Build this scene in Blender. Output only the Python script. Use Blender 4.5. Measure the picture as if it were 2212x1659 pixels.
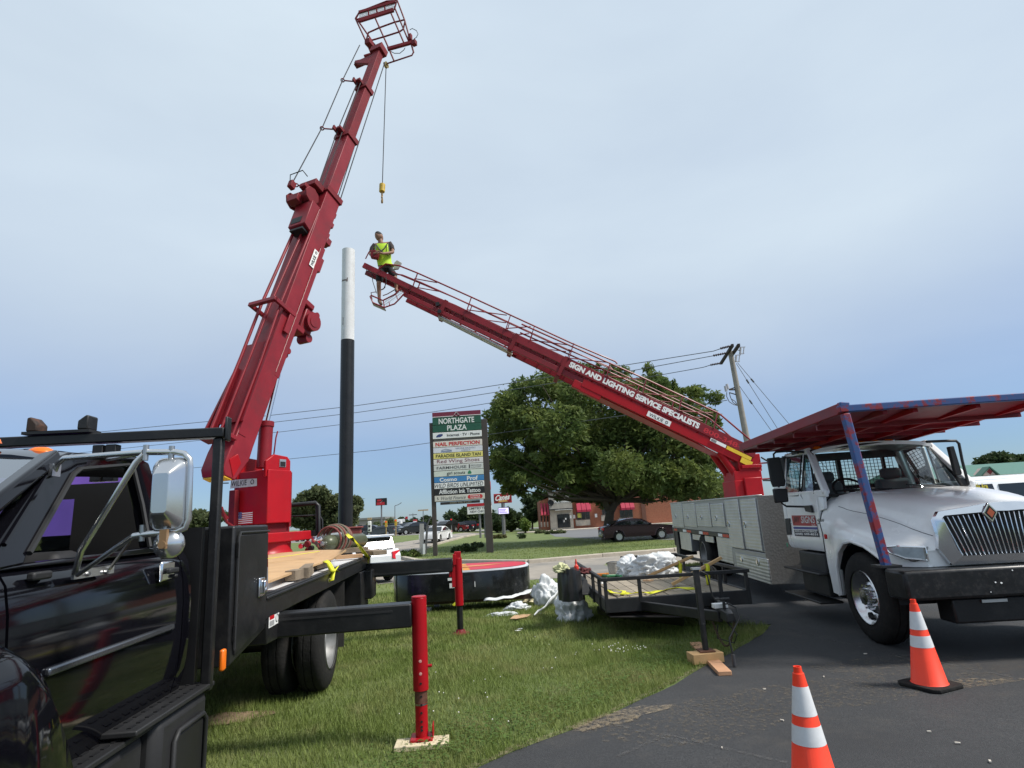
import bpy, bmesh, math, random
import numpy as np
from mathutils import Vector, Matrix
for o in list(bpy.data.objects): bpy.data.objects.remove(o)
S = bpy.context.scene
COL = S.collection
R_ = math.radians
rnd = random.Random(7)
# ---------------------------------------------------------------- camera
CF, CP, CR, CH = 1250.0, R_(12.87), R_(3.55), 1.65
F_ = Vector((0, math.cos(CP), math.sin(CP))); U0 = Vector((0, -math.sin(CP), math.cos(CP))); R0 = Vector((1, 0, 0))
RT = R0*math.cos(CR) - U0*math.sin(CR); UP = R0*math.sin(CR) + U0*math.cos(CR)
CAM = Vector((0, 0, CH))
cd = bpy.data.cameras.new('camera'); cam = bpy.data.objects.new('camera', cd); COL.objects.link(cam)
cd.sensor_width = 36; cd.lens = 36*CF/2212; cd.clip_start = .05; cd.clip_end = 5000
cam.matrix_world = Matrix(((RT.x, UP.x, -F_.x, 0), (RT.y, UP.y, -F_.y, 0), (RT.z, UP.z, -F_.z, CH), (0, 0, 0, 1)))
S.camera = cam
# ---------------------------------------------------------------- world: hazy summer sky under a thin cloud deck
SUN_EL, SUN_AZ = R_(50), R_(106)     # azimuth from +Y toward +X
w = bpy.data.worlds.new('World'); S.world = w; w.use_nodes = True
nt = w.node_tree; nt.nodes.clear()
def N(t, **k):
    n = nt.nodes.new(t)
    for a, b in k.items(): setattr(n, a, b)
    return n
sky = N('ShaderNodeTexSky', sky_type='NISHITA', sun_disc=False, sun_elevation=SUN_EL, sun_rotation=SUN_AZ, air_density=1.0, dust_density=.3, ozone_density=2.0)
tc = N('ShaderNodeTexCoord'); sep = N('ShaderNodeSeparateXYZ'); nt.links.new(tc.outputs['Generated'], sep.inputs[0])
mp = N('ShaderNodeMapping'); mp.inputs['Scale'].default_value = (1.0, 1.0, 2.6); nt.links.new(tc.outputs['Generated'], mp.inputs[0])
noi = N('ShaderNodeTexNoise'); noi.inputs['Scale'].default_value = 1.7; noi.inputs['Detail'].default_value = 5; noi.inputs['Roughness'].default_value = .5; noi.inputs['Distortion'].default_value = .3
nt.links.new(mp.outputs[0], noi.inputs['Vector'])
ele = N('ShaderNodeMapRange', interpolation_type='SMOOTHSTEP'); ele.inputs[1].default_value = .0; ele.inputs[2].default_value = .44; ele.inputs[3].default_value = .14; ele.inputs[4].default_value = .93
nt.links.new(sep.outputs[2], ele.inputs[0])
nr = N('ShaderNodeMapRange'); nr.inputs[1].default_value = .32; nr.inputs[2].default_value = .68; nr.inputs[3].default_value = -.07; nr.inputs[4].default_value = .07
nt.links.new(noi.outputs['Fac'], nr.inputs[0])
ad = N('ShaderNodeMath', operation='ADD', use_clamp=True); nt.links.new(ele.outputs[0], ad.inputs[0]); nt.links.new(nr.outputs[0], ad.inputs[1])
ccol = N('ShaderNodeMixRGB'); ccol.inputs[1].default_value = (6.0, 7.05, 8.15, 1); ccol.inputs[2].default_value = (6.4, 7.45, 8.4, 1)
noi2 = N('ShaderNodeTexNoise'); noi2.inputs['Scale'].default_value = 1.2; noi2.inputs['Detail'].default_value = 3; nt.links.new(mp.outputs[0], noi2.inputs['Vector'])
nr2 = N('ShaderNodeMapRange'); nr2.inputs[1].default_value = .38; nr2.inputs[2].default_value = .62; nt.links.new(noi2.outputs['Fac'], nr2.inputs[0]); nt.links.new(nr2.outputs[0], ccol.inputs[0])
tint = N('ShaderNodeMixRGB', blend_type='MULTIPLY'); tint.inputs[0].default_value = 1; tint.inputs[2].default_value = (.50, .68, .98, 1); nt.links.new(sky.outputs[0], tint.inputs[1])
mix = N('ShaderNodeMixRGB'); nt.links.new(ad.outputs[0], mix.inputs[0]); nt.links.new(tint.outputs[0], mix.inputs[1]); nt.links.new(ccol.outputs[0], mix.inputs[2])
bg = N('ShaderNodeBackground'); bg.inputs[1].default_value = .076
nt.links.new(mix.outputs[0], bg.inputs[0])
wo = N('ShaderNodeOutputWorld'); nt.links.new(bg.outputs[0], wo.inputs[0])
sl = bpy.data.lights.new('sun', 'SUN'); sl.energy = 3.3; sl.angle = R_(11); sl.color = (1, .955, .89)
so = bpy.data.objects.new('sun', sl); COL.objects.link(so)
sd = Vector((math.sin(SUN_AZ)*math.cos(SUN_EL), math.cos(SUN_AZ)*math.cos(SUN_EL), math.sin(SUN_EL)))
so.rotation_euler = sd.to_track_quat('Z', 'Y').to_euler()
S.view_settings.view_transform = 'Standard'; S.view_settings.look = 'None'; S.view_settings.exposure = 0.5; S.view_settings.gamma = 1
S.view_settings.use_curve_mapping = False
S.render.engine = 'CYCLES'
# ---------------------------------------------------------------- geometry of the view: rays onto real planes
def ray(px, py): return F_*CF + RT*(px-1106) + UP*(829-py)
def atY(px, py, Y):
    v = ray(px, py); return CAM + v*(Y/v.y)
def atP(px, py, P, n):
    v = ray(px, py); return CAM + v*((P-CAM).dot(n)/v.dot(n))
def sst(a, b, x):
    t = min(1, max(0, (x-a)/(b-a))); return t*t*(3-2*t)
def gnd(x, y):
    k = 8*sst(1.6, 4.2, x)
    h = -.40*sst(8+k, 18+k, y)
    a = x*60/max(y, 20)
    h += sst(45, 85, y)*(.42 + (-.77)*sst(-9, -1, a))
    return h
def atG(px, py, dz=0):
    z = 0
    for i in range(12):
        v = ray(px, py); t = (z+dz-CAM.z)/v.z
        p = CAM + v*t
        if t < 0: return CAM + v*(400/v.y)
        z = .5*z + .5*gnd(p.x, p.y)
    p.z = gnd(p.x, p.y)+dz
    return p
class Frame:
    def __init__(s, O, xd):
        xd = Vector((xd[0], xd[1], 0)).normalized(); s.O = Vector(O); s.x = xd; s.y = Vector((-xd.y, xd.x, 0)); s.z = Vector((0, 0, 1))
        s.ang = math.atan2(xd.y, xd.x)
        s.M = Matrix(((s.x.x, s.y.x, 0, O[0]), (s.x.y, s.y.y, 0, O[1]), (0, 0, 1, O[2]), (0, 0, 0, 1)))
        s.I = s.M.inverted()
    def L(s, P): return s.I @ Vector(P)
    def W(s, x, y, z): return s.M @ Vector((x, y, z))
    def py(s, px, py, y=0.): return s.L(atP(px, py, s.W(0, y, 0), s.y))     # on the plane y = const
    def px(s, px, py, x=0.): return s.L(atP(px, py, s.W(x, 0, 0), s.x))
    def pz(s, px, py, z=0.): return s.L(atP(px, py, s.W(0, 0, z), s.z))
# ---------------------------------------------------------------- mesh building
def V(*a): return Vector(a)
class MB:
    def __init__(s): s.v = []; s.f = []
    def add(s, vs, fs):
        n = len(s.v); s.v += [Vector(v) for v in vs]; s.f += [[i+n for i in f] for f in fs]; return s
    def box(s, c, d, M=None):
        c = Vector(c); h = Vector(d)*.5
        vs = []
        for x in (-1, 1):
            for y in (-1, 1):
                for z in (-1, 1):
                    q = Vector((x*h.x, y*h.y, z*h.z)); vs.append(c + (M @ q if M else q))
        return s.add(vs, [(0, 1, 3, 2), (4, 6, 7, 5), (0, 4, 5, 1), (2, 3, 7, 6), (0, 2, 6, 4), (1, 5, 7, 3)])
    def bb(s, a, b):
        return s.box([(a[i]+b[i])/2 for i in range(3)], [abs(b[i]-a[i]) for i in range(3)])
    def beam(s, p0, p1, w, h, up=(0, 0, 1)):
        p0 = Vector(p0); p1 = Vector(p1); u = (p1-p0).normalized(); up = Vector(up)
        sd_ = u.cross(up)
        if sd_.length < 1e-4: sd_ = u.cross(Vector((1, 0, 0)))
        sd_.normalize(); n = sd_.cross(u)
        vs = []
        for p in (p0, p1):
            for a, b in ((-1, -1), (1, -1), (1, 1), (-1, 1)): vs.append(p + sd_*a*w/2 + n*b*h/2)
        return s.add(vs, [(3, 2, 1, 0), (4, 5, 6, 7), (0, 1, 5, 4), (1, 2, 6, 5), (2, 3, 7, 6), (3, 0, 4, 7)])
    def tube(s, pts, r, n=8, cap=True):
        pts = [Vector(p) for p in pts]; rs = r if isinstance(r, (list, tuple)) else [r]*len(pts)
        prev = None; rings = []
        for i, p in enumerate(pts):
            t = (pts[min(i+1, len(pts)-1)] - pts[max(i-1, 0)]).normalized()
            if prev is None:
                a = Vector((0, 0, 1)) if abs(t.z) < .9 else Vector((1, 0, 0))
                nx = t.cross(a).normalized()
            else:
                nx = (prev - t*prev.dot(t)).normalized()
            prev = nx; ny = t.cross(nx)
            rings.append([p + (nx*math.cos(2*math.pi*k/n) + ny*math.sin(2*math.pi*k/n))*rs[i] for k in range(n)])
        return s.loft(rings, cap)
    def loft(s, rings, cap=True, closed=True):
        n = len(rings[0]); vs = [v for r in rings for v in r]; fs = []
        for i in range(len(rings)-1):
            for k in range(n if closed else n-1):
                a = i*n+k; b = i*n+(k+1) % n; fs.append((a, b, b+n, a+n))
        if cap and closed: fs.append(tuple(range(n-1, -1, -1))); fs.append(tuple((len(rings)-1)*n+k for k in range(n)))
        return s.add(vs, fs)
    def cyl(s, p0, p1, r0, r1=None, n=16, cap=True): return s.tube([p0, p1], [r0, r0 if r1 is None else r1], n, cap)
    def lathe(s, prof, p0, axis, n=24):
        axis = Vector(axis).normalized(); a = Vector((0, 0, 1)) if abs(axis.z) < .9 else Vector((1, 0, 0))
        nx = axis.cross(a).normalized(); ny = axis.cross(nx); p0 = Vector(p0)
        return s.loft([[p0 + axis*h + (nx*math.cos(2*math.pi*k/n)+ny*math.sin(2*math.pi*k/n))*max(r, 1e-4) for k in range(n)] for r, h in prof], False)
    def prism(s, poly, ext):
        e = Vector(ext); poly = [Vector(p) for p in poly]; n = len(poly)
        fs = [tuple(range(n-1, -1, -1)), tuple(range(n, 2*n))] + [(i, (i+1) % n, (i+1) % n+n, i+n) for i in range(n)]
        return s.add(poly + [p+e for p in poly], fs)
    def quad(s, *p): return s.add(p, [tuple(range(len(p)))])
    def torus(s, c, axis, R, r, n=20, m=8, a0=0, a1=360):
        axis = Vector(axis).normalized(); a = Vector((0, 0, 1)) if abs(axis.z) < .9 else Vector((1, 0, 0))
        nx = axis.cross(a).normalized(); ny = axis.cross(nx); c = Vector(c)
        full = abs(a1-a0) >= 360
        pts = [c + (nx*math.cos(R_(a0+(a1-a0)*i/n))+ny*math.sin(R_(a0+(a1-a0)*i/n)))*R for i in range(n+1)]
        return s.tube(pts, r, m, not full)
    def xf(s, M):
        s.v = [M @ v for v in s.v]; return s
    def mesh(s, name, smooth=50, recalc=True):
        me = bpy.data.meshes.new(name); me.from_pydata([tuple(v) for v in s.v], [], s.f)
        if recalc:
            bm = bmesh.new(); bm.from_mesh(me); bmesh.ops.recalc_face_normals(bm, faces=bm.faces); bm.to_mesh(me); bm.free()
        if smooth:
            me.shade_smooth(); me.set_sharp_from_angle(angle=R_(smooth))
        return me
def obj(name, m, mat, parent=None, smooth=50, bevel=0, kind=None, recalc=True, subd=0):
    me = m.mesh(name, smooth, recalc) if isinstance(m, MB) else m
    o = bpy.data.objects.new(name, me); COL.objects.link(o)
    if mat is not None and not me.materials: me.materials.append(mat)
    if parent: o.parent = parent
    if bevel:
        b = o.modifiers.new('bevel', 'BEVEL'); b.width = bevel; b.segments = 2; b.limit_method = 'ANGLE'; b.angle_limit = R_(35); b.harden_normals = False
    if subd:
        b = o.modifiers.new('sub', 'SUBSURF'); b.levels = subd; b.render_levels = subd
    if kind: o['kind'] = kind
    return o
def thing(name, label, cat, loc=(0, 0, 0), rotz=0, group=None):
    o = bpy.data.objects.new(name, None); COL.objects.link(o); o.location = loc; o.rotation_euler = (0, 0, rotz)
    o.empty_display_size = .1
    return tag(o, label, cat, group)
def tag(o, label, cat, group=None):
    o['label'] = label; o['category'] = cat
    if group: o['group'] = group
    return o
def struct(o): o['kind'] = 'structure'; return o
def copy_tree(o, parent=None):
    c = o.copy(); COL.objects.link(c)
    if parent: c.parent = parent
    for ch in o.children: copy_tree(ch, c)
    return c
_tx = {}
def text_geo(t, bold=0., shear=0.):
    k = (t, bold, shear)
    if k not in _tx:
        cu = bpy.data.curves.new('t', 'FONT'); cu.body = t; cu.size = 1; cu.offset = bold; cu.shear = shear; cu.resolution_u = 3
        o = bpy.data.objects.new('t', cu); COL.objects.link(o)
        dg = bpy.context.evaluated_depsgraph_get(); me = bpy.data.meshes.new_from_object(o.evaluated_get(dg))
        vs = [v.co.copy() for v in me.vertices]; fs = [tuple(p.vertices) for p in me.polygons]
        bpy.data.objects.remove(o); bpy.data.curves.remove(cu); bpy.data.meshes.remove(me)
        x0 = min(v.x for v in vs); x1 = max(v.x for v in vs); y0 = min(v.y for v in vs); y1 = max(v.y for v in vs)
        _tx[k] = ([((v.x-x0)/(x1-x0), (v.y-y0)/(y1-y0)) for v in vs], fs, (x1-x0)/(y1-y0))
    return _tx[k]
def text(mb, t, o, xv, yv, bold=.0, shear=0.):
    """lettering filling the parallelogram o + a*xv + b*yv"""
    g, fs, _ = text_geo(t, bold, shear); o = Vector(o); xv = Vector(xv); yv = Vector(yv)
    return mb.add([o + xv*a + yv*b for a, b in g], fs)
# ---------------------------------------------------------------- materials
MATS = {}
def mat(name, col, rough=.5, metal=0., var=.08, vscale=3., bump=0., bscale=60., spec=.5, coat=0., trans=0., dirt=None, dscale=2., damt=.5, isl=0., emit=0., ior=1.45, rvar=0.15):
    if name in MATS: return MATS[name]
    m = bpy.data.materials.new(name); m.use_nodes = True; t = m.node_tree; b = t.nodes['Principled BSDF']; L = t.links.new
    b.inputs['Roughness'].default_value = rough; b.inputs['Metallic'].default_value = metal; b.inputs['Specular IOR Level'].default_value = spec
    b.inputs['Coat Weight'].default_value = coat; b.inputs['Coat Roughness'].default_value = .08; b.inputs['Transmission Weight'].default_value = trans; b.inputs['IOR'].default_value = ior
    c = (col[0], col[1], col[2], 1)
    tcn = t.nodes.new('ShaderNodeTexCoord'); n1 = t.nodes.new('ShaderNodeTexNoise'); n1.inputs['Scale'].default_value = vscale; n1.inputs['Detail'].default_value = 6; n1.inputs['Roughness'].default_value = .62
    L(tcn.outputs['Object'], n1.inputs['Vector'])
    hs = t.nodes.new('ShaderNodeMapRange'); hs.inputs[1].default_value = .3; hs.inputs[2].default_value = .7; hs.inputs[3].default_value = 1-var; hs.inputs[4].default_value = 1+var
    L(n1.outputs['Fac'], hs.inputs[0])
    mul = t.nodes.new('ShaderNodeVectorMath'); mul.operation = 'SCALE'; mul.inputs[0].default_value = c[:3]; L(hs.outputs[0], mul.inputs['Scale'])
    out = mul.outputs[0]
    if isl:
        g = t.nodes.new('ShaderNodeNewGeometry'); mr = t.nodes.new('ShaderNodeMapRange'); mr.inputs[3].default_value = 1-isl; mr.inputs[4].default_value = 1+isl
        L(g.outputs['Random Per Island'], mr.inputs[0]); m2 = t.nodes.new('ShaderNodeVectorMath'); m2.operation = 'SCALE'; L(out, m2.inputs[0]); L(mr.outputs[0], m2.inputs['Scale']); out = m2.outputs[0]
    if dirt:
        n2 = t.nodes.new('ShaderNodeTexNoise'); n2.inputs['Scale'].default_value = dscale; n2.inputs['Detail'].default_value = 8; n2.inputs['Roughness'].default_value = .68; L(tcn.outputs['Object'], n2.inputs['Vector'])
        r2 = t.nodes.new('ShaderNodeMapRange'); r2.inputs[1].default_value = .5; r2.inputs[2].default_value = .72; r2.inputs[4].default_value = damt; L(n2.outputs['Fac'], r2.inputs[0])
        mx = t.nodes.new('ShaderNodeMixRGB'); L(r2.outputs[0], mx.inputs[0]); L(out, mx.inputs[1]); mx.inputs[2].default_value = (*dirt, 1); out = mx.outputs[0]
    L(out, b.inputs['Base Color'])
    rr = t.nodes.new('ShaderNodeMapRange'); rr.inputs[1].default_value = .3; rr.inputs[2].default_value = .7; rr.inputs[3].default_value = max(.02, rough*(1-rvar)); rr.inputs[4].default_value = min(1, rough*(1+rvar)); L(n1.outputs['Fac'], rr.inputs[0]); L(rr.outputs[0], b.inputs['Roughness'])
    if bump:
        nb = t.nodes.new('ShaderNodeTexNoise'); nb.inputs['Scale'].default_value = bscale; nb.inputs['Detail'].default_value = 4; L(tcn.outputs['Object'], nb.inputs['Vector'])
        bp = t.nodes.new('ShaderNodeBump'); bp.inputs['Strength'].default_value = bump; bp.inputs['Distance'].default_value = .02; L(nb.outputs['Fac'], bp.inputs['Height']); L(bp.outputs[0], b.inputs['Normal'])
    if emit:
        b.inputs['Emission Color'].default_value = c; b.inputs['Emission Strength'].default_value = emit
    MATS[name] = m; return m
def glassmat(name, col, alpha=.35, rough=.03):
    """tinted pane: part clear, part mirror by Fresnel"""
    if name in MATS: return MATS[name]
    m = bpy.data.materials.new(name); m.use_nodes = True; t = m.node_tree; t.nodes.clear(); L = t.links.new
    o = t.nodes.new('ShaderNodeOutputMaterial'); tr = t.nodes.new('ShaderNodeBsdfTransparent'); tr.inputs[0].default_value = (*col, 1)
    gl = t.nodes.new('ShaderNodeBsdfGlossy'); gl.inputs['Roughness'].default_value = rough; gl.inputs[0].default_value = (.95, .97, 1, 1)
    fr = t.nodes.new('ShaderNodeFresnel'); fr.inputs[0].default_value = 1.5
    ml = t.nodes.new('ShaderNodeMath'); ml.operation = 'MULTIPLY_ADD'; ml.inputs[1].default_value = 1.0; ml.inputs[2].default_value = alpha*.15; L(fr.outputs[0], ml.inputs[0])
    mx = t.nodes.new('ShaderNodeMixShader'); L(ml.outputs[0], mx.inputs[0]); L(tr.outputs[0], mx.inputs[1]); L(gl.outputs[0], mx.inputs[2]); L(mx.outputs[0], o.inputs[0])
    MATS[name] = m; return m
RED = mat('red_boom_paint', (.215, .011, .019), .42, var=.14, dirt=(.11, .022, .024), damt=.6, dscale=2.5, bump=.04, spec=.4)
BRED = mat('bright_red_paint', (.36, .006, .012), .38, spec=.3, var=.08, dirt=(.2, .02, .02), damt=.4, dscale=4, bump=.03)
DRED = mat('dull_red_paint', (.17, .014, .02), .55, spec=.25, var=.15, dirt=(.05, .02, .02), damt=.6, dscale=5)
BLACKP = mat('black_truck_paint', (.004, .004, .006), .06, var=.2, spec=.5)
BLACKM = mat('black_steel', (.010, .010, .011), .42, var=.3, bump=.05, dirt=(.03, .028, .025), damt=.5, dscale=6)
RUBBER = mat('tyre_rubber', (.016, .0155, .015), .85, var=.25, bump=.3, bscale=40, spec=.25, dirt=(.045, .041, .036), damt=.5, dscale=5)
PLASTIC = mat('black_plastic', (.018, .018, .019), .55, var=.2, bump=.06, bscale=200)
CHROME = mat('chrome', (.75, .76, .78), .13, 1., var=.05)
STEEL = mat('bare_steel', (.42, .42, .42), .35, 1., var=.2)
ALU = mat('aluminium', (.55, .55, .54), .42, 1., var=.1)
GREYST = mat('dusty_wheel_steel', (.22, .22, .215), .5, .5, var=.3, dirt=(.09, .08, .07), damt=.6, dscale=7)
WHITE = mat('white_truck_paint', (.84, .85, .85), .25, var=.03, coat=.4, dirt=(.55, .52, .47), damt=.25, dscale=2)
AMBER = mat('amber_lens', (.85, .17, .01), .25, var=.05, spec=.6)
REDLENS = mat('red_lens', (.5, .01, .015), .25, var=.05)
DARK = mat('dark_interior', (.012, .012, .013), .8)
GREYSEAT = mat('grey_seat_fabric', (.17, .175, .18), .85)
PLY = mat('plywood', (.52, .33, .17), .7, var=.12, vscale=2.5, bump=.06, dirt=(.36, .21, .10), damt=.5, dscale=3)
WOOD = mat('raw_lumber', (.50, .31, .14), .7, var=.18, vscale=6, bump=.1)
OLDWOOD = mat('weathered_wood', (.25, .205, .155), .8, var=.25, vscale=5, bump=.2, dirt=(.12, .095, .07), damt=.6, dscale=3)
STRAP = mat('yellow_webbing', (.72, .70, .03), .6, var=.08)
POLY = mat('plastic_sheeting', (.62, .64, .645), .45, var=.10, bump=.2, bscale=16, dirt=(.45, .46, .46), damt=.4, dscale=8)
WPAINT = mat('white_sign_paint', (.80, .80, .78), .5, var=.04, dirt=(.6, .58, .54), damt=.3, dscale=3)
KPAINT = mat('black_print', (.012, .012, .013), .5)
GLASS = glassmat('clear_glass', (.62, .72, .70), .5)
DGLASS = mat('dark_window_glass', (.012, .015, .018), .06, var=.1, spec=.8)
# ================================================================ ground, pavements, grass
def node_mat(name):
    m = bpy.data.materials.new(name); m.use_nodes = True; MATS[name] = m
    return m, m.node_tree, m.node_tree.nodes['Principled BSDF'], m.node_tree.links.new
def noise(t, L, src, sc, det=6, ro=.6):
    n = t.nodes.new('ShaderNodeTexNoise'); n.inputs['Scale'].default_value = sc; n.inputs['Detail'].default_value = det; n.inputs['Roughness'].default_value = ro; L(src, n.inputs['Vector']); return n.outputs['Fac']
def mrange(t, L, src, a, b, c=0., d_=1.):
    n = t.nodes.new('ShaderNodeMapRange'); n.inputs[1].default_value = a; n.inputs[2].default_value = b; n.inputs[3].default_value = c; n.inputs[4].default_value = d_; L(src, n.inputs[0]); return n.outputs[0]
def mixc(t, L, fac, a, b):
    n = t.nodes.new('ShaderNodeMixRGB')
    for i, v in ((0, fac), (1, a), (2, b)):
        if isinstance(v, (tuple, list)): n.inputs[i].default_value = (*v, 1)
        elif isinstance(v, (int, float)): n.inputs[i].default_value = v
        else: L(v, n.inputs[i])
    return n.outputs[0]
def bumpn(t, L, b, h, st, dist=.02):
    n = t.nodes.new('ShaderNodeBump'); n.inputs['Strength'].default_value = st; n.inputs['Distance'].default_value = dist; L(h, n.inputs['Height']); L(n.outputs[0], b.inputs['Normal'])
m, t, b, L = node_mat('lawn'); tcn = t.nodes.new('ShaderNodeTexCoord').outputs['Object']
c1 = mixc(t, L, mrange(t, L, noise(t, L, tcn, 25), .35, .65), (.078, .108, .026), (.13, .175, .046))
c1 = mixc(t, L, mrange(t, L, noise(t, L, tcn, .55), .40, .66), c1, (.145, .178, .052))
c1 = mixc(t, L, mrange(t, L, noise(t, L, tcn, 1.3, 8, .7), .56, .74, 0, .75), c1, (.19, .16, .08))
L(c1, b.inputs['Base Color']); b.inputs['Roughness'].default_value = .9; bumpn(t, L, b, noise(t, L, tcn, 45), .8, .03); LAWN = m
m, t, b, L = node_mat('asphalt'); tcn = t.nodes.new('ShaderNodeTexCoord').outputs['Object']
c1 = mixc(t, L, mrange(t, L, noise(t, L, tcn, 75, 4, .75), .36, .68), (.017, .018, .020), (.060, .060, .062))
c1 = mixc(t, L, mrange(t, L, noise(t, L, tcn, .7, 5), .40, .68), c1, (.026, .026, .028))
c1 = mixc(t, L, mrange(t, L, noise(t, L, tcn, 1.6, 10, .75), .52, .80, 0, .45), c1, (.10, .085, .068))
L(c1, b.inputs['Base Color']); b.inputs['Roughness'].default_value = .78; bumpn(t, L, b, noise(t, L, tcn, 150, 3), .6, .012); ASPH = m
m, t, b, L = node_mat('concrete_paving'); tcn = t.nodes.new('ShaderNodeTexCoord').outputs['Object']
c1 = mixc(t, L, mrange(t, L, noise(t, L, tcn, 3, 8, .7), .35, .7), (.34, .30, .25), (.25, .22, .185))
c1 = mixc(t, L, mrange(t, L, noise(t, L, tcn, .25, 4), .45, .62), c1, (.19, .18, .165))
vo = t.nodes.new('ShaderNodeTexVoronoi'); vo.feature = 'DISTANCE_TO_EDGE'; vo.inputs['Scale'].default_value = .42; L(tcn, vo.inputs['Vector'])
c1 = mixc(t, L, mrange(t, L, vo.outputs['Distance'], .0, .010, .85, 0), c1, (.05, .047, .043))
L(c1, b.inputs['Base Color']); b.inputs['Roughness'].default_value = .85; CONC = m
KERB = mat('kerb_concrete', (.42, .37, .30), .85, var=.15, vscale=2, dirt=(.2, .17, .14), damt=.5, dscale=3)
SAND = mat('loose_sand', (.30, .23, .145), .95, var=.2, vscale=8, bump=.4, bscale=80)
DIRT = mat('bare_dirt', (.17, .12, .075), .95, var=.3, vscale=9, bump=.5, bscale=60)
# ground sheet to the horizon
def ax(*r):
    o = []
    for a, b, n in r: o += [a+(b-a)*i/n for i in range(n)]
    return o
xs = ax((-1800, -200, 4), (-200, -40, 8), (-40, 40, 80), (40, 200, 8), (200, 1800, 4)) + [1800]
ys = ax((-60, 2, 4), (2, 50, 96), (50, 110, 24), (110, 400, 8), (400, 2400, 5)) + [2400]
g = MB(); g.v = [V(x, y, gnd(x, y)) for y in ys for x in xs]; nx = len(xs)
g.f = [(j*nx+i, j*nx+i+1, (j+1)*nx+i+1, (j+1)*nx+i) for j in range(len(ys)-1) for i in range(nx-1)]
struct(obj('ground', g, LAWN, smooth=80, recalc=False))
from mathutils.geometry import tessellate_polygon
def pip(x, y, P):
    c = False; j = len(P)-1
    for i in range(len(P)):
        if (P[i][1] > y) != (P[j][1] > y) and x < (P[j][0]-P[i][0])*(y-P[i][1])/(P[j][1]-P[i][1])+P[i][0]: c = not c
        j = i
    return c
def sheet(name, P, m, dz, jag=0, step=.5, kind='structure', thick=0):
    """a paved area that follows the ground: polygon outline refined, filled by a clipped grid"""
    Q = []
    for i, p in enumerate(P):
        q = P[(i+1) % len(P)]; n = max(1, int((Vector(q)-Vector(p)).length/step))
        for k in range(n):
            x = p[0]+(q[0]-p[0])*k/n; y = p[1]+(q[1]-p[1])*k/n
            Q.append((x+rnd.uniform(-jag, jag), y+rnd.uniform(-jag, jag)))
    bm = bmesh.new(); vs = [bm.verts.new((x, y, 0)) for x, y in Q]; bm.faces.new(vs)
    x0, x1 = min(q[0] for q in Q), max(q[0] for q in Q); y0, y1 = min(q[1] for q in Q), max(q[1] for q in Q)
    for a0, a1, nrm in ((x0, x1, (1, 0, 0)), (y0, y1, (0, 1, 0))):
        n = int((a1-a0)/max(1., (a1-a0)/60))
        for k in range(1, n):
            c = a0+(a1-a0)*k/n
            bmesh.ops.bisect_plane(bm, geom=bm.verts[:]+bm.edges[:]+bm.faces[:], plane_co=(c, c, 0), plane_no=nrm)
    bmesh.ops.triangulate(bm, faces=bm.faces[:])
    for v in bm.verts: v.co.z = gnd(v.co.x, v.co.y)+dz
    bmesh.ops.recalc_face_normals(bm, faces=bm.faces)
    for f_ in bm.faces:
        if f_.normal.z < 0: f_.normal_flip()
    me = bpy.data.meshes.new(name); bm.to_mesh(me); bm.free(); me.shade_smooth()
    o = obj(name, me, m)
    if kind: o['kind'] = kind
    return o
def gp(*l): return [tuple(atG(*q))[:2] for q in l]
# near asphalt lot (edge traced on the ground, then carried on behind the trucks)
edge = gp((900, 1720), (1020, 1665), (1110, 1627), (1180, 1600), (1250, 1573), (1330, 1540), (1420, 1497), (1480, 1462), (1530, 1438), (1600, 1398), (1645, 1372), (1668, 1350))
LOT = edge + [(2.85, 8.6), (2.65, 9.6), (2.6, 11), (2.7, 13), (2.9, 15.2), (3.6, 17.0), (60, 15.5), (60, -20), (-3, -20), (-1.2, 2.5)]
sheet('asphalt_lot', LOT, ASPH, .008, jag=.025, step=.22)
# concrete driveway between the two lawns
dr_near = gp((560, 1275), (700, 1270), (820, 1262), (860, 1257), (1000, 1258), (1150, 1252), (1215, 1248), (1300, 1243))
dr_far = gp((1700, 1166), (1455, 1191), (1300, 1203), (1140, 1217), (1000, 1216), (900, 1214), (868, 1207))
lawn_l = gp((868, 1207), (905, 1190), (945, 1176), (985, 1165), (1025, 1156), (1060, 1151))
road_l = gp((1005, 1150), (960, 1157), (900, 1166), (830, 1176), (760, 1188), (600, 1205), (300, 1225))
DRIVE = dr_near + [(3.2, 18.0), (12, 17.2), (40, 17)] + [(40, 24.5)] + dr_far[1:] + lawn_l[1:] + road_l + [(-14, 17.5)]
sheet('driveway', DRIVE, CONC, .006, step=1.0)
# highway beyond the verge
hw_n = gp((300, 1190), (640, 1172), (760, 1163), (830, 1158), (900, 1155), (960, 1150), (1010, 1146))
HWY = hw_n + [(40, 118), (-60, 118), (-60, 62)]
sheet('highway', HWY, mat('highway_concrete', (.26, .25, .235), .85, var=.12, vscale=.6), .010, step=3)
# parking lot of the restaurant
pk = gp((1180, 1149), (1200, 1159), (1290, 1165), (1450, 1166), (1700, 1160))
PARK = pk + [(60, 38), (60, 87.0)] + gp((1500, 1129), (1330, 1138), (1240, 1141))
sheet('restaurant_parking_lot', PARK, mat('old_asphalt', (.15, .15, .152), .9, var=.15, vscale=.7), .010, step=2)
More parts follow.
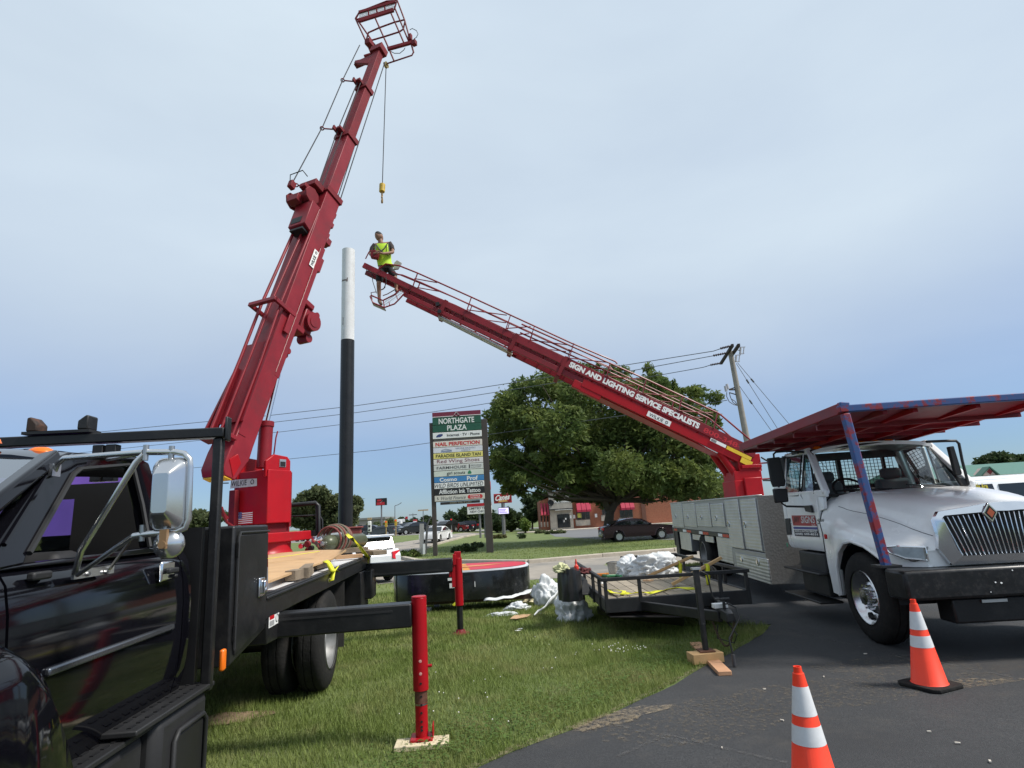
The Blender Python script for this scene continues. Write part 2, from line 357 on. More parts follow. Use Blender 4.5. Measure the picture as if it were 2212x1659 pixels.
# kerb of the far lawn
kb = MB()
kpts = [atG(*q, 0) for q in ((1750, 1161), (1455, 1191), (1300, 1203), (1140, 1217), (1000, 1216), (900, 1214), (868, 1207), (905, 1190), (945, 1176), (985, 1165), (1025, 1156))]
for i in range(len(kpts)-1):
    a, b_ = kpts[i], kpts[i+1]; d_ = (b_-a).normalized(); n = max(1, int((b_-a).length/3))
    for k in range(n):
        p, q = a.lerp(b_, k/n), a.lerp(b_, (k+1)/n)
        for v in (p, q): v.z = gnd(v.x, v.y)
        g0 = (q-p).normalized()*.012
        kb.beam(p+V(0, .1, .03)+g0, q+V(0, .1, .03)-g0, .30, .26)
struct(obj('kerb', kb, KERB, bevel=.03))
# sand and dirt patches, faint wear marks
def blob(name, c, rx, ry, m, dz, n=40, seed=1, rot=0, kind='structure'):
    r2 = random.Random(seed); P = []
    ph = [r2.uniform(0, 6.28) for _ in range(5)]
    for k in range(n):
        a = 2*math.pi*k/n; q = 1+sum(.16/(i+1)**.5*math.sin((i+2)*a+ph[i]) for i in range(5))+r2.uniform(-.05, .05)
        x, y = math.cos(a)*rx*q, math.sin(a)*ry*q
        P.append((c[0]+x*math.cos(rot)-y*math.sin(rot), c[1]+x*math.sin(rot)+y*math.cos(rot)))
    return sheet(name, P, m, dz, step=9, kind=kind)
def fade_mat(name, col, thr=.45):
    m, t, b, L = node_mat(name); tcn = t.nodes.new('ShaderNodeTexCoord'); t.nodes
    fac = mrange(t, L, noise(t, L, tcn.outputs['Object'], 26, 8, .7), thr, thr+.34, 0, .8)
    L(mixc(t, L, noise(t, L, tcn.outputs['Object'], 60, 3), tuple(c*.7 for c in col), tuple(c*1.25 for c in col)), b.inputs['Base Color']); b.inputs['Roughness'].default_value = .95
    tr = t.nodes.new('ShaderNodeBsdfTransparent'); mx = t.nodes.new('ShaderNodeMixShader'); L(fac, mx.inputs[0]); L(tr.outputs[0], mx.inputs[1]); L(b.outputs[0], mx.inputs[2]); L(mx.outputs[0], t.nodes['Material Output'].inputs[0])
    return m
SANDF = fade_mat('scattered_sand', (.30, .235, .15), .44); SANDL = fade_mat('thin_sand', (.20, .16, .11), .50)
SANDP = fade_mat('pale_sand', (.34, .27, .18), .41); c = atG(1345, 1550); blob('sand_patch', c, .40, .14, SANDP, .014, seed=3, rot=.5)
c = atG(1310, 1562); blob('sand_patch', c, .30, .11, SANDF, .018, seed=33, rot=.5)
c = atG(2090, 1478); blob('sand_patch', c, .38, .13, SANDF, .014, seed=4)
c = atG(1960, 1440); blob('sand_patch', c, .9, .35, SANDL, .012, seed=5)
c = atG(1500, 1560); blob('sand_patch', c, .9, .35, SANDL, .012, seed=6, rot=.3)
c = atG(1800, 1500); blob('sand_patch', c, 1.2, .4, SANDL, .012, seed=16, rot=.2)
for i, (p, q, wd) in enumerate((((1330, 1640), (1440, 1590), .035), ((1440, 1590), (1700, 1652), .035), ((1300, 1560), (1480, 1610), .03), ((1770, 1380), (2212, 1470), .03), ((1700, 1360), (1980, 1430), .02))):
    a, b_ = atG(*p), atG(*q); n = (b_-a).cross(V(0, 0, 1)).normalized()*wd/2
    sheet('scuff_line', [tuple((a+n))[:2], tuple((b_+n))[:2], tuple((b_-n))[:2], tuple((a-n))[:2]], fade_mat('pale_scuff%d' % i, (.12, .115, .11), .42), .013, step=9)
# worn sandy lip between lawn and asphalt
lip = []
for i in range(1, len(edge)-1): lip.append(edge[i])
lipo = [(x-.02-.04*rnd.random(), y+.03+.05*rnd.random()) for x, y in lip][::-1]
sheet('worn_lawn_edge', lip+lipo, SANDF, .020, jag=.02, step=.15)
c = atG(500, 1552); blob('dirt_patch', c, .30, .20, mat('straw_dirt', (.23, .165, .10), .95, var=.35, vscale=14, bump=.5, bscale=70), .012, seed=8)
c = atG(880, 1345); blob('dirt_patch', c, .9, .35, fade_mat('mud', (.12, .09, .06), .46), .012, seed=9)
# ================================================================ black crane truck
axb = ray(998, 1122); BT = Frame((-2.1, 6.61, 0), (axb.x, axb.y))
bt = thing('crane_truck', 'black flatbed truck with a tall red telescopic crane, parked on the grass at left', 'crane truck', BT.O, BT.ang)
def wheel(parent, c, side, r=.5, w=.26, rim=GREYST, deep=.05, nuts=False, name='wheel', rr=.29):
    """tyre + rim as a sub-part; axis along local y, side = direction the outer face looks"""
    n = 56; prof = [(rr, 0), (rr+.03, -.005), (r*.80, .0), (r*.93, .018), (r*.975, .035), (r, .055)]
    half = prof + [(r, w*.33), (r-.012, w*.34), (r-.012, w*.37), (r, w*.38)]
    full = half + [(a, w-h) for a, h in reversed(half)]
    m_ = MB(); p0 = Vector(c); axis = Vector((0, -side, 0)); nx = Vector((1, 0, 0)); ny = Vector((0, 0, 1)); rings = []
    for a, h in full:
        q = a > r*.94
        rings.append([p0 + axis*h + (nx*math.cos(2*math.pi*k/n)+ny*math.sin(2*math.pi*k/n))*(a*(1-(.018 if (q and k % 2) else 0))) for k in range(n)])
    m_.loft(rings, False)
    ty = obj(name, m_, RUBBER, parent)
    k = MB(); k.lathe([(rr+.006, -.012), (rr+.012, .0), (rr-.02, .012), (rr-.05, deep+.04), (rr*.62, deep+.075), (rr*.55, deep+.05), (rr*.30, deep+.045), (rr*.29, deep-.03), (.0, deep-.04)], p0, axis, 32)
    ri = obj('rim', k, rim, ty, bevel=0)
    if nuts:
        q = MB()
        for i in range(10):
            a = 2*math.pi*i/10; cc = p0+axis*(deep+.05)+(nx*math.cos(a)+ny*math.sin(a))*rr*.44
            q.cyl(cc, cc-axis*.055, .018, .011, 8)
        obj('wheel_nuts', q, CHROME, ty)
        for a in (100, 280):
            q = MB(); cc = p0+axis*(deep+.028)+(nx*math.cos(R_(a))+ny*math.sin(R_(a)))*rr*.72
            q.cyl(cc-axis*.012, cc+axis*.02, .036, .036, 12); obj('hand_hole', q, KPAINT, ty)
    return ty
def B(px, py, y=0.): return BT.py(px, py, y)
YC = 1.17
# --- chassis, bed
q = MB(); q.bb((-5.6, .78, .62), (2.6, .86, .88)); q.bb((-5.6, 1.5, .62), (2.6, 1.58, .88)); q.cyl((0, .3, .5), (0, 2.05, .5), .08); q.bb((-.2, 1.0, .35), (.2, 1.35, .68))
obj('chassis_frame', q, BLACKM, bt, bevel=.01)
q = MB(); q.bb((-2.2, .06, 1.10), (2.72, 2.28, 1.195)); obj('bed_floor', q, mat('white_bed_floor', (.62, .62, .62), .6, var=.1, dirt=(.3, .28, .26), damt=.6, dscale=3), bt, bevel=.005)
q = MB(); q.bb((-2.2, -.005, 1.03), (2.75, .055, 1.203)); q.bb((-2.2, -.02, 1.165), (2.75, .0, 1.19)); obj('side_rail', q, BLACKM, bt, bevel=.008)
q = MB(); q.bb((2.722, .057, .98), (2.80, 2.3, 1.20)); obj('tail_beam', q, BLACKM, bt, bevel=.01)
for i in range(8):
    s_ = -1.6+.55*i
    q = MB(); q.bb((s_, .1, 1.0), (s_+.08, 2.2, 1.09)); obj('cross_member', q, BLACKM, bt)
# skirt between bed and tool box, outrigger housing
q = MB(); q.prism([B(576, 1278), B(607, 1272), B(607, 1375), B(576, 1392)], (0, .5, 0)); obj('skirt_panel', q, BLACKM, bt, bevel=.008)
q = MB(); a = B(580, 1329); b_ = B(602, 1319); q.quad(a+V(0, -.004, -.09), b_+V(0, -.004, -.085), b_+V(0, -.004, .0), a+V(0, -.004, .0)); lb = obj('warning_label', q, WPAINT, bt)
q = MB(); e = (b_-a); q.quad(a+e*.06+V(0, -.006, -.035), a+e*.5+V(0, -.006, -.035), a+e*.5+V(0, -.006, -.008), a+e*.06+V(0, -.006, -.008)); obj('label_header', q, REDLENS, lb)
q = MB(); p = a+e*.76+V(0, -.006, -.04); q.torus(p, (0, 1, 0), .028, .004, 16, 4); q.quad(a+e*.08+V(0, -.006, -.08), a+e*.5+V(0, -.006, -.08), a+e*.5+V(0, -.006, -.045), a+e*.08+V(0, -.006, -.045)); obj('label_print', q, mat('grey_print', (.3, .3, .3), .6), lb)
# --- tool box
x0, x1 = B(500, 1300).x, B(577, 1230).x; zt = 1.70
q = MB(); q.prism([(x0, 0, .86), (x1, 0, .97), (x1, 0, zt), (x0, 0, zt)], (0, .62, 0)); obj('tool_box', q, BLACKM, bt, bevel=.015)
q = MB(); q.prism([(x0+.06, -.012, .915), (x1-.03, -.012, 1.01), (x1-.03, -.012, zt-.06), (x0+.06, -.012, zt-.06)], (0, .014, 0)); dr = obj('tool_box_door', q, BLACKM, bt, bevel=.006)
q = MB(); q.tube([(x0+.045, -.012, .95), (x0+.045, -.012, zt-.075), (x0+.075, -.012, zt-.045), (x1-.02, -.012, zt-.045)], .009, 6); obj('door_seal', q, PLASTIC, dr)
q = MB(); p = B(558, 1268); q.box(p+V(0, -.02, 0), (.11, .02, .13)); q.box(p+V(.0, -.04, .0), (.05, .03, .09)); q.cyl(p+V(0, -.06, -.02), p+V(0, -.03, -.02), .02); obj('latch', q, CHROME, dr, bevel=.008)
q = MB()
for z_ in (1.05, 1.55): q.box((x0+.03, -.012, z_), (.012, .012, .09))
obj('hinge', q, BLACKM, dr)
# --- headache rack
xr = B(456, 1200, .04).x
q = MB(); q.bb((xr-.028, .0, .80), (xr+.028, .056, 2.23)); obj('rack_post', q, BLACKM, bt, bevel=.01)
q = MB(); q.bb((xr-.04, 2.26, .80), (xr+.04, 2.34, 2.22)); obj('rack_post', q, BLACKM, bt, bevel=.01)
q = MB(); q.bb((xr-.04, -.01, 2.231), (xr+.04, 2.35, 2.292)); q.bb((xr-.035, -.03, 2.21), (xr+.035, -.012, 2.36)); obj('rack_crossbar', q, BLACKM, bt, bevel=.008)
q = MB(); q.bb((xr-.02, .09, .84), (xr+.02, 2.25, 1.70)); obj('bulkhead_panel', q, mat('black_sheet', (.008, .008, .009), .5), bt)
for i, (x_, yy) in enumerate(((1060, 370), (940, 360))):
    p = BT.px(x_*.2315, 877.8+yy*.2315, xr); q = MB(); q.bb((xr-.03, p.y-.03, 2.0), (xr+.03, p.y+.03, 2.22)); obj('rack_brace', q, BLACKM, bt, bevel=.005)
for i, (x_, lean, mm) in enumerate(((187, 1, BLACKM), (78, -1, BLACKM))):
    p = BT.px(x_, 940, xr); q = MB(); yy = p.y
    q.prism([(xr-.05, yy-.03, 2.316), (xr-.05, yy+.03, 2.316), (xr-.05, yy+.03, 2.37 if lean > 0 else 2.40), (xr-.05, yy-.015 if lean > 0 else yy+.01, 2.405), (xr-.05, yy-.03, 2.40 if lean > 0 else 2.36)], (.1, 0, 0))
    cr = obj('cradle_plate', q, BLACKM if lean > 0 else mat('rusty_black', (.03, .017, .012), .7, var=.3, dirt=(.16, .06, .03), damt=.8, dscale=9), bt, bevel=.008)
q = MB(); p0, p1 = BT.px(60, 950, xr), BT.px(205, 940, xr); q.bb((xr-.06, p0.y, 2.297), (xr+.06, p1.y, 2.314)); obj('cradle_base', q, BLACKM, bt)
# --- cab
yb, yt = .15, .27       # belt and roof-edge planes
SIDE = [(.215, 1.585), (.165, 1.565), (.135, 1.52), (.115, 1.42), (.105, 1.30), (.105, 1.12), (.115, .95), (.16, .78), (.24, .70)]
def skin(xa, xb, name, m=BLACKP, par=bt, prof=SIDE, n=6, bow=.0):
    q = MB(); rings = []
    for i in range(n+1):
        x_ = xa+(xb-xa)*i/n
        rings.append([Vector((x_, y_, z_)) for y_, z_ in prof]+[Vector((x_, y_+.05, z_)) for y_, z_ in reversed(prof)])
    return obj(name, q.loft(rings), m, par, smooth=60)
xdf = B(14, 1350, .12).x; xdb = B(392, 1250, .12).x; xcb = xdb+.10
door = skin(xdf, xdb, 'door')
skin(-4.98, xdf-.014, 'cowl_panel'); skin(xdb+.012, xcb, 'cab_corner')
q = MB(); q.bb((-4.95, .27, .72), (xcb-.0, 2.07, .80)); q.bb((-4.95, .27, .80), (-4.88, 2.07, 1.50)); q.bb((xcb-.06, .27, .80), (xcb-.01, 2.07, 1.60)); obj('cab_floor', q, DARK, bt)
skf = skin(-4.98, xcb, 'cab_far_side', prof=[(2*YC-a, b) for a, b in SIDE])
inner = [(52, 1218), (60, 1195), (157, 1024), (172, 1013), (276, 1004), (287, 1012), (306, 1090), (322, 1181)]
outer = [(-30, 1236), (-6, 1180), (116, 992), (150, 976), (292, 984), (322, 1000), (352, 1090), (368, 1190)]
def yof(z): return yb+(yt-yb)*max(0, min(1, (z-1.58)/.42))
def sidept(p):
    v = B(p[0], p[1], .2)
    for _ in range(3): v = B(p[0], p[1], yof(v.z))
    return v
ii = [sidept(p) for p in inner]; oo = [sidept(p) for p in outer]
for mir in (0, 1):
    q = MB(); mm = (lambda v: Vector((v.x, 2*YC-v.y, v.z))) if mir else (lambda v: v)
    sgn = -1 if mir else 1; n = len(ii)
    rings = []
    for a, b_ in zip(ii, oo): rings.append([mm(a), mm(b_), mm(b_+V(0, .07, 0)), mm(a+V(0, .05, 0))])
    q.loft(rings, True); q.loft([[mm(ii[0]), mm(oo[0]), mm(oo[0]+V(0, .07, 0)), mm(ii[0]+V(0, .05, 0))], [mm(ii[-1]), mm(oo[-1]), mm(oo[-1]+V(0, .07, 0)), mm(ii[-1]+V(0, .05, 0))]], True)
    obj('window_frame', q, BLACKP, bt, smooth=50, bevel=.012)
    if not mir:
        q = MB(); q.tube([v+V(0, -.004, 0) for v in ii[1:]], .012, 6); obj('window_seal', q, PLASTIC, bt)
        q = MB(); q.tube([sidept((0, 1177))+V(0, -.012, 0), sidept((112, 998))+V(0, -.012, 0), sidept((150, 984))+V(0, -.014, 0), sidept((296, 992))+V(0, -.012, 0)], .010, 6); obj('drip_rail', q, BLACKP, bt)
    if not mir: continue
    q = MB(); q.add([mm(v+V(0, .03, 0)) for v in ii], [tuple(range(n))])
    obj('side_window', q, glassmat('tinted_side_glass', (.55, .56, .62), .25), bt)
# roof, windshield, back window
zt_ = oo[3].z; xf_, xb_ = oo[2].x-.02, oo[5].x+.03
q = MB(); rings = []
for i in range(9):
    u_ = i/8; x_ = xf_+(xb_-xf_)*u_; dz = .055*math.sin(math.pi*min(1, max(0, u_))) ; edge_ = -.03*(abs(u_-.5)*2)**4
    rg = []
    for k in range(13):
        v_ = k/12; y_ = yt+.01+(2*YC-2*yt-.02)*v_; rg.append(Vector((x_, y_, zt_-.012+edge_+dz*.4+.06*math.sin(math.pi*v_)**.6)))
    rings.append(rg+[Vector((p.x, p.y, p.z-.04)) for p in reversed(rg)])
obj('cab_roof', q.loft(rings), BLACKP, bt, smooth=70)
q = MB(); n = 8; lo = []; hi = []
for k in range(n+1):
    v_ = k/n; bow = .10*math.sin(math.pi*v_)
    lo.append(V(-4.95-bow*1.4, .19+(2*YC-.38)*v_, 1.55+.02*math.sin(math.pi*v_))); hi.append(V(xf_+.02-bow*.5, yt+.03+(2*YC-2*yt-.06)*v_, zt_-.03+.03*math.sin(math.pi*v_)))
q.add(lo+hi, [(k, k+1, n+2+k, n+1+k) for k in range(n)]); obj('windshield', q, glassmat('windshield_glass', (.34, .40, .42), 2.2, .05), bt, smooth=80)
for v_ in (0, n):
    q = MB(); q.beam(lo[v_]+V(0, -.02 if v_ == 0 else .02, 0), hi[v_]+V(0, -.02 if v_ == 0 else .02, 0), .08, .06, (1, 0, 0)); obj('windshield_pillar', q, BLACKP, bt, bevel=.015)
q = MB(); q.bb((xcb-.06, .3, 1.6), (xcb-.02, .75, 1.98)); q.bb((xcb-.06, 1.6, 1.6), (xcb-.02, 2.05, 1.98)); q.bb((xcb-.06, .75, 1.90), (xcb-.02, 1.6, 1.98)); obj('cab_back_wall', q, DARK, bt)
q = MB(); q.quad((xcb-.04, .75, 1.58), (xcb-.04, 1.6, 1.58), (xcb-.04, 1.6, 1.9), (xcb-.04, .75, 1.9)); obj('back_window', q, GLASS, bt)
q = MB(); q.bb((-4.2, .35, 1.0), (-3.75, 2.0, 1.15)); q.bb((-3.95, .35, 1.15), (-3.75, 2.0, 1.62)); q.bb((-3.95, .5, 1.62), (-3.82, .75, 1.78)); obj('bench_seat', q, mat('black_vinyl', (.02, .02, .022), .6), bt, bevel=.04)
q = MB(); q.torus((-4.45, .62, 1.5), (1, 0, -.5), .2, .016, 20, 6); q.cyl((-4.45, .62, 1.5), (-4.7, .62, 1.38), .03); obj('steering_wheel', q, PLASTIC, bt)
q = MB(); q.bb((-4.88, .28, 1.30), (-4.62, 2.06, 1.5)); obj('dashboard', q, DARK, bt, bevel=.03)
# trim, handle, marker lights
q = MB(); p0, p1 = B(100, 1453, .1), B(373, 1353, .1); q.beam(p0, p1, .025, .03); obj('door_moulding', q, mat('dull_bright_trim', (.16, .17, .19), .25, .8), door, bevel=.008)
p = B(358, 1233, .1); q = MB(); q.box(p+V(0, -.005, 0), (.14, .02, .10)); obj('handle_plate', q, CHROME, door, bevel=.01)
q = MB(); q.box(p+V(.01, -.03, 0), (.10, .025, .028)); q.box(p+V(.05, -.022, -.03), (.03, .03, .02)); obj('door_handle', q, PLASTIC, door, bevel=.008)
p = B(86, 1243, .12); q = MB(); q.box(p, (.10, .03, .03)); obj('lower_bracket', q, PLASTIC, bt, bevel=.008)
for dy in (.12, .62, 1.17, 1.72, 2.2):
    if dy == .12:
        p = BT.px(87, 981, xf_+.16)
    else: p = V(xf_+.12, dy, zt_+.055)
    q = MB(); q.lathe([(.0, .032), (.03, .030), (.048, .02), (.056, .0)], p+V(0, 0, .0), (0, 0, 1), 14); q.v = [Vector(((v.x-p.x)*.75+p.x, v.y, v.z)) for v in q.v]; obj('marker_light', q, AMBER, bt)
# hood and front fender
q = MB(); prof = [(-5.75, 1.38), (-5.4, 1.44), (-5.0, 1.50)]
rings = [[Vector((x_, .30+(2*YC-.6)*k/10, z_+.05*math.sin(math.pi*k/10))) for k in range(11)]+[Vector((x_, 2*YC-.3, .9)), Vector((x_, .3, .9))] for x_, z_ in prof]
obj('hood', q.loft(rings), BLACKP, bt, smooth=60)
q = MB(); rings = []
XA, RA = -5.12, .60
for i in range(25):
    x_ = -5.75+i*(1.40)/24
    e_ = max(0, (x_+4.66)/.31); dr_ = .34*e_*e_          # the crest falls away behind the arch
    dx = x_-XA; zb_ = .5+math.sqrt(max(0, RA*RA-dx*dx)) if abs(dx) < RA else .62
    zb_ = max(zb_, .62)
    t_ = 1.33-dr_
    pr = [(.36, t_+.06), (.22, t_+.05), (.08, t_+.02), (.0, t_-.03), (-.035, t_-.11 if t_-.11 > zb_+.06 else zb_+.05), (-.04, zb_), (.0, zb_-.01), (.05, zb_+.02), (.3, t_)]
    rings.append([Vector((x_, a, c_)) for a, c_ in pr])
obj('front_fender', q.loft(rings), BLACKP, bt, smooth=60)
wheel(bt, (-5.12, .02, .5), -1); wheel(bt, (-5.12, 2.32, .5), 1)
wheel(bt, (0, .0, .5), -1, deep=.13, rr=.29); wheel(bt, (0, .33, .5), -1, deep=.02)
wheel(bt, (0, 2.34, .5), 1, deep=.13); wheel(bt, (0, 2.01, .5), 1, deep=.02)
q = MB(); q.bb((.80, .02, .26), (.815, .62, 1.0)); obj('mud_flap', q, mat('mud_flap_rubber', (.035, .033, .031), .85, var=.4, vscale=6), bt)
# steps and fuel tank cover
def Z(px, py, z): return BT.pz(px, py, z)
ur, ul = Z(452, 1470, .80), Z(150, 1588, .80)
lr_, ll = Z(332, 1556, .66), Z(128, 1655, .66)
yo_u = Z(424, 1496, .80).y; yo_l = Z(298, 1580, .66).y
xu1 = ur.x; xl1 = lr_.x
yu = yo_u; yl_ = yo_l
q = MB(); q.bb((-3.62, .02, .25), (-3.06, .55, .812)); obj('fuel_tank_cover', q, PLASTIC, bt, bevel=.05)
q = MB(); q.bb((-3.86, .0, .815), (-3.04, .30, .84)); tr = obj('step_tread', q, PLASTIC, bt, bevel=.006)
def slots(par, xa, xb, ya, yb2, z_, nx_=9, ny_=4):
    me = MB().box((0, 0, 0), ((xb-xa)/nx_*.62, (yb2-ya)/ny_*.28, .006)).mesh('tread_slot', 0)
    for i in range(nx_):
        for j in range(ny_):
            o = obj('tread_slot', me, KPAINT, par); o.location = (xa+(xb-xa)*(i+.5+.25*(j % 2))/nx_, ya+(yb2-ya)*(j+.5)/ny_, z_)
slots(tr, -3.84, -3.08, .02, .28, .842, 10, 4)
q = MB(); q.bb((-4.46, .07, .25), (-3.63, .5, .772)); obj('lower_step_box', q, PLASTIC, bt, bevel=.045)
q = MB(); q.bb((-4.48, .05, .775), (-3.60, .30, .80)); tr = obj('step_tread', q, PLASTIC, bt, bevel=.006)
slots(tr, -4.46, -3.66, .07, .28, .802, 11, 4)
yu = .02; xa = -3.47; xb = -3.13
q = MB(); q.bb((xa, yu-.008, .30), (xb, yu+.02, .69)); obj('step_recess', q, KPAINT, bt, bevel=.03)
q = MB(); q.tube([(xa-.01, yu-.012, .3), (xa-.01, yu-.012, .67), (xa+.03, yu-.012, .705), (xb-.03, yu-.012, .705), (xb+.01, yu-.012, .67), (xb+.01, yu-.012, .3)], .014, 8); obj('recess_lip', q, PLASTIC, bt)
q = MB(); p = Z(400, 1466, .84); q.lathe([(.05, 0), (.05, .04), (.058, .045), (.058, .065), (.0, .068)], p, (0, 0, 1), 16); obj('filler_cap', q, BLACKM, bt)
q = MB(); p = B(481, 1425, -.01); q.box(p, (.05, .03, .12)); obj('side_marker', q, AMBER, bt, bevel=.012)
# --- mirror
yM = -.33; pM = B(367, 1066, yM); xM = pM.x
def MX(px, py, dx=0.): return BT.px(px, py, xM+dx)
c = MX(366, 1066); hw, hh = (MX(326, 1066).y-MX(404, 1066).y)/2, (MX(366, 988).z-MX(366, 1146).z)/2
def rrect(c, hw, hh, r, dx, n=5):
    o = []
    for sx, sz, a0 in ((1, 1, 0), (-1, 1, 90), (-1, -1, 180), (1, -1, 270)):
        for k in range(n+1):
            a = R_(a0+90*k/n); o.append(Vector((c.x+dx, c.y+sx*(hw-r)+r*math.cos(a), c.z+sz*(hh-r)+r*math.sin(a))))
    return o
SHELL = mat('mirror_shell', (.62, .62, .62), .2, .9, var=.06)
q = MB(); q.loft([rrect(c, hw, hh, .04, .03), rrect(c, hw, hh, .04, .0), rrect(c, hw*.88, hh*.93, .035, -.02), rrect(c, hw*.45, hh*.55, .012, -.075)]); mir = obj('mirror', q, SHELL, bt, smooth=30, bevel=.004)
q = MB(); q.add(rrect(c, hw*.93, hh*.95, .035, .032), [tuple(range(24))]); obj('mirror_glass', q, mat('mirror_silver', (.9, .9, .9), .02, 1.), mir)
def C3(x, y): return (x*.23148, 877.8+y*.23148)
BRK = SHELL
q = MB(); q.tube([MX(*C3(1380, 425)), MX(*C3(1640, 425)), MX(*C3(1720, 440)), MX(*C3(1770, 490)), MX(*C3(1775, 560)), MX(*C3(1760, 1050)), MX(*C3(1730, 1130)), MX(*C3(1650, 1165)), MX(*C3(1330, 1195)), MX(*C3(1240, 1210))], .012, 8); obj('mirror_loop', q, BRK, mir)
pa = B(*C3(512, 595), .22)
q = MB(); q.tube([pa, B(*C3(540, 530), .2), B(*C3(600, 480), .16), MX(*C3(1340, 425))], .011, 8); q.box(pa, (.05, .015, .05)); q.tube([B(*C3(1000, 495), .22), MX(*C3(1340, 432))], .009, 6); obj('mirror_arm', q, BRK, bt)
pb = B(*C3(650, 1550), .11); pc = B(*C3(1000, 1520), .11)
q = MB(); q.tube([pb+V(0, -.02, 0), MX(*C3(760, 1340)), MX(*C3(1270, 520)), MX(*C3(1340, 450))], .012, 8); obj('mirror_strut', q, BRK, bt)
q = MB(); q.tube([pb+V(0, -.03, -.01), MX(*C3(1240, 1210))], .010, 8); q.tube([pc+V(0, -.01, 0), MX(*C3(1240, 1215))], .007, 6); q.beam(pb+V(0, -.012, -.01), pc+V(.02, -.012, .0), .012, .035); obj('lower_mirror_arm', q, BRK, bt)
q = MB()
for u_ in (.3, .8): p = pb.lerp(pc, u_)+V(0, -.02, -.01); q.cyl(p, p+V(0, -.012, 0), .009, .009, 8)
for cc in (MX(*C3(1360, 430)), MX(*C3(1325, 1180)), MX(*C3(1600, 440)), MX(*C3(1560, 1180))): q.cyl(cc+V(0, 0, -.03), cc+V(0, 0, .03), .011, .011, 8)
obj('mirror_bolts', q, STEEL, mir)
c2 = MX(*C3(1568, 1285)); r2 = MX(*C3(1430, 1285)).y-c2.y
q = MB(); q.lathe([(r2, .02), (r2*1.02, .0), (r2*.9, -.015), (r2*.4, -.03), (.0, -.035)], c2, (1, 0, 0), 24); sp = obj('spot_mirror', q, SHELL, bt, smooth=50)
q = MB(); q.box(c2+V(-.035, 0, .02), (.02, .025, .07)); q.cyl(c2+V(-.05, 0, 0), c2+V(-.03, 0, 0), .014); obj('spot_mirror_clip', q, mat('rusty_clip', (.22, .13, .06), .6), sp)
# --- outriggers
LX = BT.L(atG(912, 1606))                 # front leg foot
ztp = BT.px(905, 1290, LX.x).z
bz0, bz1 = B(612, 1352, 0).z, 0
xo = LX.x
q = MB(); y_in = 1.0; pbt = BT.px(893, 1355, xo-.02); ptp = BT.px(893, 1301, xo-.02)
q.bb((xo-.085, LX.y+.055, pbt.z+.01), (xo+.085, y_in, ptp.z)); ob = obj('outrigger_beam', q, BLACKM, bt, bevel=.012)
q = MB(); q.bb((xo-.09, LX.y+.2, pbt.z+.135), (xo-.083, .3, pbt.z+.15)); obj('beam_seam', q, PLASTIC, ob)
zc_ = BT.px(910, 1490, LX.x).z
q = MB(); q.cyl((xo, LX.y, zc_), (xo, LX.y, ztp), .060, .060, 24); q.cyl((xo, LX.y, ztp), (xo, LX.y, ztp+.012), .062, .058, 24); lg = obj('outrigger_leg', q, BRED, bt, bevel=.004)
q = MB(); q.cyl((xo, LX.y, .05), (xo, LX.y, zc_+.02), .048, .048, 24); il = obj('leg_inner_tube', q, BRED, lg)
q = MB(); q.cyl((xo, LX.y, zc_-.085), (xo, LX.y, zc_-.002), .0492, .0492, 24); obj('scraped_band', q, mat('scraped_red', (.16, .07, .05), .5, .4, var=.3, vscale=20), lg)
q = MB(); q.cyl((xo, LX.y, zc_-.10), (xo, LX.y, zc_-.088), .0496, .0496, 24); obj('bare_metal_ring', q, STEEL, lg)
q = MB(); dv = (BT.L(CAM)-V(xo, LX.y, 1)); dv.z = 0; dv.normalize()
for z_ in (zc_+.06, zc_-.035, zc_-.095, zc_-.15, zc_-.21, zc_-.27, .13):
    rr_ = .0603 if z_ > zc_ else .0497
    q.cyl(V(xo, LX.y, z_)+dv*(rr_-.01), V(xo, LX.y, z_)+dv*(rr_+.0015), .009, .009, 10)
obj('pin_hole', q, KPAINT, lg)
q = MB()
for z_ in (zc_+.13, zc_+.22): q.lathe([(.012, 0), (.008, .0006), (.0, .001)], V(xo, LX.y, z_)+dv*.0602, dv, 8)
obj('chipped_paint', q, mat('pink_primer', (.6, .3, .27), .7), lg)
q = MB(); q.cyl((xo, LX.y-.055, zc_+.17), (xo, LX.y-.09, zc_+.17), .012); obj('locking_pin', q, BRED, lg)
q = MB(); q.box((xo, LX.y, .045), (.17, .17, .02)); q.box((xo+.02, LX.y-.085, .085), (.12, .01, .09)); obj('foot_plate', q, BRED, lg, bevel=.008)
# rear outrigger
L2 = BT.L(atG(995, 1372)); x2 = L2.x
def Q2(px, py, dx=0.): return BT.px(px, py, x2+dx)
t0, t1 = Q2(965, 1206, -.1), Q2(965, 1236, -.1)
q = MB(); q.bb((x2-.09, L2.y+.08, t1.z), (x2+.09, 1.2, t0.z)); ob = obj('outrigger_beam', q, BLACKM, bt, bevel=.012)
q = MB(); q.bb((x2-.098, L2.y+.25, t1.z+.03), (x2-.091, .3, t1.z+.05)); obj('beam_seam', q, PLASTIC, ob)
q = MB(); q.bb((x2-.3, -.12, .62), (x2+.1, .25, 1.02)); obj('outrigger_housing', q, BLACKM, bt, bevel=.02)
q = MB(); top = V(x2, L2.y, Q2(981, 1193).z); mid = V(x2, L2.y, Q2(987, 1308).z); q.cyl(mid, top-V(0, 0, .08), .062, .062, 20); q.box(top-V(0, 0, .05), (.10, .10, .12)); q.box(V(x2, L2.y+.07, top.z-.32), (.10, .06, .36)); q.box(V(x2, L2.y+.11, top.z-.27), (.09, .06, .16)); q.box(V(x2, L2.y+.05, top.z-.1), (.13, .05, .16)); lg = obj('outrigger_leg', q, BRED, bt, bevel=.006)
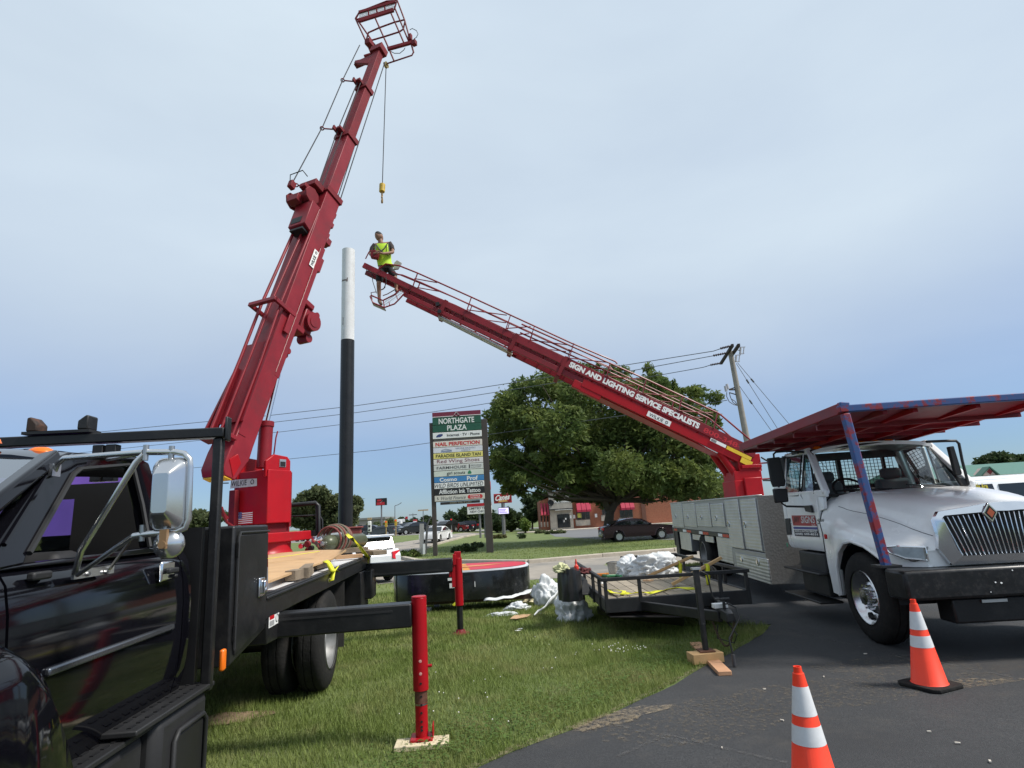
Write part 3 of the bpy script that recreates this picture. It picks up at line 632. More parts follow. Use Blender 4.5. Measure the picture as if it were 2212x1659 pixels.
q = MB(); q.cyl(V(x2, L2.y, .03), mid, .045, .045, 20); obj('leg_inner_tube', q, mat('dark_grease_steel', (.03, .03, .031), .35, .5, var=.3, vscale=9), lg)
q = MB(); q.lathe([(.13, .0), (.13, .02), (.07, .045), (.06, .07), (.05, .072)], V(x2, L2.y, .0), (0, 0, 1), 20); obj('foot_plate', q, DRED, lg)
q = MB(); q.box(V(x2-.02, L2.y-.064, top.z-.26), (.05, .004, .06)); obj('white_tag', q, WPAINT, lg)
q = MB(); p = B(778, 1235, .0); q.bb((1.8, -.02, .52), (2.4, .6, 1.02)); obj('rear_side_panel', q, BLACKM, bt, bevel=.01)
# --- rear handrail of the bed (black tube gate)
def XR(px, py): return BT.px(px, py, 2.65)
q = MB(); q.tube([XR(622, 1092), XR(682, 1086), XR(688, 1092), XR(690, 1180)], .035, 8); q.tube([XR(622, 1115), XR(690, 1112), XR(696, 1122), XR(698, 1180)], .015, 6); q.beam(XR(600, 1155), XR(700, 1150), .05, .08); q.beam(XR(686, 1092), XR(688, 1180), .06, .05, (1, 0, 0)); obj('tail_handrail', q, BLACKM, bt)
# ================================================================ the crane on the truck (parts of the truck)
KX = Vector((math.cos(R_(67)), math.sin(R_(67)), 0)); KY = Vector((-KX.y, KX.x, 0))
P_ = atY(578, 1080, 8.1); C0 = P_+KX*.275+KY*.325; C0.z = 1.2
K = Frame(C0, KX); KM = BT.I @ K.M
def kobj(name, q, m, par=bt, **kw): return obj(name, q.xf(KM), m, par, **kw)
def KS(px, py, y=-.25): return K.py(px, py, y)
q = MB(); q.lathe([(.62, .0), (.60, .03), (.42, .10), (.36, .2), (.36, .30)], (0, 0, 0), (0, 0, 1), 28); kobj('crane_pedestal', q, BRED)
q = MB(); q.bb((-.40, -.40, .30), (.50, .42, .43)); kobj('turntable_plate', q, BRED, bevel=.012)
q = MB(); q.bb((-.2, -.25, .43), (.22, .25, .60)); kobj('slew_ring', q, DRED)
q = MB(); q.bb((-.275, -.325, .56), (.16, .325, 1.30)); col = kobj('crane_column', q, BRED, bevel=.012)
q = MB(); q.bb((.162, -.30, .50), (.20, -.1, 1.28)); kobj('column_edge', q, RED, bevel=.006)
for y_ in (-.30, .24):
    q = MB(); q.prism([(-.30, y_, 1.2), (.16, y_, 1.2), (.16, y_, 1.44), (.10, y_, 1.50), (-.15, y_, 1.52), (-.30, y_, 1.42)], (0, .05, 0)); kobj('column_ear', q, BRED, bevel=.01)
q = MB(); q.box((.0, -.307, 1.40), (.12, .006, .11)); pl = kobj('data_plate', q, ALU); q = MB(); q.box((.0, -.311, 1.385), (.095, .004, .07)); kobj('plate_print', q, KPAINT, pl)
# WILKIE plate and flag on the dark back face of the column (x = -.275)
def CB(px, py): return K.px(px, py, -.282)
def plate(name, a, b_, c_, d_, par, off, m=WPAINT):
    q = MB(); q.quad(a, b_, c_, d_); return kobj(name, q, m, par)
a, b_, c_, d_ = CB(497, 1055), CB(555, 1049), CB(555, 1033), CB(499, 1036); pl = plate('name_plate', a, b_, c_, d_, col, 0, mat('worn_plate', (.62, .62, .62), .5, var=.15, vscale=12))
e = V(-.003, 0, 0); q = MB(); text(q, 'WILKIE', a.lerp(b_, .02)+(d_-a)*.2+e, (b_-a)*.60, (d_-a)*.62, .0); q.torus(a.lerp(b_, .82)+(d_-a)*.5+e, (1, 0, 0), .03, .005, 14, 4); kobj('plate_lettering', q, KPAINT, pl)
fa, fb, fc = CB(507, 1134), CB(545, 1131), CB(508, 1107)
fy = fb-fa; fz = fc-fa
q = MB(); q.quad(fa, fb, fb+fz, fa+fz); fl = kobj('flag_decal', q, WPAINT, col)
q = MB()
for i in range(0, 13, 2): q.quad(fa+fz*(i/13)+e*.8, fb+fz*(i/13)+e*.8, fb+fz*((i+1)/13)+e*.8, fa+fz*((i+1)/13)+e*.8)
kobj('flag_stripes', q, REDLENS, fl)
q = MB(); q.quad(fa+fz*(6/13)+e*1.6, fa+fy*.4+fz*(6/13)+e*1.6, fa+fy*.4+fz+e*1.6, fa+fz+e*1.6); kobj('flag_canton', q, mat('flag_blue', (.05, .07, .25), .5), fl)
q = MB()
for r_ in range(5):
    for c2_ in range(6 if r_ % 2 == 0 else 5):
        p = fa+fz*(6/13+7/13*(r_+.5)/5)+fy*.4*((c2_+.5+(.5 if r_ % 2 else 0))/6)+e*2.2; q.box(p, (.001, .006, .006))
kobj('flag_stars', q, WPAINT, fl)
# boom frame: t along the boom, y across, n towards its upper side
_m = [K.py(x, y, -.22) for x, y in ((540, 930), (833, 111))]
BO = V(_m[0].x, 0, _m[0].z); BU = V(_m[1].x-_m[0].x, 0, _m[1].z-_m[0].z).normalized(); BN = V(-BU.z, 0, BU.x)
_to = [0., 4.48, 6.0, 7.45, 8.58]; _tn = []; _sc = []
for _t, (x, y) in zip(_to, ((540, 930), (725, 420), (770, 293), (808, 188), (833, 111))):
    v = K.py(x, y, -.22); _tn.append((V(v.x, 0, v.z)-BO).dot(BU)); _sc.append((K.W(v.x, v.y, v.z)-CAM).dot(F_)/8.6)
_os = [1., 1.09, 1.16, 1.24, 1.31]
def bmap(v):
    t = v.x
    if t <= 0: return V(t*_tn[1]/_to[1], v.y, v.z)
    for i in range(4):
        if t <= _to[i+1] or i == 3:
            u = (t-_to[i])/(_to[i+1]-_to[i]); s_ = (_sc[i]+(_sc[i+1]-_sc[i])*u)/(_os[i]+(_os[i+1]-_os[i])*u); return V(_tn[i]+(_tn[i+1]-_tn[i])*u, v.y*s_, v.z*s_)
BMx = Matrix(((BU.x, 0, BN.x, BO.x), (0, 1, 0, 0), (BU.z, 0, BN.z, BO.z), (0, 0, 0, 1)))
KB = KM @ BMx; BI = BMx.inverted()
def bobj(name, q, m, par=bt, **kw):
    q.v = [bmap(v) for v in q.v]; return obj(name, q.xf(KB), m, par, **kw)
def BS(px, py, y=-.23):
    v = BI @ K.py(px, py, y); return v       # pixel on the boom's side plane -> (t, y, n)
secs = [(-.30, 4.48, .20, .155, RED), (4.2, 6.0, .135, .105, RED), (5.8, 7.45, .105, .085, DRED), (7.2, 8.70, .085, .068, DRED)]
for i, (t0, t1, hy, hn, mm) in enumerate(secs):
    q = MB(); q.bb((t0, -hy, -hn), (t1, hy, hn)); sct = bobj('boom_section', q, mm, bevel=.008)
    if i < 3:
        q = MB()
        for (ya, yb2, na, nb) in ((-hy-.025, -hy-.002, -hn-.025, hn+.025), (hy+.002, hy+.025, -hn-.025, hn+.025), (-hy, hy, hn+.002, hn+.025), (-hy, hy, -hn-.025, -hn-.002)):
            q.bb((t1-.10, ya, na), (t1+.01, yb2, nb))
        bobj('boom_collar', q, DRED, sct, bevel=.004)
        q = MB(); q.bb((t1-.02, -.04, hn+.02), (t1+.03, .04, hn+.13)); q.bb((t1-.06, .05, hn+.02), (t1+.02, .08, hn+.18)); q.cyl((t1, .02, hn+.08), (t1-.06, .22, hn+.22), .012); q.torus((t1-.07, .24, hn+.24), (1, .3, 0), .03, .010, 12, 6); bobj('cable_guide', q, DRED, sct)
# base section details
q = MB(); q.bb((.9, -.215, -.18), (3.35, -.202, -.09)); q.bb((.9, -.205, -.19), (3.35, .205, -.156)); bobj('doubler_plate', q, RED, bevel=.004)
q = MB(); q.bb((-.1, -.210, .02), (1.9, -.202, .153)); bobj('side_plate', q, RED)
q = MB(); q.tube([(.95+.06*i, -.217, -.09+.004*(i % 2)) for i in range(40)], .0055, 4); bobj('weld_bead', q, mat('chipped_weld', (.5, .3, .28), .6, var=.4, vscale=60))
q = MB(); q.bb((.05, -.28, .19), (1.3, .25, .21)); q.prism([(-.2, .20, .17), (.9, .20, .17), (.9, .20, .27), (.1, .20, .36), (-.2, .20, .36)], (0, .03, 0)); bobj('hose_guard', q, RED)
q = MB(); q.bb((-.22, -.26, .17), (-.17, .28, .39)); bobj('base_cross_plate', q, RED, bevel=.006)
for j, (y_, n0, n1) in enumerate(((.10, .34, .25), (-.04, .30, .205), (-.20, .22, .20))):
    q = MB(); q.tube([(-.17, y_, n0), (1.0, y_, n0*.98), (1.9, y_, (n0+n1)/2+.03), (3.9, y_, n1-.03)], .024 if j == 0 else .018, 8); bobj('hydraulic_pipe', q, RED)
q = MB()
for y_ in (-.27, .22): q.bb((1.86, y_, -.05), (1.92, y_+.045, .40))
q.bb((1.86, -.27, .36), (1.92, .265, .42)); q.bb((1.55, -.262, -.04), (1.9, -.228, .06)); bobj('pipe_bracket', q, RED, bevel=.006)
# boom foot and yellow warning plate
q = MB(); q.prism([(-.66, -.21, -.05), (-.35, -.21, -.16), (.1, -.21, -.16), (.1, -.21, .16), (-.35, -.21, .19), (-.58, -.21, .19), (-.66, -.21, .13)], (0, .42, 0)); bobj('boom_foot', q, RED, bevel=.015)
q = MB(); q.prism([(-.64, -.19, .0), (-.45, -.225, -.02), (-.36, -.225, .08), (-.46, -.19, .15)], (0, -.03, 0)); bobj('foot_cheek', q, BRED, bevel=.005)
q = MB(); q.bb((-.675, -.20, .0), (-.663, .2, .12)); bobj('warning_strip', q, mat('yellow_warning', (.6, .34, .02), .5, var=.2, vscale=20))
q = MB(); q.tube([K.L(atY(473, 1020, 8.0)), K.L(atY(466, 1060, 7.95)), K.L(atY(470, 1095, 8.0)), K.L(atY(490, 1120, 8.15))], .03, 8); q.tube([K.L(atY(478, 1095, 8.0)), K.L(atY(490, 1128, 8.1)), K.L(atY(505, 1138, 8.2))], .02, 8); kobj('hydraulic_hose', q, DRED)
q = MB(); q.bb((-.36, .2, .5), (-.28, .32, 1.05)); kobj('valve_bank', q, DRED, bevel=.008)
q = MB(); p = CB(494, 1043); q.cyl(p, p+V(-.06, .04, 0), .008); q.lathe([(.0, -.015), (.015, 0), (.0, .015)], p+V(-.07, .05, 0), (1, 0, 0), 8); kobj('control_knob', q, KPAINT)
# WILKIE plate on the boom side
a, b_, c_, d_ = [BI @ K.py(x, y, -.2285) for x, y in ((650, 640), (662, 645), (673, 604), (663, 597))]
for v in (a, b_, c_, d_): v.y = -.2292
A_ = V(2.86, -.2180, -.085); Bx = V(.33, 0, 0); By = V(0, 0, .10)
q = MB(); q.quad(A_, A_+Bx, A_+Bx+By, A_+By); pl = bobj('name_plate', q, WPAINT)
q = MB(); text(q, 'WILKIE', A_+Bx*.06+By*.2+V(0, -.003, 0), Bx*.62, By*.6, 0.01); q.torus(A_+Bx*.86+By*.5+V(0, -.003, 0), (0, 1, 0), .02, .005, 10, 4); bobj('plate_lettering', q, KPAINT, pl)
# under-boom winch
q = MB(); q.bb((1.80, -.15, -.40), (1.9, .15, -.17)); q.bb((2.28, -.15, -.42), (2.38, .15, -.17)); q.bb((1.88, -.12, -.55), (2.30, .12, -.30)); win = bobj('winch_housing', q, RED, bevel=.02)
q = MB(); q.cyl((2.10, -.19, -.47), (2.10, .19, -.47), .15, .15, 20); q.cyl((2.10, -.20, -.47), (2.10, -.19, -.47), .09, .09, 16); q.cyl((1.86, -.1, -.56), (1.86, .1, -.56), .07, .07, 14); q.cyl((2.33, -.08, -.58), (2.33, .08, -.58), .05, .05, 14); bobj('winch_drum', q, RED, win)
q = MB(); q.prism([(1.1, -.1, -.16), (1.5, -.1, -.16), (1.55, -.1, -.24), (1.35, -.1, -.30)], (0, .2, 0)); q.cyl((1.42, -.13, -.25), (1.42, .13, -.25), .05); bobj('cylinder_lug', q, RED, bevel=.006)
q = MB(); q.bb((3.5, -.20, -.26), (3.62, .10, -.16)); q.prism([(2.98, -.13, -.30), (3.25, -.13, -.30), (3.25, -.13, -.16), (2.98, -.13, -.16)], (0, .2, 0)); bobj('stop_block', q, RED, bevel=.006)
# top-side winch and box near the first collar
q = MB(); q.prism([(3.40, -.20, .166), (3.95, -.20, .166), (3.95, -.20, .34), (3.45, -.20, .34)], (0, .34, 0)); bx = bobj('winch_box', q, RED, bevel=.01)
q = MB(); q.bb((3.5, -.1, .342), (3.62, .1, .346)); q.bb((3.37, -.16, .18), (3.405, .1, .32)); bobj('box_opening', q, KPAINT, bx)
q = MB(); q.cyl((4.10, -.10, .32), (4.10, .26, .32), .11, .11, 20); q.cyl((4.10, -.13, .32), (4.10, -.10, .32), .15, .15, 8); q.cyl((4.10, .26, .32), (4.10, .29, .32), .15, .15, 8); q.box((3.98, .1, .42), (.14, .2, .12)); q.box((4.22, -.02, .40), (.08, .12, .16)); q.box((4.38, .0, .28), (.12, .3, .2)); q.box((4.3, .22, .48), (.14, .08, .1)); tw = bobj('top_winch', q, DRED, bevel=.01)
q = MB(); q.tube([(4.35, -.1, .5), (4.42, -.05, .58), (4.42, .2, .58), (4.3, .24, .5)], .008, 6); bobj('winch_guard', q, BLACKM, tw)
for (t_, n_) in ((4.22, -.20), (4.0, -.22), (3.75, -.21)):
    q = MB(); q.box((t_, -.05, n_), (.10, .12, .09)); bobj('sheave_lug', q, RED, bevel=.008)
q = MB(); q.torus((3.62, -.05, -.24), (0, 1, 0), .07, .025, 14, 8); bobj('shackle', q, RED)
# wire ropes
CABLE = mat('wire_rope', (.05, .05, .055), .7, .0, spec=.2)
for pts, r_ in (([(4.3, .2, .5), (6.0, .24, .345), (7.45, .24, .325), (8.55, .2, .30)], .009), ([(4.6, .05, .16), (6.0, .05, .19), (7.45, .04, .17)], .009), ([(4.6, -.02, .14), (7.45, -.02, .15)], .008), ([(4.4, -.16, -.17), (8.45, -.12, -.12)], .009), ([(4.4, -.10, -.16), (6.0, -.09, -.13)], .008)):
    q = MB(); q.tube(pts, r_, 6); bobj('wire_rope', q, CABLE)
# lift cylinder
q = MB(); q.cyl((-.06, 0, 1.35), (-.035, 0, 1.99), .098, .098, 22); q.cyl((-.036, 0, 1.96), (-.034, 0, 2.04), .11, .11, 22); q.tube([(.05, -.08, 1.55), (.07, -.09, 1.8), (.09, -.1, 1.9)], .012, 6); cy = kobj('lift_cylinder', q, RED, bevel=.006)
q = MB(); _r = K.py(601, 808, 0.); q.cyl((-.034, 0, 2.0), (_r.x, 0, _r.z), .034, .034, 16); kobj('cylinder_rod', q, CHROME, cy)
# boom head, hoist rope, hook
q = MB(); q.bb((8.62, -.13, -.11), (8.78, .13, .11)); q.bb((8.50, .08, -.05), (8.60, .52, .05)); q.prism([(8.45, .08, .02), (8.6, .50, .02), (8.52, .50, .02), (8.25, .10, .02)], (0, 0, .05)); hd = bobj('boom_head', q, DRED, bevel=.008)
SHW = K.py(834, 140, 0.)
q = MB(); q.lathe([(.03, -.02), (.075, -.025), (.065, 0), (.075, .025), (.03, .02)], SHW, (0, 1, 0), 18); kobj('hoist_sheave', q, mat('brass_sheave', (.5, .33, .08), .4, .5), hd)
hk = K.py(826, 398, 0.); hk2 = K.py(825, 414, 0); sw = SHW
q = MB(); q.tube([sw, hk], .010, 6); kobj('hoist_rope', q, CABLE)
YEL = mat('yellow_block', (.55, .36, .03), .5, var=.15, vscale=10, dirt=(.2, .12, .03), damt=.5, dscale=12)
ln = (hk-hk2).length
q = MB(); q.cyl(hk2, hk, .060, .064, 18); hb = kobj('hook_block', q, YEL, bevel=.006)
q = MB(); b0 = hk2
hp = [b0, b0+V(0, 0, -.05), b0+V(.02, .01, -.09), b0+V(-.02, -.01, -.13), b0+V(.035, .02, -.17), b0+V(.045, .03, -.22), b0+V(.0, 0, -.255), b0+V(-.05, -.03, -.235), b0+V(-.055, -.035, -.19)]
q.tube(hp, [.018, .018, .02, .018, .02, .022, .022, .016, .008], 8); kobj('hook', q, mat('hook_steel', (.42, .26, .10), .5, .3), hb)
# work basket at the boom tip: floor grating on top, tubular cage
YB = K.W(*SHW).y-.1
def P3(px, py, d_=0.): return K.L(atY(px, py, YB+d_))
def T1(x, y): return (x*.14884+658.3, y*.14884)
F0, F1 = P3(*T1(735, 265)), P3(*T1(1345, 5))       # near floor edge
G0, G1 = P3(*T1(790, 330), .55), P3(*T1(1300, 150), .55)
A0, A1 = P3(*T1(890, 610)), P3(*T1(1560, 640))
DD = P3(*T1(735, 265), .55)-F0
bk = MB(); bk.prism([P3(*T1(735, 268)), P3(*T1(790, 330)), P3(*T1(1300, 150)), P3(*T1(1350, 10)), P3(*T1(1300, 85)), P3(*T1(800, 285))], DD*.02)
q = MB(); q.tube([P3(*T1(740, 262)), P3(*T1(795, 170)), P3(*T1(1190, 15)), P3(*T1(1340, 0)), P3(*T1(1300, 130)), P3(*T1(1250, 175)), P3(*T1(810, 315)), P3(*T1(740, 262))], .022, 6)
q.beam(P3(*T1(775, 300)), P3(*T1(1290, 140)), .05, .10, (0, 0, 1)); q.beam(P3(*T1(785, 180)), P3(*T1(1320, 20)), .05, .07, (0, 0, 1))
for u_ in (.25, .48, .7): q.beam(P3(*T1(790+u_*520, 190-u_*180)), P3(*T1(770+u_*520+40, 300-u_*150)), .035, .03)
bas = kobj('work_basket', q, DRED, bevel=.004)
q = MB()
for i in range(26):
    u_ = (i+.5)/26; q.beam(P3(*T1(790+u_*510, 195-u_*165)), P3(*T1(785+u_*520, 295-u_*160)), .012, .006)
for i in range(5):
    v_ = (i+.5)/5; q.beam(P3(*T1(788, 195+v_*100)), P3(*T1(1305, 30+v_*105)), .008, .006)
kobj('floor_grating', q, mat('pale_grating', (.45, .43, .43), .6), bas)
q = MB()
for pts in ([(735, 265), (890, 600)], [(775, 300), (970, 580)], [(1025, 265), (1215, 690), (1300, 890)], [(1255, 195), (1435, 610)], [(1310, 120), (1510, 600)], [(1345, 10), (1450, 290), (1540, 620), (1580, 760)], [(890, 590), (925, 470), (1080, 400), (1300, 320), (1440, 285), (1455, 310), (1430, 420), (1370, 460), (1150, 530), (890, 605)], [(1540, 620), (1580, 750), (1555, 800), (1300, 885), (1195, 920)], [(930, 690), (970, 790)], [(1020, 690), (1045, 760)], [(860, 810), (1080, 745)]):
    q.tube([P3(*T1(*p), .0) for p in pts], .019, 6)
kobj('basket_rail', q, DRED, bas)
q = MB(); q.beam(P3(*T1(1200, 710)), P3(*T1(1560, 610)), .06, .08); q.box(P3(*T1(950, 640)), (.24, .14, .13)); q.box(P3(*T1(1590, 620)), (.1, .1, .12)); q.box(P3(*T1(1530, 540)), (.08, .08, .16)); q.beam(P3(*T1(860, 815)), P3(*T1(1080, 745)), .05, .05); kobj('basket_control_box', q, DRED, bas, bevel=.008)
q = MB(); q.tube([P3(*T1(1525, 430)), P3(*T1(1560, 410)), P3(*T1(1620, 440)), P3(*T1(1645, 490)), P3(*T1(1620, 540)), P3(*T1(1585, 560))], .008, 6); q.tube([P3(*T1(1245, 740)), P3(*T1(1300, 770)), P3(*T1(1380, 770)), P3(*T1(1440, 720)), P3(*T1(1455, 690))], .008, 6); kobj('basket_hose', q, BLACKM, bas)
# ================================================================ white ladder truck
axw = ray(1186, 1105); WT = Frame((3.9, 7.1, 0), (axw.x, axw.y))
wt = thing('ladder_truck', 'white service truck with aluminium side boxes and a raised red ladder boom, parked at right', 'ladder truck', WT.O, WT.ang)
def Wp(px, py, y=0.): return WT.py(px, py, y)
def C7(x, y): return ((2950+.4892*x)/1.8228, (1550+.4892*y)/1.8228)
def C6(x, y): return ((2600+.36157*x)/1.8228, (1850+.36157*y)/1.8228)
def C8(x, y): return ((3000+.5268*x)/1.8228, (2150+.5268*y)/1.8228)
WC = -1.1
def mirr(v): return Vector((v.x, 2*WC-v.y, v.z))
# wave-ribbed aluminium and diamond plate
def ribbed(name, col, sc, axis='Z', st=.11):
    m, t, b, L = node_mat(name); tcn = t.nodes.new('ShaderNodeTexCoord').outputs['Object']
    wv = t.nodes.new('ShaderNodeTexWave'); wv.bands_direction = axis; wv.inputs['Scale'].default_value = sc; wv.inputs['Distortion'].default_value = .15; L(tcn, wv.inputs['Vector'])
    b.inputs['Metallic'].default_value = .85; b.inputs['Roughness'].default_value = .38
    L(mixc(t, L, mrange(t, L, noise(t, L, tcn, 3), .3, .7), tuple(c*.85 for c in col), tuple(c*1.1 for c in col)), b.inputs['Base Color']); bumpn(t, L, b, wv.outputs['Fac'], st, .03); return m
RIB = ribbed('ribbed_aluminium', (.60, .60, .59), 5.5)
m, t, b, L = node_mat('diamond_plate'); tcn = t.nodes.new('ShaderNodeTexCoord').outputs['Object']
vo = t.nodes.new('ShaderNodeTexVoronoi'); vo.inputs['Scale'].default_value = 26; L(tcn, vo.inputs['Vector']); b.inputs['Metallic'].default_value = .8; b.inputs['Roughness'].default_value = .42
L(mixc(t, L, mrange(t, L, vo.outputs['Distance'], .1, .6), (.46, .45, .435), (.40, .39, .375)), b.inputs['Base Color']); bumpn(t, L, b, vo.outputs['Distance'], .12, .02); DIA = m
# --- frame, axles, wheels
q = MB(); q.bb((-.7, -.78, .55), (10.2, -.70, .82)); q.bb((-.7, -1.5, .55), (10.2, -1.42, .82)); q.cyl((0, -.2, .5), (0, -2.0, .5), .07); q.cyl((7.2, -.2, .5), (7.2, -2.0, .5), .09); q.bb((.2, -1.4, .4), (1.2, -.8, .9)); obj('chassis_frame', q, BLACKM, wt)
wheel(wt, (0, 0, .5), 1, w=.28, rim=mat('polished_rim', (.62, .62, .63), .24, 1.), deep=.02, nuts=True); wheel(wt, (0, -2.2, .5), -1, w=.28, rim=CHROME)
for y_, sd_ in ((-.02, 1), (-.36, 1), (-2.18, -1), (-1.84, -1)): wheel(wt, (7.2, y_, .5), sd_, rim=GREYST, deep=.1)
# --- hood and fenders (half sections, mirrored)
SEC = [ # x, zc, (ye,ze), (yk,zk), (yf,zf), (yo,zo), zb
    (1.00, 1.70, (.78, 1.66), (.88, 1.58), (.97, 1.42), (1.00, 1.18), .42),
    (.72, 1.70, (.77, 1.655), (.86, 1.52), (.97, 1.36), (1.04, 1.17), .42),
    (.615, 1.695, (.765, 1.65), (.855, 1.50), (.975, 1.345), (1.07, 1.165), .44),
    (.55, 1.69, (.76, 1.645), (.85, 1.48), (.98, 1.34), (1.09, 1.16), .79),
    (.40, 1.68, (.75, 1.63), (.84, 1.455), (.99, 1.335), (1.11, 1.155), .975),
    (.20, 1.665, (.735, 1.605), (.825, 1.43), (1.00, 1.325), (1.125, 1.15), 1.085),
    (.00, 1.645, (.715, 1.575), (.81, 1.40), (1.0, 1.31), (1.13, 1.145), 1.115),
    (-.25, 1.61, (.69, 1.53), (.79, 1.35), (.985, 1.265), (1.12, 1.125), 1.07),
    (-.42, 1.58, (.665, 1.49), (.765, 1.305), (.96, 1.22), (1.10, 1.10), .99),
    (-.56, 1.545, (.645, 1.455), (.745, 1.26), (.925, 1.17), (1.07, 1.075), .90),
    (-.70, 1.505, (.615, 1.42), (.72, 1.22), (.87, 1.12), (1.01, 1.045), .89),
    (-.80, 1.46, (.585, 1.385), (.685, 1.19), (.80, 1.08), (.93, 1.02), .89),
    (-.86, 1.41, (.555, 1.35), (.645, 1.16), (.735, 1.05), (.84, 1.0), .89)]
def sec_pts(S_, sg):
    x, zc, e_, k_, f_, o_, zb = S_
    P = [(0, zc), (e_[0]*.5, zc-.012*1), (e_[0]*.82, (zc+e_[1])/2+.012), e_, ((e_[0]*.35+k_[0]*.65), (e_[1]*.35+k_[1]*.65)+.008), k_, ((k_[0]+f_[0])/2, (k_[1]+f_[1])/2+.012), f_, ((f_[0]+o_[0])/2+.025, (f_[1]+o_[1])/2+.02), o_, (o_[0]+.005, o_[1]*.5+zb*.5), (o_[0]-.01, zb), (o_[0]-.05, zb), (o_[0]-.06, zb+.03)]
    return [Vector((x, WC+sg*a, z)) for a, z in P]
q = MB()
for sg in (1, -1): q.loft([sec_pts(s_, sg) for s_ in SEC], False, False)
hood = obj('hood', q, WHITE, wt, smooth=50, recalc=True)
for sg in (1, -1):
    q = MB(); pts = [Vector((s_[0], WC+sg*(s_[5][0]+.004), s_[6]+.0)) for s_ in SEC[1:10]]
    q.tube([p+V(0, 0, .01) for p in pts], .02, 6); obj('fender_flange', q, WHITE, hood)
q = MB()
for sg in (1, -1): q.loft([[Vector((x_, WC+sg*.55, z_)), Vector((x_, WC+sg*1.06, z_))] for x_, z_ in [(.62*math.cos(R_(a)), .5+.60*math.sin(R_(a))) for a in range(0, 181, 15)]], False, False)
q.bb((-.6, WC-.55, .6), (.9, WC+.55, 1.3)); obj('wheel_well', q, KPAINT, wt)
for sg in (1, -1):
    q = MB(); q.tube([sec_pts(s_, sg)[5]+V(0, sg*.003, 0) for s_ in SEC[1:-1]], .0045, 5); obj('hood_seam', q, mat('seam_grey', (.12, .12, .12), .7), hood)
    q = MB(); q.tube([v+V(.006, sg*.002, .002) for v in sec_pts(SEC[0], sg)[3:11]], .007, 5); obj('cowl_gap', q, KPAINT, hood)
# --- cab
TLp = Wp(*C7(495, 470), -.27); BLp = Wp(*C7(618, 826), -.19); XR_ = 2.22; TLp.z += .055; zroof = TLp.z+.035
CSIDE = [(-.115, 1.70), (-.105, 1.60), (-.10, 1.40), (-.10, 1.1), (-.11, .98), (-.14, .93)]
def cskin(xa, xb, name, par=wt, mir=False, slope=0.):
    rings = []
    for i in range(3):
        x_ = xa+(xb-xa)*i/2; pr = [Vector((x_ + (slope*(1.7-z_) if i == 2 else 0), y_, z_)) for y_, z_ in CSIDE]
        pr = pr + [p+V(0, -.05, 0) for p in reversed(pr)]
        rings.append([mirr(p) for p in pr] if mir else pr)
    return obj(name, MB().loft(rings), WHITE, par, smooth=50)
xdf_, xdr = 1.02, 2.10
dr = cskin(xdf_, xdr, 'door'); cskin(xdr+.012, XR_, 'cab_corner'); cskin(xdf_, XR_, 'far_door', mir=True)
# upper side with window openings: frame strip and panes
tf = V(TLp.x+.03, TLp.y+.015, TLp.z-.01); tr_ = V(XR_, TLp.y+.015, TLp.z-.02); bf = V(xdf_-.22, -.135, 1.70); brr = V(XR_, -.115, 1.70)
def lerp4(u_, v_): return bf.lerp(brr, u_).lerp(tf.lerp(tr_, u_), v_)
winB = [Wp(*C7(x, y), -.185) for x, y in ((255, 518), (394, 502), (436, 818), (310, 822))]
winA = [Wp(*C7(x, y), -.175) for x, y in ((412, 497), (468, 535), (540, 740), (562, 850), (480, 862), (452, 820))]
def onside(v): # put a traced point on the sloping upper side
    f_ = max(0, min(1, (v.z-1.70)/(tf.z-1.70))); v = v.copy(); v.y = -.125+(tf.y+.125)*f_; return v
outer_ = [bf, tf, tr_, brr]
for mir in (False, True):
    M_ = mirr if mir else (lambda v: v)
    q = MB()
    # pillars and rails as solid bars round the panes
    A0 = onside(winA[-1]); 
    q.beam(M_(bf+V(.02, -.02, 0)), M_(tf+V(.01, -.02, -.02)), .10, .06, (1, 0, 0)); q.beam(M_(tf+V(0, -.02, -.015)), M_(tr_+V(0, -.02, -.015)), .06, .08); q.beam(M_(tr_+V(-.06, -.02, 0)), M_(brr+V(-.06, -.02, 0)), .06, .12, (1, 0, 0)); q.beam(M_(bf+V(0, -.02, -.0)), M_(brr+V(0, -.02, -.0)), .06, .10)
    vb = onside(Wp(*C7(440, 815), -.18)); vt = onside(Wp(*C7(402, 500), -.18)); q.beam(M_(vb+V(0, -.02, -.12)), M_(vt+V(0, -.02, .02)), .05, .045, (1, 0, 0))
    obj('upper_side_frame', q, WHITE, wt, bevel=.02, smooth=50)
    for wn in (winB, winA):
        pts = [onside(v)+V(0, .006, 0) for v in wn]
        q = MB(); q.add([M_(p) for p in pts], [tuple(range(len(pts)))]); pn = obj('side_window', q, glassmat('cab_side_glass', (.30, .42, .46), .5), wt)
        q = MB(); q.tube([M_(p) for p in pts+[pts[0], pts[1]]], .012, 6); obj('window_seal', q, PLASTIC, pn)
for s2 in (0, 1):
    q = MB(); P = [V(.90, -.150, 1.73), V(1.08, -.125, 1.71), V(1.08, -.115, 1.45), V(.90, -.13, 1.50)]; q.prism([mirr(v) for v in P] if s2 else P, (0, -.04 if not s2 else .04, 0)); obj('cowl_panel', q, WHITE, wt)
# roof
q = MB(); rings = []
for i in range(9):
    u_ = i/8; x_ = TLp.x-.04+(XR_-TLp.x+.06)*u_; ez = -.05*(1-u_)**3-.03*u_**6
    rg = [Vector((x_-.10*math.sin(math.pi*k/12)*(1-u_), TLp.y+(2*(WC-TLp.y))*k/12, zroof-.03+ez+.075*math.sin(math.pi*k/12)**.55)) for k in range(13)]
    rings.append(rg+[p+V(0, 0, -.05) for p in reversed(rg)])
obj('cab_roof', q.loft(rings), WHITE, wt, smooth=60)
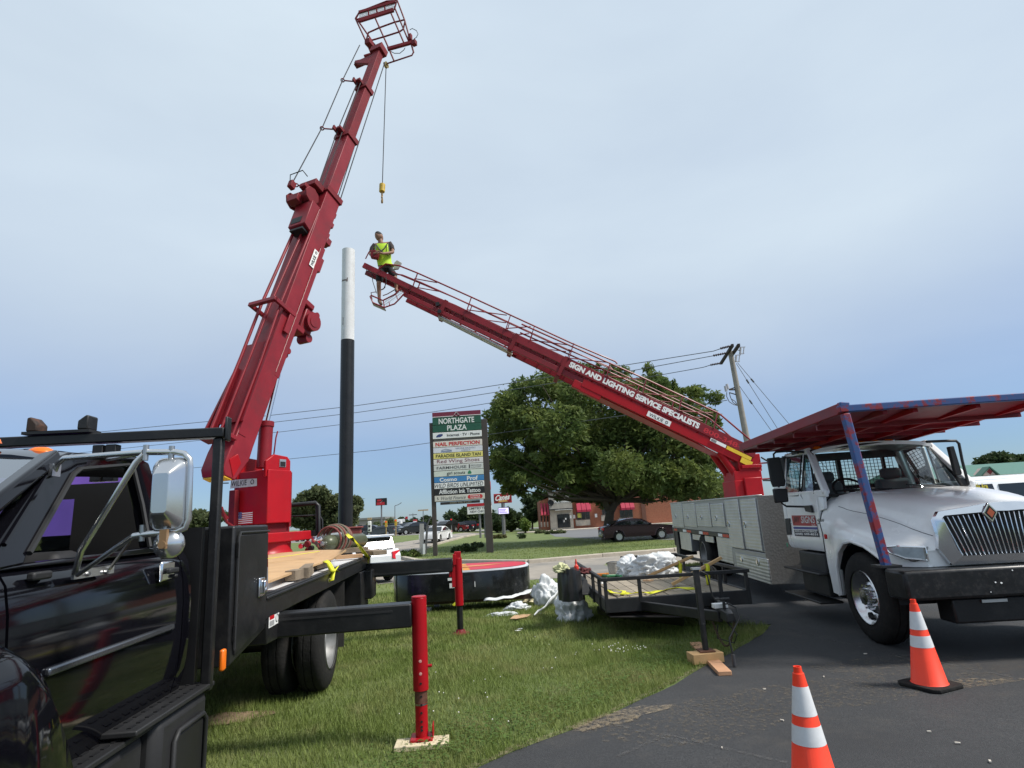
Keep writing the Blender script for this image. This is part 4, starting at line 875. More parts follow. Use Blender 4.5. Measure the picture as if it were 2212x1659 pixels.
# windshield + black frit
lo, hi, n = [], [], 10
for k in range(n+1):
    v_ = k/n; s_ = math.sin(math.pi*v_); lo.append(V(BLp.x-.26*s_, BLp.y+2*(WC-BLp.y)*v_, BLp.z+.03*s_)); hi.append(V(TLp.x+.01-.12*s_, TLp.y-.01+2*(WC-TLp.y+.01)*v_, TLp.z-.035+.045*s_))
q = MB(); q.add(lo+hi, [(k, k+1, n+2+k, n+1+k) for k in range(n)]); ws_ = obj('windshield', q, glassmat('cab_windshield', (.80, .88, .86), .1), wt, smooth=80)
q = MB(); q.tube(lo, .022, 6); q.tube(hi, .018, 6); q.tube([lo[0], hi[0]], .026, 6); q.tube([lo[-1], hi[-1]], .026, 6); obj('windshield_seal', q, PLASTIC, ws_)
for px0, px1 in (((1075, 785), (760, 815)), ((1510, 740), (1200, 770))):
    a_ = WT.px(*C7(*px0), lo[3].x-.03) if False else None
q = MB(); 
for k0, k1, dz in ((1, 4, .035), (5, 8, .03)): q.tube([lo[k1]+V(-.02, 0, .02), lo[k0]+V(-.025, 0, .03+dz)], .010, 6)
obj('wiper', q, PLASTIC, wt)
# interior
q = MB(); q.bb((1.0, -2.0, .95), (XR_-.05, -.2, 1.0)); q.bb((XR_-.07, -2.05, .95), (XR_-.02, -.15, 1.5)); q.bb((XR_-.07, -2.0, 2.2), (XR_-.02, -.2, 2.32)); q.bb((XR_-.07, -2.05, 1.5), (XR_-.02, -1.95, 2.3)); q.bb((XR_-.07, -.25, 1.5), (XR_-.02, -.15, 2.3)); obj('cab_back_wall', q, GREYSEAT, wt)
q = MB(); q.bb((.66, -1.85, 1.45), (.98, -.36, 1.62)); obj('dashboard', q, DARK, wt, bevel=.04)
for y_ in (-.62, -1.6):
    q = MB(); q.bb((1.35, y_-.24, 1.2), (1.8, y_+.24, 1.35)); q.bb((1.75, y_-.24, 1.35), (1.9, y_+.24, 1.86)); q.bb((1.77, y_-.15, 1.86), (1.88, y_+.15, 2.02)); obj('seat', q, GREYSEAT, wt, bevel=.05)
q = MB(); q.torus((1.1, -.62, 1.72), (1, 0, -.9), .22, .018, 24, 6); q.cyl((1.1, -.62, 1.72), (.85, -.62, 1.5), .035); q.beam((1.1, -.84, 1.72), (1.1, -.40, 1.72), .03, .02); obj('steering_wheel', q, PLASTIC, wt)
r2 = random.Random(5); q = MB()
for i in range(7):
    x_, y_ = .62+r2.uniform(-.05, .1), -.55+r2.uniform(-.12, .12); q.lathe([(.0, .05), (.05, .035), (.075, .0)], (x_, y_, 1.63), (r2.uniform(-.3, .3), r2.uniform(-.3, .3), 1), 7)
obj('dashboard_rag', q, mat('white_rag', (.7, .72, .7), .9), wt)
q = MB(); q.box((.75, -1.75, 1.64), (.2, .3, .012)); obj('dashboard_papers', q, WPAINT, wt)
# mesh guard behind the cab
q = MB(); xg = XR_+.06
for i in range(30): y_ = -.28-1.64*i/29; q.beam((xg, y_, 1.2), (xg, y_, 2.28), .007, .007)
for i in range(22): z_ = 1.2+1.08*i/21; q.beam((xg+.008, -.28, z_), (xg+.008, -1.92, z_), .007, .007)
obj('guard_mesh', q, mat('grey_mesh', (.12, .12, .12), .6, .4), wt)
q = MB(); q.beam((xg+.03, -1.1, 1.1), (xg+.03, -1.1, 2.3), .06, .06, (0, 1, 0)); q.beam((xg+.03, -.25, 1.78), (xg+.03, -1.95, 1.78), .05, .06); q.beam((xg+.03, -1.8, 1.2), (xg+.03, -1.8, 2.3), .04, .04, (0, 1, 0)); obj('guard_frame', q, BLACKM, wt)
# roof marker lights
for px_, py_ in ((550, 432), (908, 388), (1015, 381), (1122, 375)):
    v = WT.px(*C7(px_, py_), TLp.x+.02); v.z += .0
    q = MB(); q.lathe([(.0, .03), (.045, .026), (.075, .0)], v+V(0, 0, -.012), (-.35, 0, 1), 14); obj('marker_light', q, AMBER, wt)
# door furniture
p = Wp(*C7(322, 1068), -.095); q = MB(); h_ = [Wp(*C7(*c_), -.095) for c_ in ((292, 1003), (330, 1000), (343, 1132), (308, 1135))]; q.prism(h_, (0, .012, 0)); obj('door_handle', q, PLASTIC, dr, bevel=.012)
sg_ = [Wp(*C7(*c_), -.096) for c_ in ((370, 1143), (568, 1152), (527, 978), (342, 978))]     # bl br tr tl
q = MB(); q.add([v+V(0, .003, 0) for v in sg_], [(0, 1, 2, 3)]); sgn_ = obj('door_sign', q, mat('navy_vinyl', (.015, .017, .04), .4), dr)
def sq(u0, u1, v0, v1, off):
    f_ = lambda u_, v_: sg_[0].lerp(sg_[1], u_).lerp(sg_[3].lerp(sg_[2], u_), v_)+V(0, off, 0)
    return [f_(u0, v0), f_(u1, v0), f_(u1, v1), f_(u0, v1)]
for u0, u1, v0, v1, mm, nm in ((0, 1, .50, 1, mat('sign_red', (.33, .02, .025), .4), 'sign_red_field'), (0, 1, .45, .50, WPAINT, 'sign_stripe'), (0, 1, .30, .335, WPAINT, 'sign_stripe'), (0, 1, .335, .45, mat('sign_blue', (.03, .04, .22), .4), 'sign_blue_stripe'), (.02, .40, .55, .97, mat('dark_red_script', (.12, .01, .015), .4), 'sign_script')):
    if nm == 'sign_script': continue
    q = MB(); q.add(sq(u0, u1, v0, v1, .0045 if 'red' in nm else .0055), [(0, 1, 2, 3)]); obj(nm, q, mm, sgn_)
def stext(s_, u0, u1, v0, v1, mm, bold=.02, off=.007, sh=0.):
    a_ = sq(u0, u1, v0, v1, off); q = MB(); text(q, s_, a_[0], a_[1]-a_[0], a_[3]-a_[0], bold, sh); return obj('sign_lettering', q, mm, sgn_)
stext('SIGNS', .40, .98, .63, .96, mat('silver_vinyl', (.55, .56, .56), .4), .02, sh=.2)
stext('JMV', .04, .36, .58, .94, mat('dark_red_script', (.14, .012, .018), .4), .03, sh=.4)
stext('LLC', .82, .96, .52, .58, WPAINT)
stext('SIGNS & LIGHTING SERVICES', .05, .95, .20, .285, WPAINT, .02)
stext('(608) 449-8531', .05, .97, .04, .16, WPAINT, .03)
e_ = [Wp(*C7(*c_), -.096) for c_ in ((550, 1042), (606, 1042), (603, 1000), (548, 1000))]
q = MB(); text(q, '4300', e_[0]+V(0, .004, .02), e_[1]-e_[0], (e_[3]-e_[0])*.6, .02); q.box((e_[0]+e_[1])/2+V(0, .004, .0), ((e_[1]-e_[0]).length*.9, .003, .012)); obj('model_badge', q, mat('grey_badge', (.14, .14, .14), .4, .5), dr)
q = MB(); v = Wp(*C7(308, 1215), -.1); q.lathe([(.035, 0), (.0, .003)], v+V(0, .003, 0), (0, 1, 0), 12); obj('green_sticker', q, mat('green_sticker', (.02, .2, .1), .5), dr)
q = MB(); v = Wp(*C7(628, 1148), -.04); q.box(v+V(0, .02, 0), (.05, .03, .06)); obj('side_marker', q, REDLENS, wt, bevel=.01)
q = MB(); q.bb((1.0, -.098, 1.30), (2.1, -.092, 1.312)); obj('door_crease', q, WHITE, dr)
# steps under the door
for z_, ya in ((.66, .02), (.30, .06)):
    q = MB(); q.bb((1.05, ya-.30, z_-.03), (2.25, ya, z_)); obj('step', q, BLACKM, wt, bevel=.01)
q = MB(); q.bb((1.12, -.42, .34), (1.95, -.12, .9)); q.bb((1.1, -1.2, .4), (2.3, -.45, .92)); obj('battery_box', q, KPAINT, wt, bevel=.02)
q = MB(); q.cyl((1.15, -.45, .48), (2.2, -.45, .48), .2, .2, 20); obj('fuel_tank', q, BLACKM, wt)
# --- front: chrome surround, grille, bumper, lamps
xg0 = -.955
def G(px, py, x=xg0): return WT.px(*C7(px, py), x)
tl, bl = G(1560, 992), G(1722, 1303); ztop_c = G(1890, 950).z; 
hwT, hwB = tl.y-WC, bl.y-WC
zt, zb = tl.z, bl.z
inn = [(hwB, zb), (hwB+.035, zb+.06), (hwT-.02, zt-.06), (hwT, zt-.012), (hwT-.03, zt+.014), (.12, ztop_c+.005), (.0, ztop_c-.0)]
out = [(hwB+.10, .905), (hwB+.19, zb+.08), (hwT+.05, 1.20), (hwT+.06, zt-.03), (hwT+.0, zt+.055), (.14, ztop_c+.085), (.0, ztop_c+.09)]
bow = lambda y_: .03*(y_/.6)**2
def fr(yz, sg, dx=0): return V(xg0+bow(yz[0])+dx+(1.4-yz[1])*-.04, WC+sg*yz[0], yz[1])
for sg in (1,):
    q = MB()
    for s2 in (1, -1):
        q.loft([[fr(i_, s2, -.012), fr(o_, s2, .02), fr(o_, s2, .07), fr(i_, s2, .05)] for i_, o_ in zip(inn, out)], False)
        q.loft([[fr(inn[0], s2, -.012), fr(out[0], s2, .02), fr(out[0], s2, .07), fr(inn[0], s2, .05)], [fr((0, zb), s2, -.012), fr((0, .905), s2, .0), fr((0, .905), s2, .07), fr((0, zb), s2, .05)]], False)
    gs = obj('grille_surround', q, CHROME, wt, smooth=45)
q = MB(); q.add([fr(i_, 1, .045) for i_ in inn]+[fr(i_, -1, .045) for i_ in reversed(inn)], [tuple(range(2*len(inn)))]); obj('grille_backing', q, KPAINT, wt)
def topz(y_):
    y_ = abs(y_); return ztop_c+(zt-ztop_c)*min(1, y_/hwT)
def wid(z_): return hwB+(hwT-hwB)*(z_-zb)/(zt-zb)
nb = 26
for i in range(nb):
    f_ = (i+.5)/nb*2-1; y0_, y1_ = f_*hwB, f_*hwT
    q = MB(); z1_ = topz(y1_)
    q.beam(fr((y0_, zb), 1, .025), fr((y1_, z1_), 1, .025), .012, .011, (1, 0, 0)); obj('grille_bar', q, CHROME, gs, bevel=.006)
bc = G(1942, 955, xg0-.03); q = MB()
dq = [(0, .10), (.075, 0), (0, -.10), (-.075, 0)]
q.prism([bc+V(0, a, b2) for a, b2 in dq], (.03, 0, 0)); bd = obj('hood_badge', q, CHROME, wt, bevel=.006)
q = MB(); q.prism([bc+V(-.004, a*.72, b2*.72) for a, b2 in dq], (.006, 0, 0)); obj('badge_field', q, KPAINT, bd)
q = MB(); q.prism([bc+V(-.006, a*.5, b2*.5) for a, b2 in dq], (.004, 0, 0)); obj('badge_mark', q, mat('badge_orange', (.5, .12, .05), .4), bd)
q = MB(); q.bb((-1.06, .10, .60), (-.70, -2.30, .885)); bmp = obj('bumper', q, mat('black_bumper', (.013, .013, .014), .35, var=.3, vscale=8, dirt=(.10, .09, .08), damt=.35, dscale=22), wt, bevel=.03)
q = MB(); q.bb((-.98, -.35, .36), (-.72, -1.9, .595)); obj('bumper_valance', q, BLACKM, wt, bevel=.02)
q = MB(); q.bb((-1.0, -.62, .548), (-.985, -.86, .575)); obj('tow_plate', q, ALU, bmp)
q = MB(); r2 = random.Random(3)
for i in range(16):
    p = V(-1.061, r2.uniform(-2.0, -.5), r2.uniform(.63, .86)); q.lathe([(r2.uniform(.004, .011), 0), (.0, .001)], p, (-1, 0, .2), 6)
obj('paint_chips', q, WPAINT, bmp, kind='stuff')
# headlights
HL = [C7(*p) for p in ((1092, 1232), (1180, 1226), (1500, 1234), (1560, 1290), (1592, 1345), (1480, 1340), (1250, 1325), (1130, 1280))]
def fend(px, py, off=.02):
    """follow the rounded fender corner: slide from the side plane to the front plane"""
    best = None
    for i in range(60):
        u_ = i/59; a = R_(90*u_); y_ = WC+.83+.30*math.cos(a)+off*math.cos(a); x_ = -.48-.37*math.sin(a)-off*math.sin(a)
        pr = WT.W(x_, y_, 1.05); w_ = (pr-CAM); k_ = w_.dot(F_); sx = 1106+CF*w_.dot(RT)/k_
        if best is None or abs(sx-px) < best[0]: best = (abs(sx-px), x_, y_)
    v = ray(px, py); P = WT.W(best[1], best[2], 0); t_ = (P-CAM).to_2d().length/v.to_2d().length; z_ = (CAM+v*t_).z
    return V(best[1], best[2], z_)
hp = [fend(*p) for p in HL]; hc = sum(hp, V(0, 0, 0))/len(hp)
for s2 in (False, True):
    M_ = mirr if s2 else (lambda v: v)
    q = MB(); n = len(hp)
    back = [M_(v.lerp(hc, -.05)+V(.06, -.06, 0)) for v in hp]; front = [M_(v) for v in hp]; inn_ = [M_(v.lerp(hc, .12)+V(-.012, .012, 0)) for v in hp]
    q.loft([back, front, inn_], False); q.add(inn_, [tuple(range(n))]); hl = obj('headlight', q, mat('headlight_lens', (.30, .31, .31), .12, .35, var=.25, vscale=9), wt, smooth=30)
    q = MB(); q.tube(front+[front[0]], .012, 6); obj('headlight_bezel', q, CHROME, hl)
    q = MB(); cc = M_(hp[0].lerp(hp[4], .68)+V(-.01, .01, .02)); q.lathe([(.075, 0), (.06, -.006), (.0, -.015)], cc, (.8, -.5 if not s2 else .5, 0), 16); obj('lamp_reflector', q, mat('reflector', (.6, .6, .6), .15, 1.), hl)
    q = MB(); cc = M_(hp[0].lerp(hp[4], .36)+V(-.01, .02, .0)); q.box(cc, (.05, .012, .07), Matrix.Rotation(R_(35 if not s2 else -35), 3, 'Z')); obj('turn_signal', q, REDLENS, hl, bevel=.008)
# mirrors
MIR = mat('mirror_black', (.02, .02, .021), .5)
ym = .16
def Lm(px, py): return WT.px(*C7(px, py), Wp(*C7(210, 640), ym).x)
def tub(ps, r_, f_): return MB().tube([f_(*p) for p in ps], r_, 8)
mq = [Lm(*p) for p in ((135, 520), (238, 508), (285, 700), (280, 745), (185, 752), (165, 700))]
q = MB(); q.prism(mq, (-.05, 0, 0)); mr_ = obj('mirror', q, MIR, wt, bevel=.015)
mq = [Lm(*p) for p in ((180, 765), (300, 762), (312, 870), (200, 880))]; q = MB(); q.prism(mq, (-.05, 0, 0)); obj('spot_mirror', q, MIR, wt, bevel=.02)
q = MB(); q.tube([Wp(*C7(440, 470), -.24), Wp(*C7(400, 465), -.2), Lm(300, 462), Lm(215, 468), Lm(196, 485), Lm(200, 520), Lm(225, 640), Lm(240, 760), Lm(262, 880), Lm(300, 905), Wp(*C7(440, 908), -.09), Wp(*C7(495, 905), -.09)], .015, 8); q.prism([Wp(*C7(*c_), -.09) for c_ in ((455, 900), (505, 895), (520, 955), (470, 945))], (0, .03, 0)); q.box(Wp(*C7(370, 475), -.2), (.2, .03, .04)); obj('mirror_arm', q, MIR, wt)
q = MB(); q.box(Lm(238, 758)+V(-.03, 0, 0), (.03, .16, .02)); obj('mirror_clip', q, WPAINT, mr_)
xm2 = .8
def Rm(px, py): return WT.px(*C7(px, py), xm2)
q = MB(); q.prism([Rm(*p) for p in ((1606, 425), (1650, 418), (1718, 640), (1705, 655), (1665, 648))], (.06, 0, 0)); obj('mirror', q, MIR, wt, bevel=.012)
q = MB(); q.prism([Rm(*p) for p in ((1672, 672), (1700, 665), (1780, 700), (1782, 735), (1720, 745))], (.06, 0, 0)); obj('spot_mirror', q, MIR, wt, bevel=.015)
q = MB(); q.tube([Rm(1425, 385), Rm(1600, 378), Rm(1665, 378), Rm(1688, 400), Rm(1715, 540), Rm(1762, 720)], .018, 8); obj('mirror_arm', q, MIR, wt)
# --- service body
XF = Wp(*C6(1087, 560)).x; XT = Wp(*C6(716, 500)).x; XE = Wp(*C6(120, 480)).x
ZT = 1.745; ZM = 1.03
q = MB(); q.bb((XT, -.012, ZM+.02), (XE, -2.2, ZT)); q.bb((XF, -.012, .80), (XT-.002, -2.19, ZT-.003)); body = obj('service_body', q, mat('grey_aluminium_body', (.40, .40, .395), .45, .8, var=.1), wt, bevel=.012)
q = MB(); q.bb((XF-.012, -.004, .30), (XF-.002, -2.196, ZT-.01)); obj('body_front_wall', q, DIA, wt)
q = MB(); q.bb((XF, .012, ZT-.012), (XE, -.10, ZT+.014)); obj('body_top_rim', q, ALU, wt, bevel=.006)
def bdoor(pts, knob, name='compartment_door'):
    P = [Wp(*C6(*p), -.0) for p in pts]; q = MB()
    x0_ = sum(sorted(p.x for p in P)[:2])/2+.02; x1_ = sum(sorted(p.x for p in P)[2:])/2-.02; z0_ = sum(sorted(p.z for p in P)[:2])/2+.015; z1_ = sum(sorted(p.z for p in P)[2:])/2-.015
    q.bb((x0_, .010, z0_), (x1_, -.012, z1_)); dd = obj(name, q, RIB, wt, bevel=.006)
    k = Wp(*C6(*knob), 0); q = MB(); q.lathe([(.062, 0), (.062, .012), (.05, .014), (.035, .006), (.0, .006)], k+V(0, .010, 0), (0, 1, 0), 16); q.box(k+V(0, .024, 0), (.03, .014, .08)); obj('paddle_latch', q, CHROME, dd)
for a0_, a1_, kb_ in ((118, 238, 172), (244, 380, 302), (386, 540, 450), (548, 690, 612)):
    yy = lambda x: 360-(x-118)*.035
    bdoor(((a0_, 362), (a1_, 352), (a1_+20, 630), (a0_+15, 615)), (kb_, 505+(kb_-172)*.03))
bdoor(((695, 318), (845, 308), (925, 868), (770, 850)), (748, 585)); bdoor(((862, 310), (1030, 300), (1130, 885), (945, 872)), (925, 590))
# lower boxes
xl0, xl1 = Wp(*C6(1190, 1080)).x, Wp(*C6(785, 980)).x
q = MB(); q.bb((XF-.01, -.02, .29), (xl1, -.55, .79)); obj('lower_box', q, mat('grey_aluminium_body', (0, 0, 0)), wt, bevel=.01)
bdoor(((825, 905), (1175, 945), (1215, 1235), (850, 1160)), (1068, 1000), 'drop_door')
q = MB(); k = Wp(*C6(892, 968), 0); q.lathe([(.05, 0), (.05, .012), (.0, .008)], k+V(0, .012, 0), (0, 1, 0), 14); obj('paddle_latch', q, CHROME, wt)
x1_ = Wp(*C6(620, 900)).x; q = MB(); q.bb((xl1+.01, -.02, .46), (x1_, -.5, ZM-.02)); obj('front_fender_box', q, RIB, wt, bevel=.01)
x2_, x3_ = Wp(*C6(335, 860)).x, Wp(*C6(218, 820)).x; q = MB(); q.bb((x2_, -.02, .5), (x3_, -.5, ZM-.06)); obj('rear_fender_box', q, RIB, wt, bevel=.01)
q = MB(); q.bb((x3_+.3, -.03, .3), (x3_+.7, -.5, ZM-.05)); obj('rear_mud_flap', q, KPAINT, wt)
q = MB(); q.bb((x1_, -.6, .45), (x3_, -.9, 1.0)); obj('wheel_housing', q, KPAINT, wt)
q = MB(); q.bb((XT+.02, -.0, ZM-.07), (XE+.1, -.08, ZM+.018)); obj('rub_rail', q, BLACKM, wt, bevel=.006)
for cx0, cx1, mm in ((150, 185, REDLENS), (245, 283, WPAINT), (284, 335, REDLENS), (418, 458, WPAINT), (459, 522, REDLENS), (622, 668, WPAINT), (669, 740, REDLENS)):
    a_, b2 = Wp(*C6(cx0, 640)).x, Wp(*C6(cx1, 665)).x; q = MB(); q.bb((a_, .004, ZM-.055), (b2, -.001, ZM+.005)); obj('reflective_tape', q, mm, wt)
for cx0, cx1 in ((222, 305), (335, 425), (465, 560), (588, 715)):
    a_, b2 = Wp(*C6(cx0, 700)).x, Wp(*C6(cx1, 735)).x; q = MB(); q.bb((a_, -.03, ZM-.22), (b2, -.06, ZM-.085)); obj('stake_panel', q, RIB, wt, bevel=.005)
q = MB(); q.bb((XE+.0, -.02, .55), (XE+.12, -.3, ZM)); obj('tail_post', q, BLACKM, wt)
# --- cab guard rack: red decking carried on painted posts at the bumper
m, t, b, L = node_mat('blue_paint_over_red'); tcn = t.nodes.new('ShaderNodeTexCoord').outputs['Object']
c1 = mixc(t, L, mrange(t, L, noise(t, L, tcn, 7, 6, .7), .50, .58), (.035, .085, .24), (.26, .02, .03)); L(c1, b.inputs['Base Color']); b.inputs['Roughness'].default_value = .6; BLURED = m
pb0 = WT.px(1915, 1224, -.98); pt0 = WT.px(1825, 893, -.98)
q = MB(); q.beam(pb0, pt0, .078, .078, (1, 0, 0)); obj('rack_post', q, BLURED, wt, bevel=.012)
q = MB(); q.box(pb0+V(0, 0, .01), (.2, .2, .02)); obj('post_base', q, BLACKM, wt)
q = MB(); q.beam(mirr(pb0), mirr(pt0), .10, .10, (1, 0, 0)); obj('rack_post', q, BLURED, wt, bevel=.012)
zr = pt0.z
q = MB(); q.beam(pt0+V(0, .06, .05), mirr(pt0)+V(0, -.06, .05), .08, .075); q.beam(pt0+V(0, -.05, .09), pt0+V(-.0, .05, .10), .08, .05); obj('rack_crossbeam', q, BLURED, wt, bevel=.01)
xe_ = Wp(1632, 972, pt0.y).x
xe_ = 2.42; q = MB(); q.beam(pt0+V(.06, .0, .06), V(xe_, pt0.y, zr+.02), .08, .12); obj('rack_side_rail', q, RED, wt, bevel=.01)
q = MB(); q.beam(pt0+V(.06, -.45, .02), V(xe_, pt0.y-.45, zr-.02), .06, .10); obj('rack_side_rail', q, RED, wt, bevel=.01)
xe_ = 2.42
for k in range(5):
    x0_ = -.93+.665*k; x1_ = x0_+.70; q = MB(); ya, yb2 = pt0.y-.02, -2.02
    q.prism([V(x0_, ya, zr+.045), V(x1_, ya, zr-.035), V(x1_, ya, zr-.015), V(x0_, ya, zr+.065)], (0, yb2-ya, 0)); q.prism([V(x1_-.03, ya, zr-.08), V(x1_, ya, zr-.08), V(x1_, ya, zr-.036), V(x1_-.03, ya, zr-.033)], (0, yb2-ya, 0)); obj('deck_panel', q, RED, wt, smooth=20)
for ya in (-.45, -1.1, -1.75):
    q = MB(); q.beam((-.9, ya, zr+.0), (2.35, ya, zr-.13), .05, .05); obj('deck_joist', q, BRED, wt)
# solid nose panel behind the grille surround
q = MB(); ns = [sec_pts(SEC[-1], s2) for s2 in (1, -1)]; q.add([v+V(.01, 0, 0) for v in ns[0][:12]]+[v+V(.01, 0, 0) for v in reversed(ns[1][:12])], [tuple(range(24))]); obj('nose_panel', q, WHITE, wt)
# ================================================================ ladder boom of the white truck (parts of that truck)
PT = atP(1605, 1060, WT.W(0, -1.1, 0), WT.y); tipw = atY(785, 568, 13.6)
LF = Frame((PT.x, PT.y, 0), (tipw.x-PT.x, tipw.y-PT.y)); LM = WT.I @ LF.M
def lobj(name, q, m, par=wt, **kw): return obj(name, q.xf(LM), m, par, **kw)
q = MB(); q.bb((-.32, -.36, 1.0), (.33, .36, 2.15)); lobj('turret_column', q, BRED, bevel=.015)
q = MB(); q.bb((-.36, -.32, 2.13), (.30, .33, 2.36)); q.bb((-.38, .1, 2.42), (.1, .365, 2.50)); q.bb((-.40, -.3, 2.34), (.15, .3, 2.75)); lobj('turret_head', q, BRED, bevel=.012)
q = MB(); q.bb((-.3, .362, 1.74), (.12, .43, 2.20)); lobj('control_cabinet', q, BRED, bevel=.02)
for z_ in (2.52, 2.15): 
    q = MB(); q.cyl((-.36, .3, z_), (-.56, .3, z_), .018); lobj('hose_fitting', q, RED)
q = MB(); q.tube([(-.42, .3, 2.66), (-.62, .34, 2.5), (-.66, .34, 2.25), (-.6, .32, 2.1), (-.38, .3, 2.12)], .02, 8); lobj('hydraulic_hose', q, KPAINT)
UX = V(.87, 0, .493); UN = V(-.493, 0, .87); LO = V(-.2, 0, 2.9)
UX.normalize(); UN = V(-UX.z, 0, UX.x)
AM = Matrix(((UX.x, 0, UN.x, LO.x), (0, 1, 0, 0), (UX.z, 0, UN.z, LO.z), (0, 0, 0, 1))); LA = LM @ AM; AI = AM.inverted()
def aobj(name, q, m, par=wt, **kw): return obj(name, q.xf(LA), m, par, **kw)
SEG = [(-.15, 4.92, .33, .035, -.20, -.45, -.25, RED), (4.1, 6.25, .30, .025, -.16, -.385, -.25, RED), (6.0, 8.2, .27, .02, -.135, -.335, -.235, RED), (7.9, 10.42, .24, .012, -.12, -.325, -.225, RED)]
for i, (a0_, a1_, hy, bt_, bb_, l0, l1, mm) in enumerate(SEG):
    sct = None
    for s2 in (1, -1):
        q = MB(); q.bb((a0_, s2*(hy-.035), bb_), (a1_, s2*hy, bt_)); q.bb((a0_, s2*(hy-.07), bt_-.012), (a1_, s2*(hy-.036), bt_)); q.bb((a0_, s2*(hy-.07), bb_), (a1_, s2*(hy-.036), bb_+.012)); sct = aobj('ladder_rail', q, mm, bevel=.005)
    a2_ = a1_ if i < 3 else 9.15
    q = MB()
    for s2 in (1, -1): q.bb((a0_ if i else .15, s2*(hy-.05)-.03, l0), (a2_ if i else 4.25, s2*(hy-.05)+.03, l1))
    if i == 0: q.bb((.2, -.22, -.47), (4.2, .22, -.30))
    aobj('lower_boom', q, mm if i else BRED, bevel=.008)
    if i:
        k_ = a0_+.35
        while k_ < a2_-.05:
            q = MB()
            for s2 in (1, -1): q.bb((k_, s2*(hy-.045)-.02, l1), (k_+.045, s2*(hy-.045)+.02, bb_))
            aobj('boom_stanchion', q, DRED); k_ += .42
    k_ = a0_+.2
    while k_ < a1_-.1:
        q = MB(); q.cyl((k_, -hy+.036, -.06), (k_, hy-.036, -.06), .016, .016, 8); aobj('rung', q, DRED); k_ += .36
    q = MB(); q.bb((a1_-.12, -hy-.012, l0-.02), (a1_-.02, -hy+.03, bt_+.02)); q.bb((a1_-.12, hy-.03, l0-.02), (a1_-.02, hy+.012, bt_+.02)); q.bb((a1_-.12, -hy, l0-.04), (a1_-.02, hy, l0-.005))
    if i < 3: aobj('section_collar', q, DRED, bevel=.006)
q = MB(); q.cyl((6.1, .12, -.40), (8.15, .12, -.37), .035, .035, 12); q.cyl((6.1, -.05, -.40), (8.15, -.05, -.37), .03, .03, 12); aobj('extension_rod', q, ALU)
q = MB(); q.cyl((8.15, .2, -.30), (8.15, .30, -.30), .05, .05, 14); aobj('guide_roller', q, BLACKM); q = MB(); q.cyl((8.28, .2, -.15), (8.28, .30, -.15), .05, .05, 14); aobj('guide_roller', q, BLACKM)
q = MB(); q.bb((4.2, .15, -.55), (4.45, .3, -.36)); q.bb((3.7, .2, -.57), (4.22, .30, -.44)); aobj('boom_shoe', q, BRED, bevel=.01)
# handrails
RAIL = [(10.05, .0, .30), (9.95, .30, .0)]
for s2 in (1, -1):
    y_ = .285*s2
    q = MB(); q.tube([(10.0, y_, .01), (9.92, y_, .20), (9.6, y_, .31), (9.1, y_, .345), (7.6, y_, .385), (4.9, y_, .43), (3.75, y_, .49), (3.68, y_, .46)], .019, 6); q.tube([(9.7, y_*.9, .10), (8.0, y_*.9, .19), (6.4, y_*.95, .20), (4.8, y_, .22)], .012, 6); hr = aobj('handrail', q, RED)
    q = MB(); y2 = .335*s2; q.tube([(6.2, y2, .30), (4.9, y2, .34), (3.0, y2, .40), (1.02, y2, .42), (.95, y2, .41), (-.12, y2, .10)], .021, 6); q.tube([(4.9, y2, .24), (1.1, y2, .28)], .012, 6); hr2 = aobj('handrail', q, RED)
    for a_, b0_, b1_, par, yy in ((9.1, .0, .345, hr, y_), (7.62, .0, .385, hr, y_), (6.55, .0, .40, hr, y_), (5.9, .0, .41, hr, y_), (4.85, .02, .43, hr2, y2), (3.85, .03, .38, hr2, y2), (2.9, .03, .40, hr2, y2), (1.95, .03, .41, hr2, y2), (1.03, .03, .42, hr2, y2)):
        q = MB(); q.beam((a_-.06, yy, b0_), (a_, yy, b1_), .02, .05, (0, 1, 0)); aobj('rail_post', q, RED, par)
    for a_, a2_, par, yy in ((9.1, 7.68, hr, y_), (7.62, 6.6, hr, y_), (6.55, 5.95, hr, y_), (5.9, 4.9, hr2, y_), (4.85, 3.9, hr2, y2), (3.85, 2.95, hr2, y2), (2.9, 2.0, hr2, y2), (1.95, 1.1, hr2, y2)):
        q = MB(); q.tube([(a_-.05, yy, .04), (a2_+.03, yy, .36)] if a_ < 9 else [(a_, yy, .18), (a_-.55, yy, .34)], .013, 6); aobj('rail_brace', q, RED, par)
# lettering down the near rail (local x runs up the ladder, so the text runs towards -x)
yt_ = .333; q = MB(); text(q, 'SIGN AND LIGHTING SERVICE SPECIALISTS', (4.72, yt_, -.155), (-3.42, 0, 0), (0, 0, .145), .055); aobj('rail_lettering', q, WPAINT)
q = MB(); text(q, '800-348-50', (1.18, yt_, -.165), (-1.22, 0, 0), (0, 0, .12), .02); aobj('rail_number', q, mat('faded_red_number', (.50, .02, .03), .5))
q = MB(); q.bb((1.95, .352, -.42), (2.55, .358, -.29)); pl = aobj('name_plate', q, WPAINT); q = MB(); text(q, 'WILKIE', (2.50, .360, -.40), (-.36, 0, 0), (0, 0, .085), .01); q.torus((2.05, .36, -.355), (0, 1, 0), .03, .006, 12, 4); aobj('plate_lettering', q, KPAINT, pl)
q = MB(); q.bb((.55, .335, -.29), (.95, .341, -.215)); pl = aobj('info_plate', q, WPAINT); q = MB(); q.bb((.8, .342, -.28), (.93, .345, -.225)); aobj('plate_print', q, mat('grey_print2', (.2, .2, .2), .6), pl)
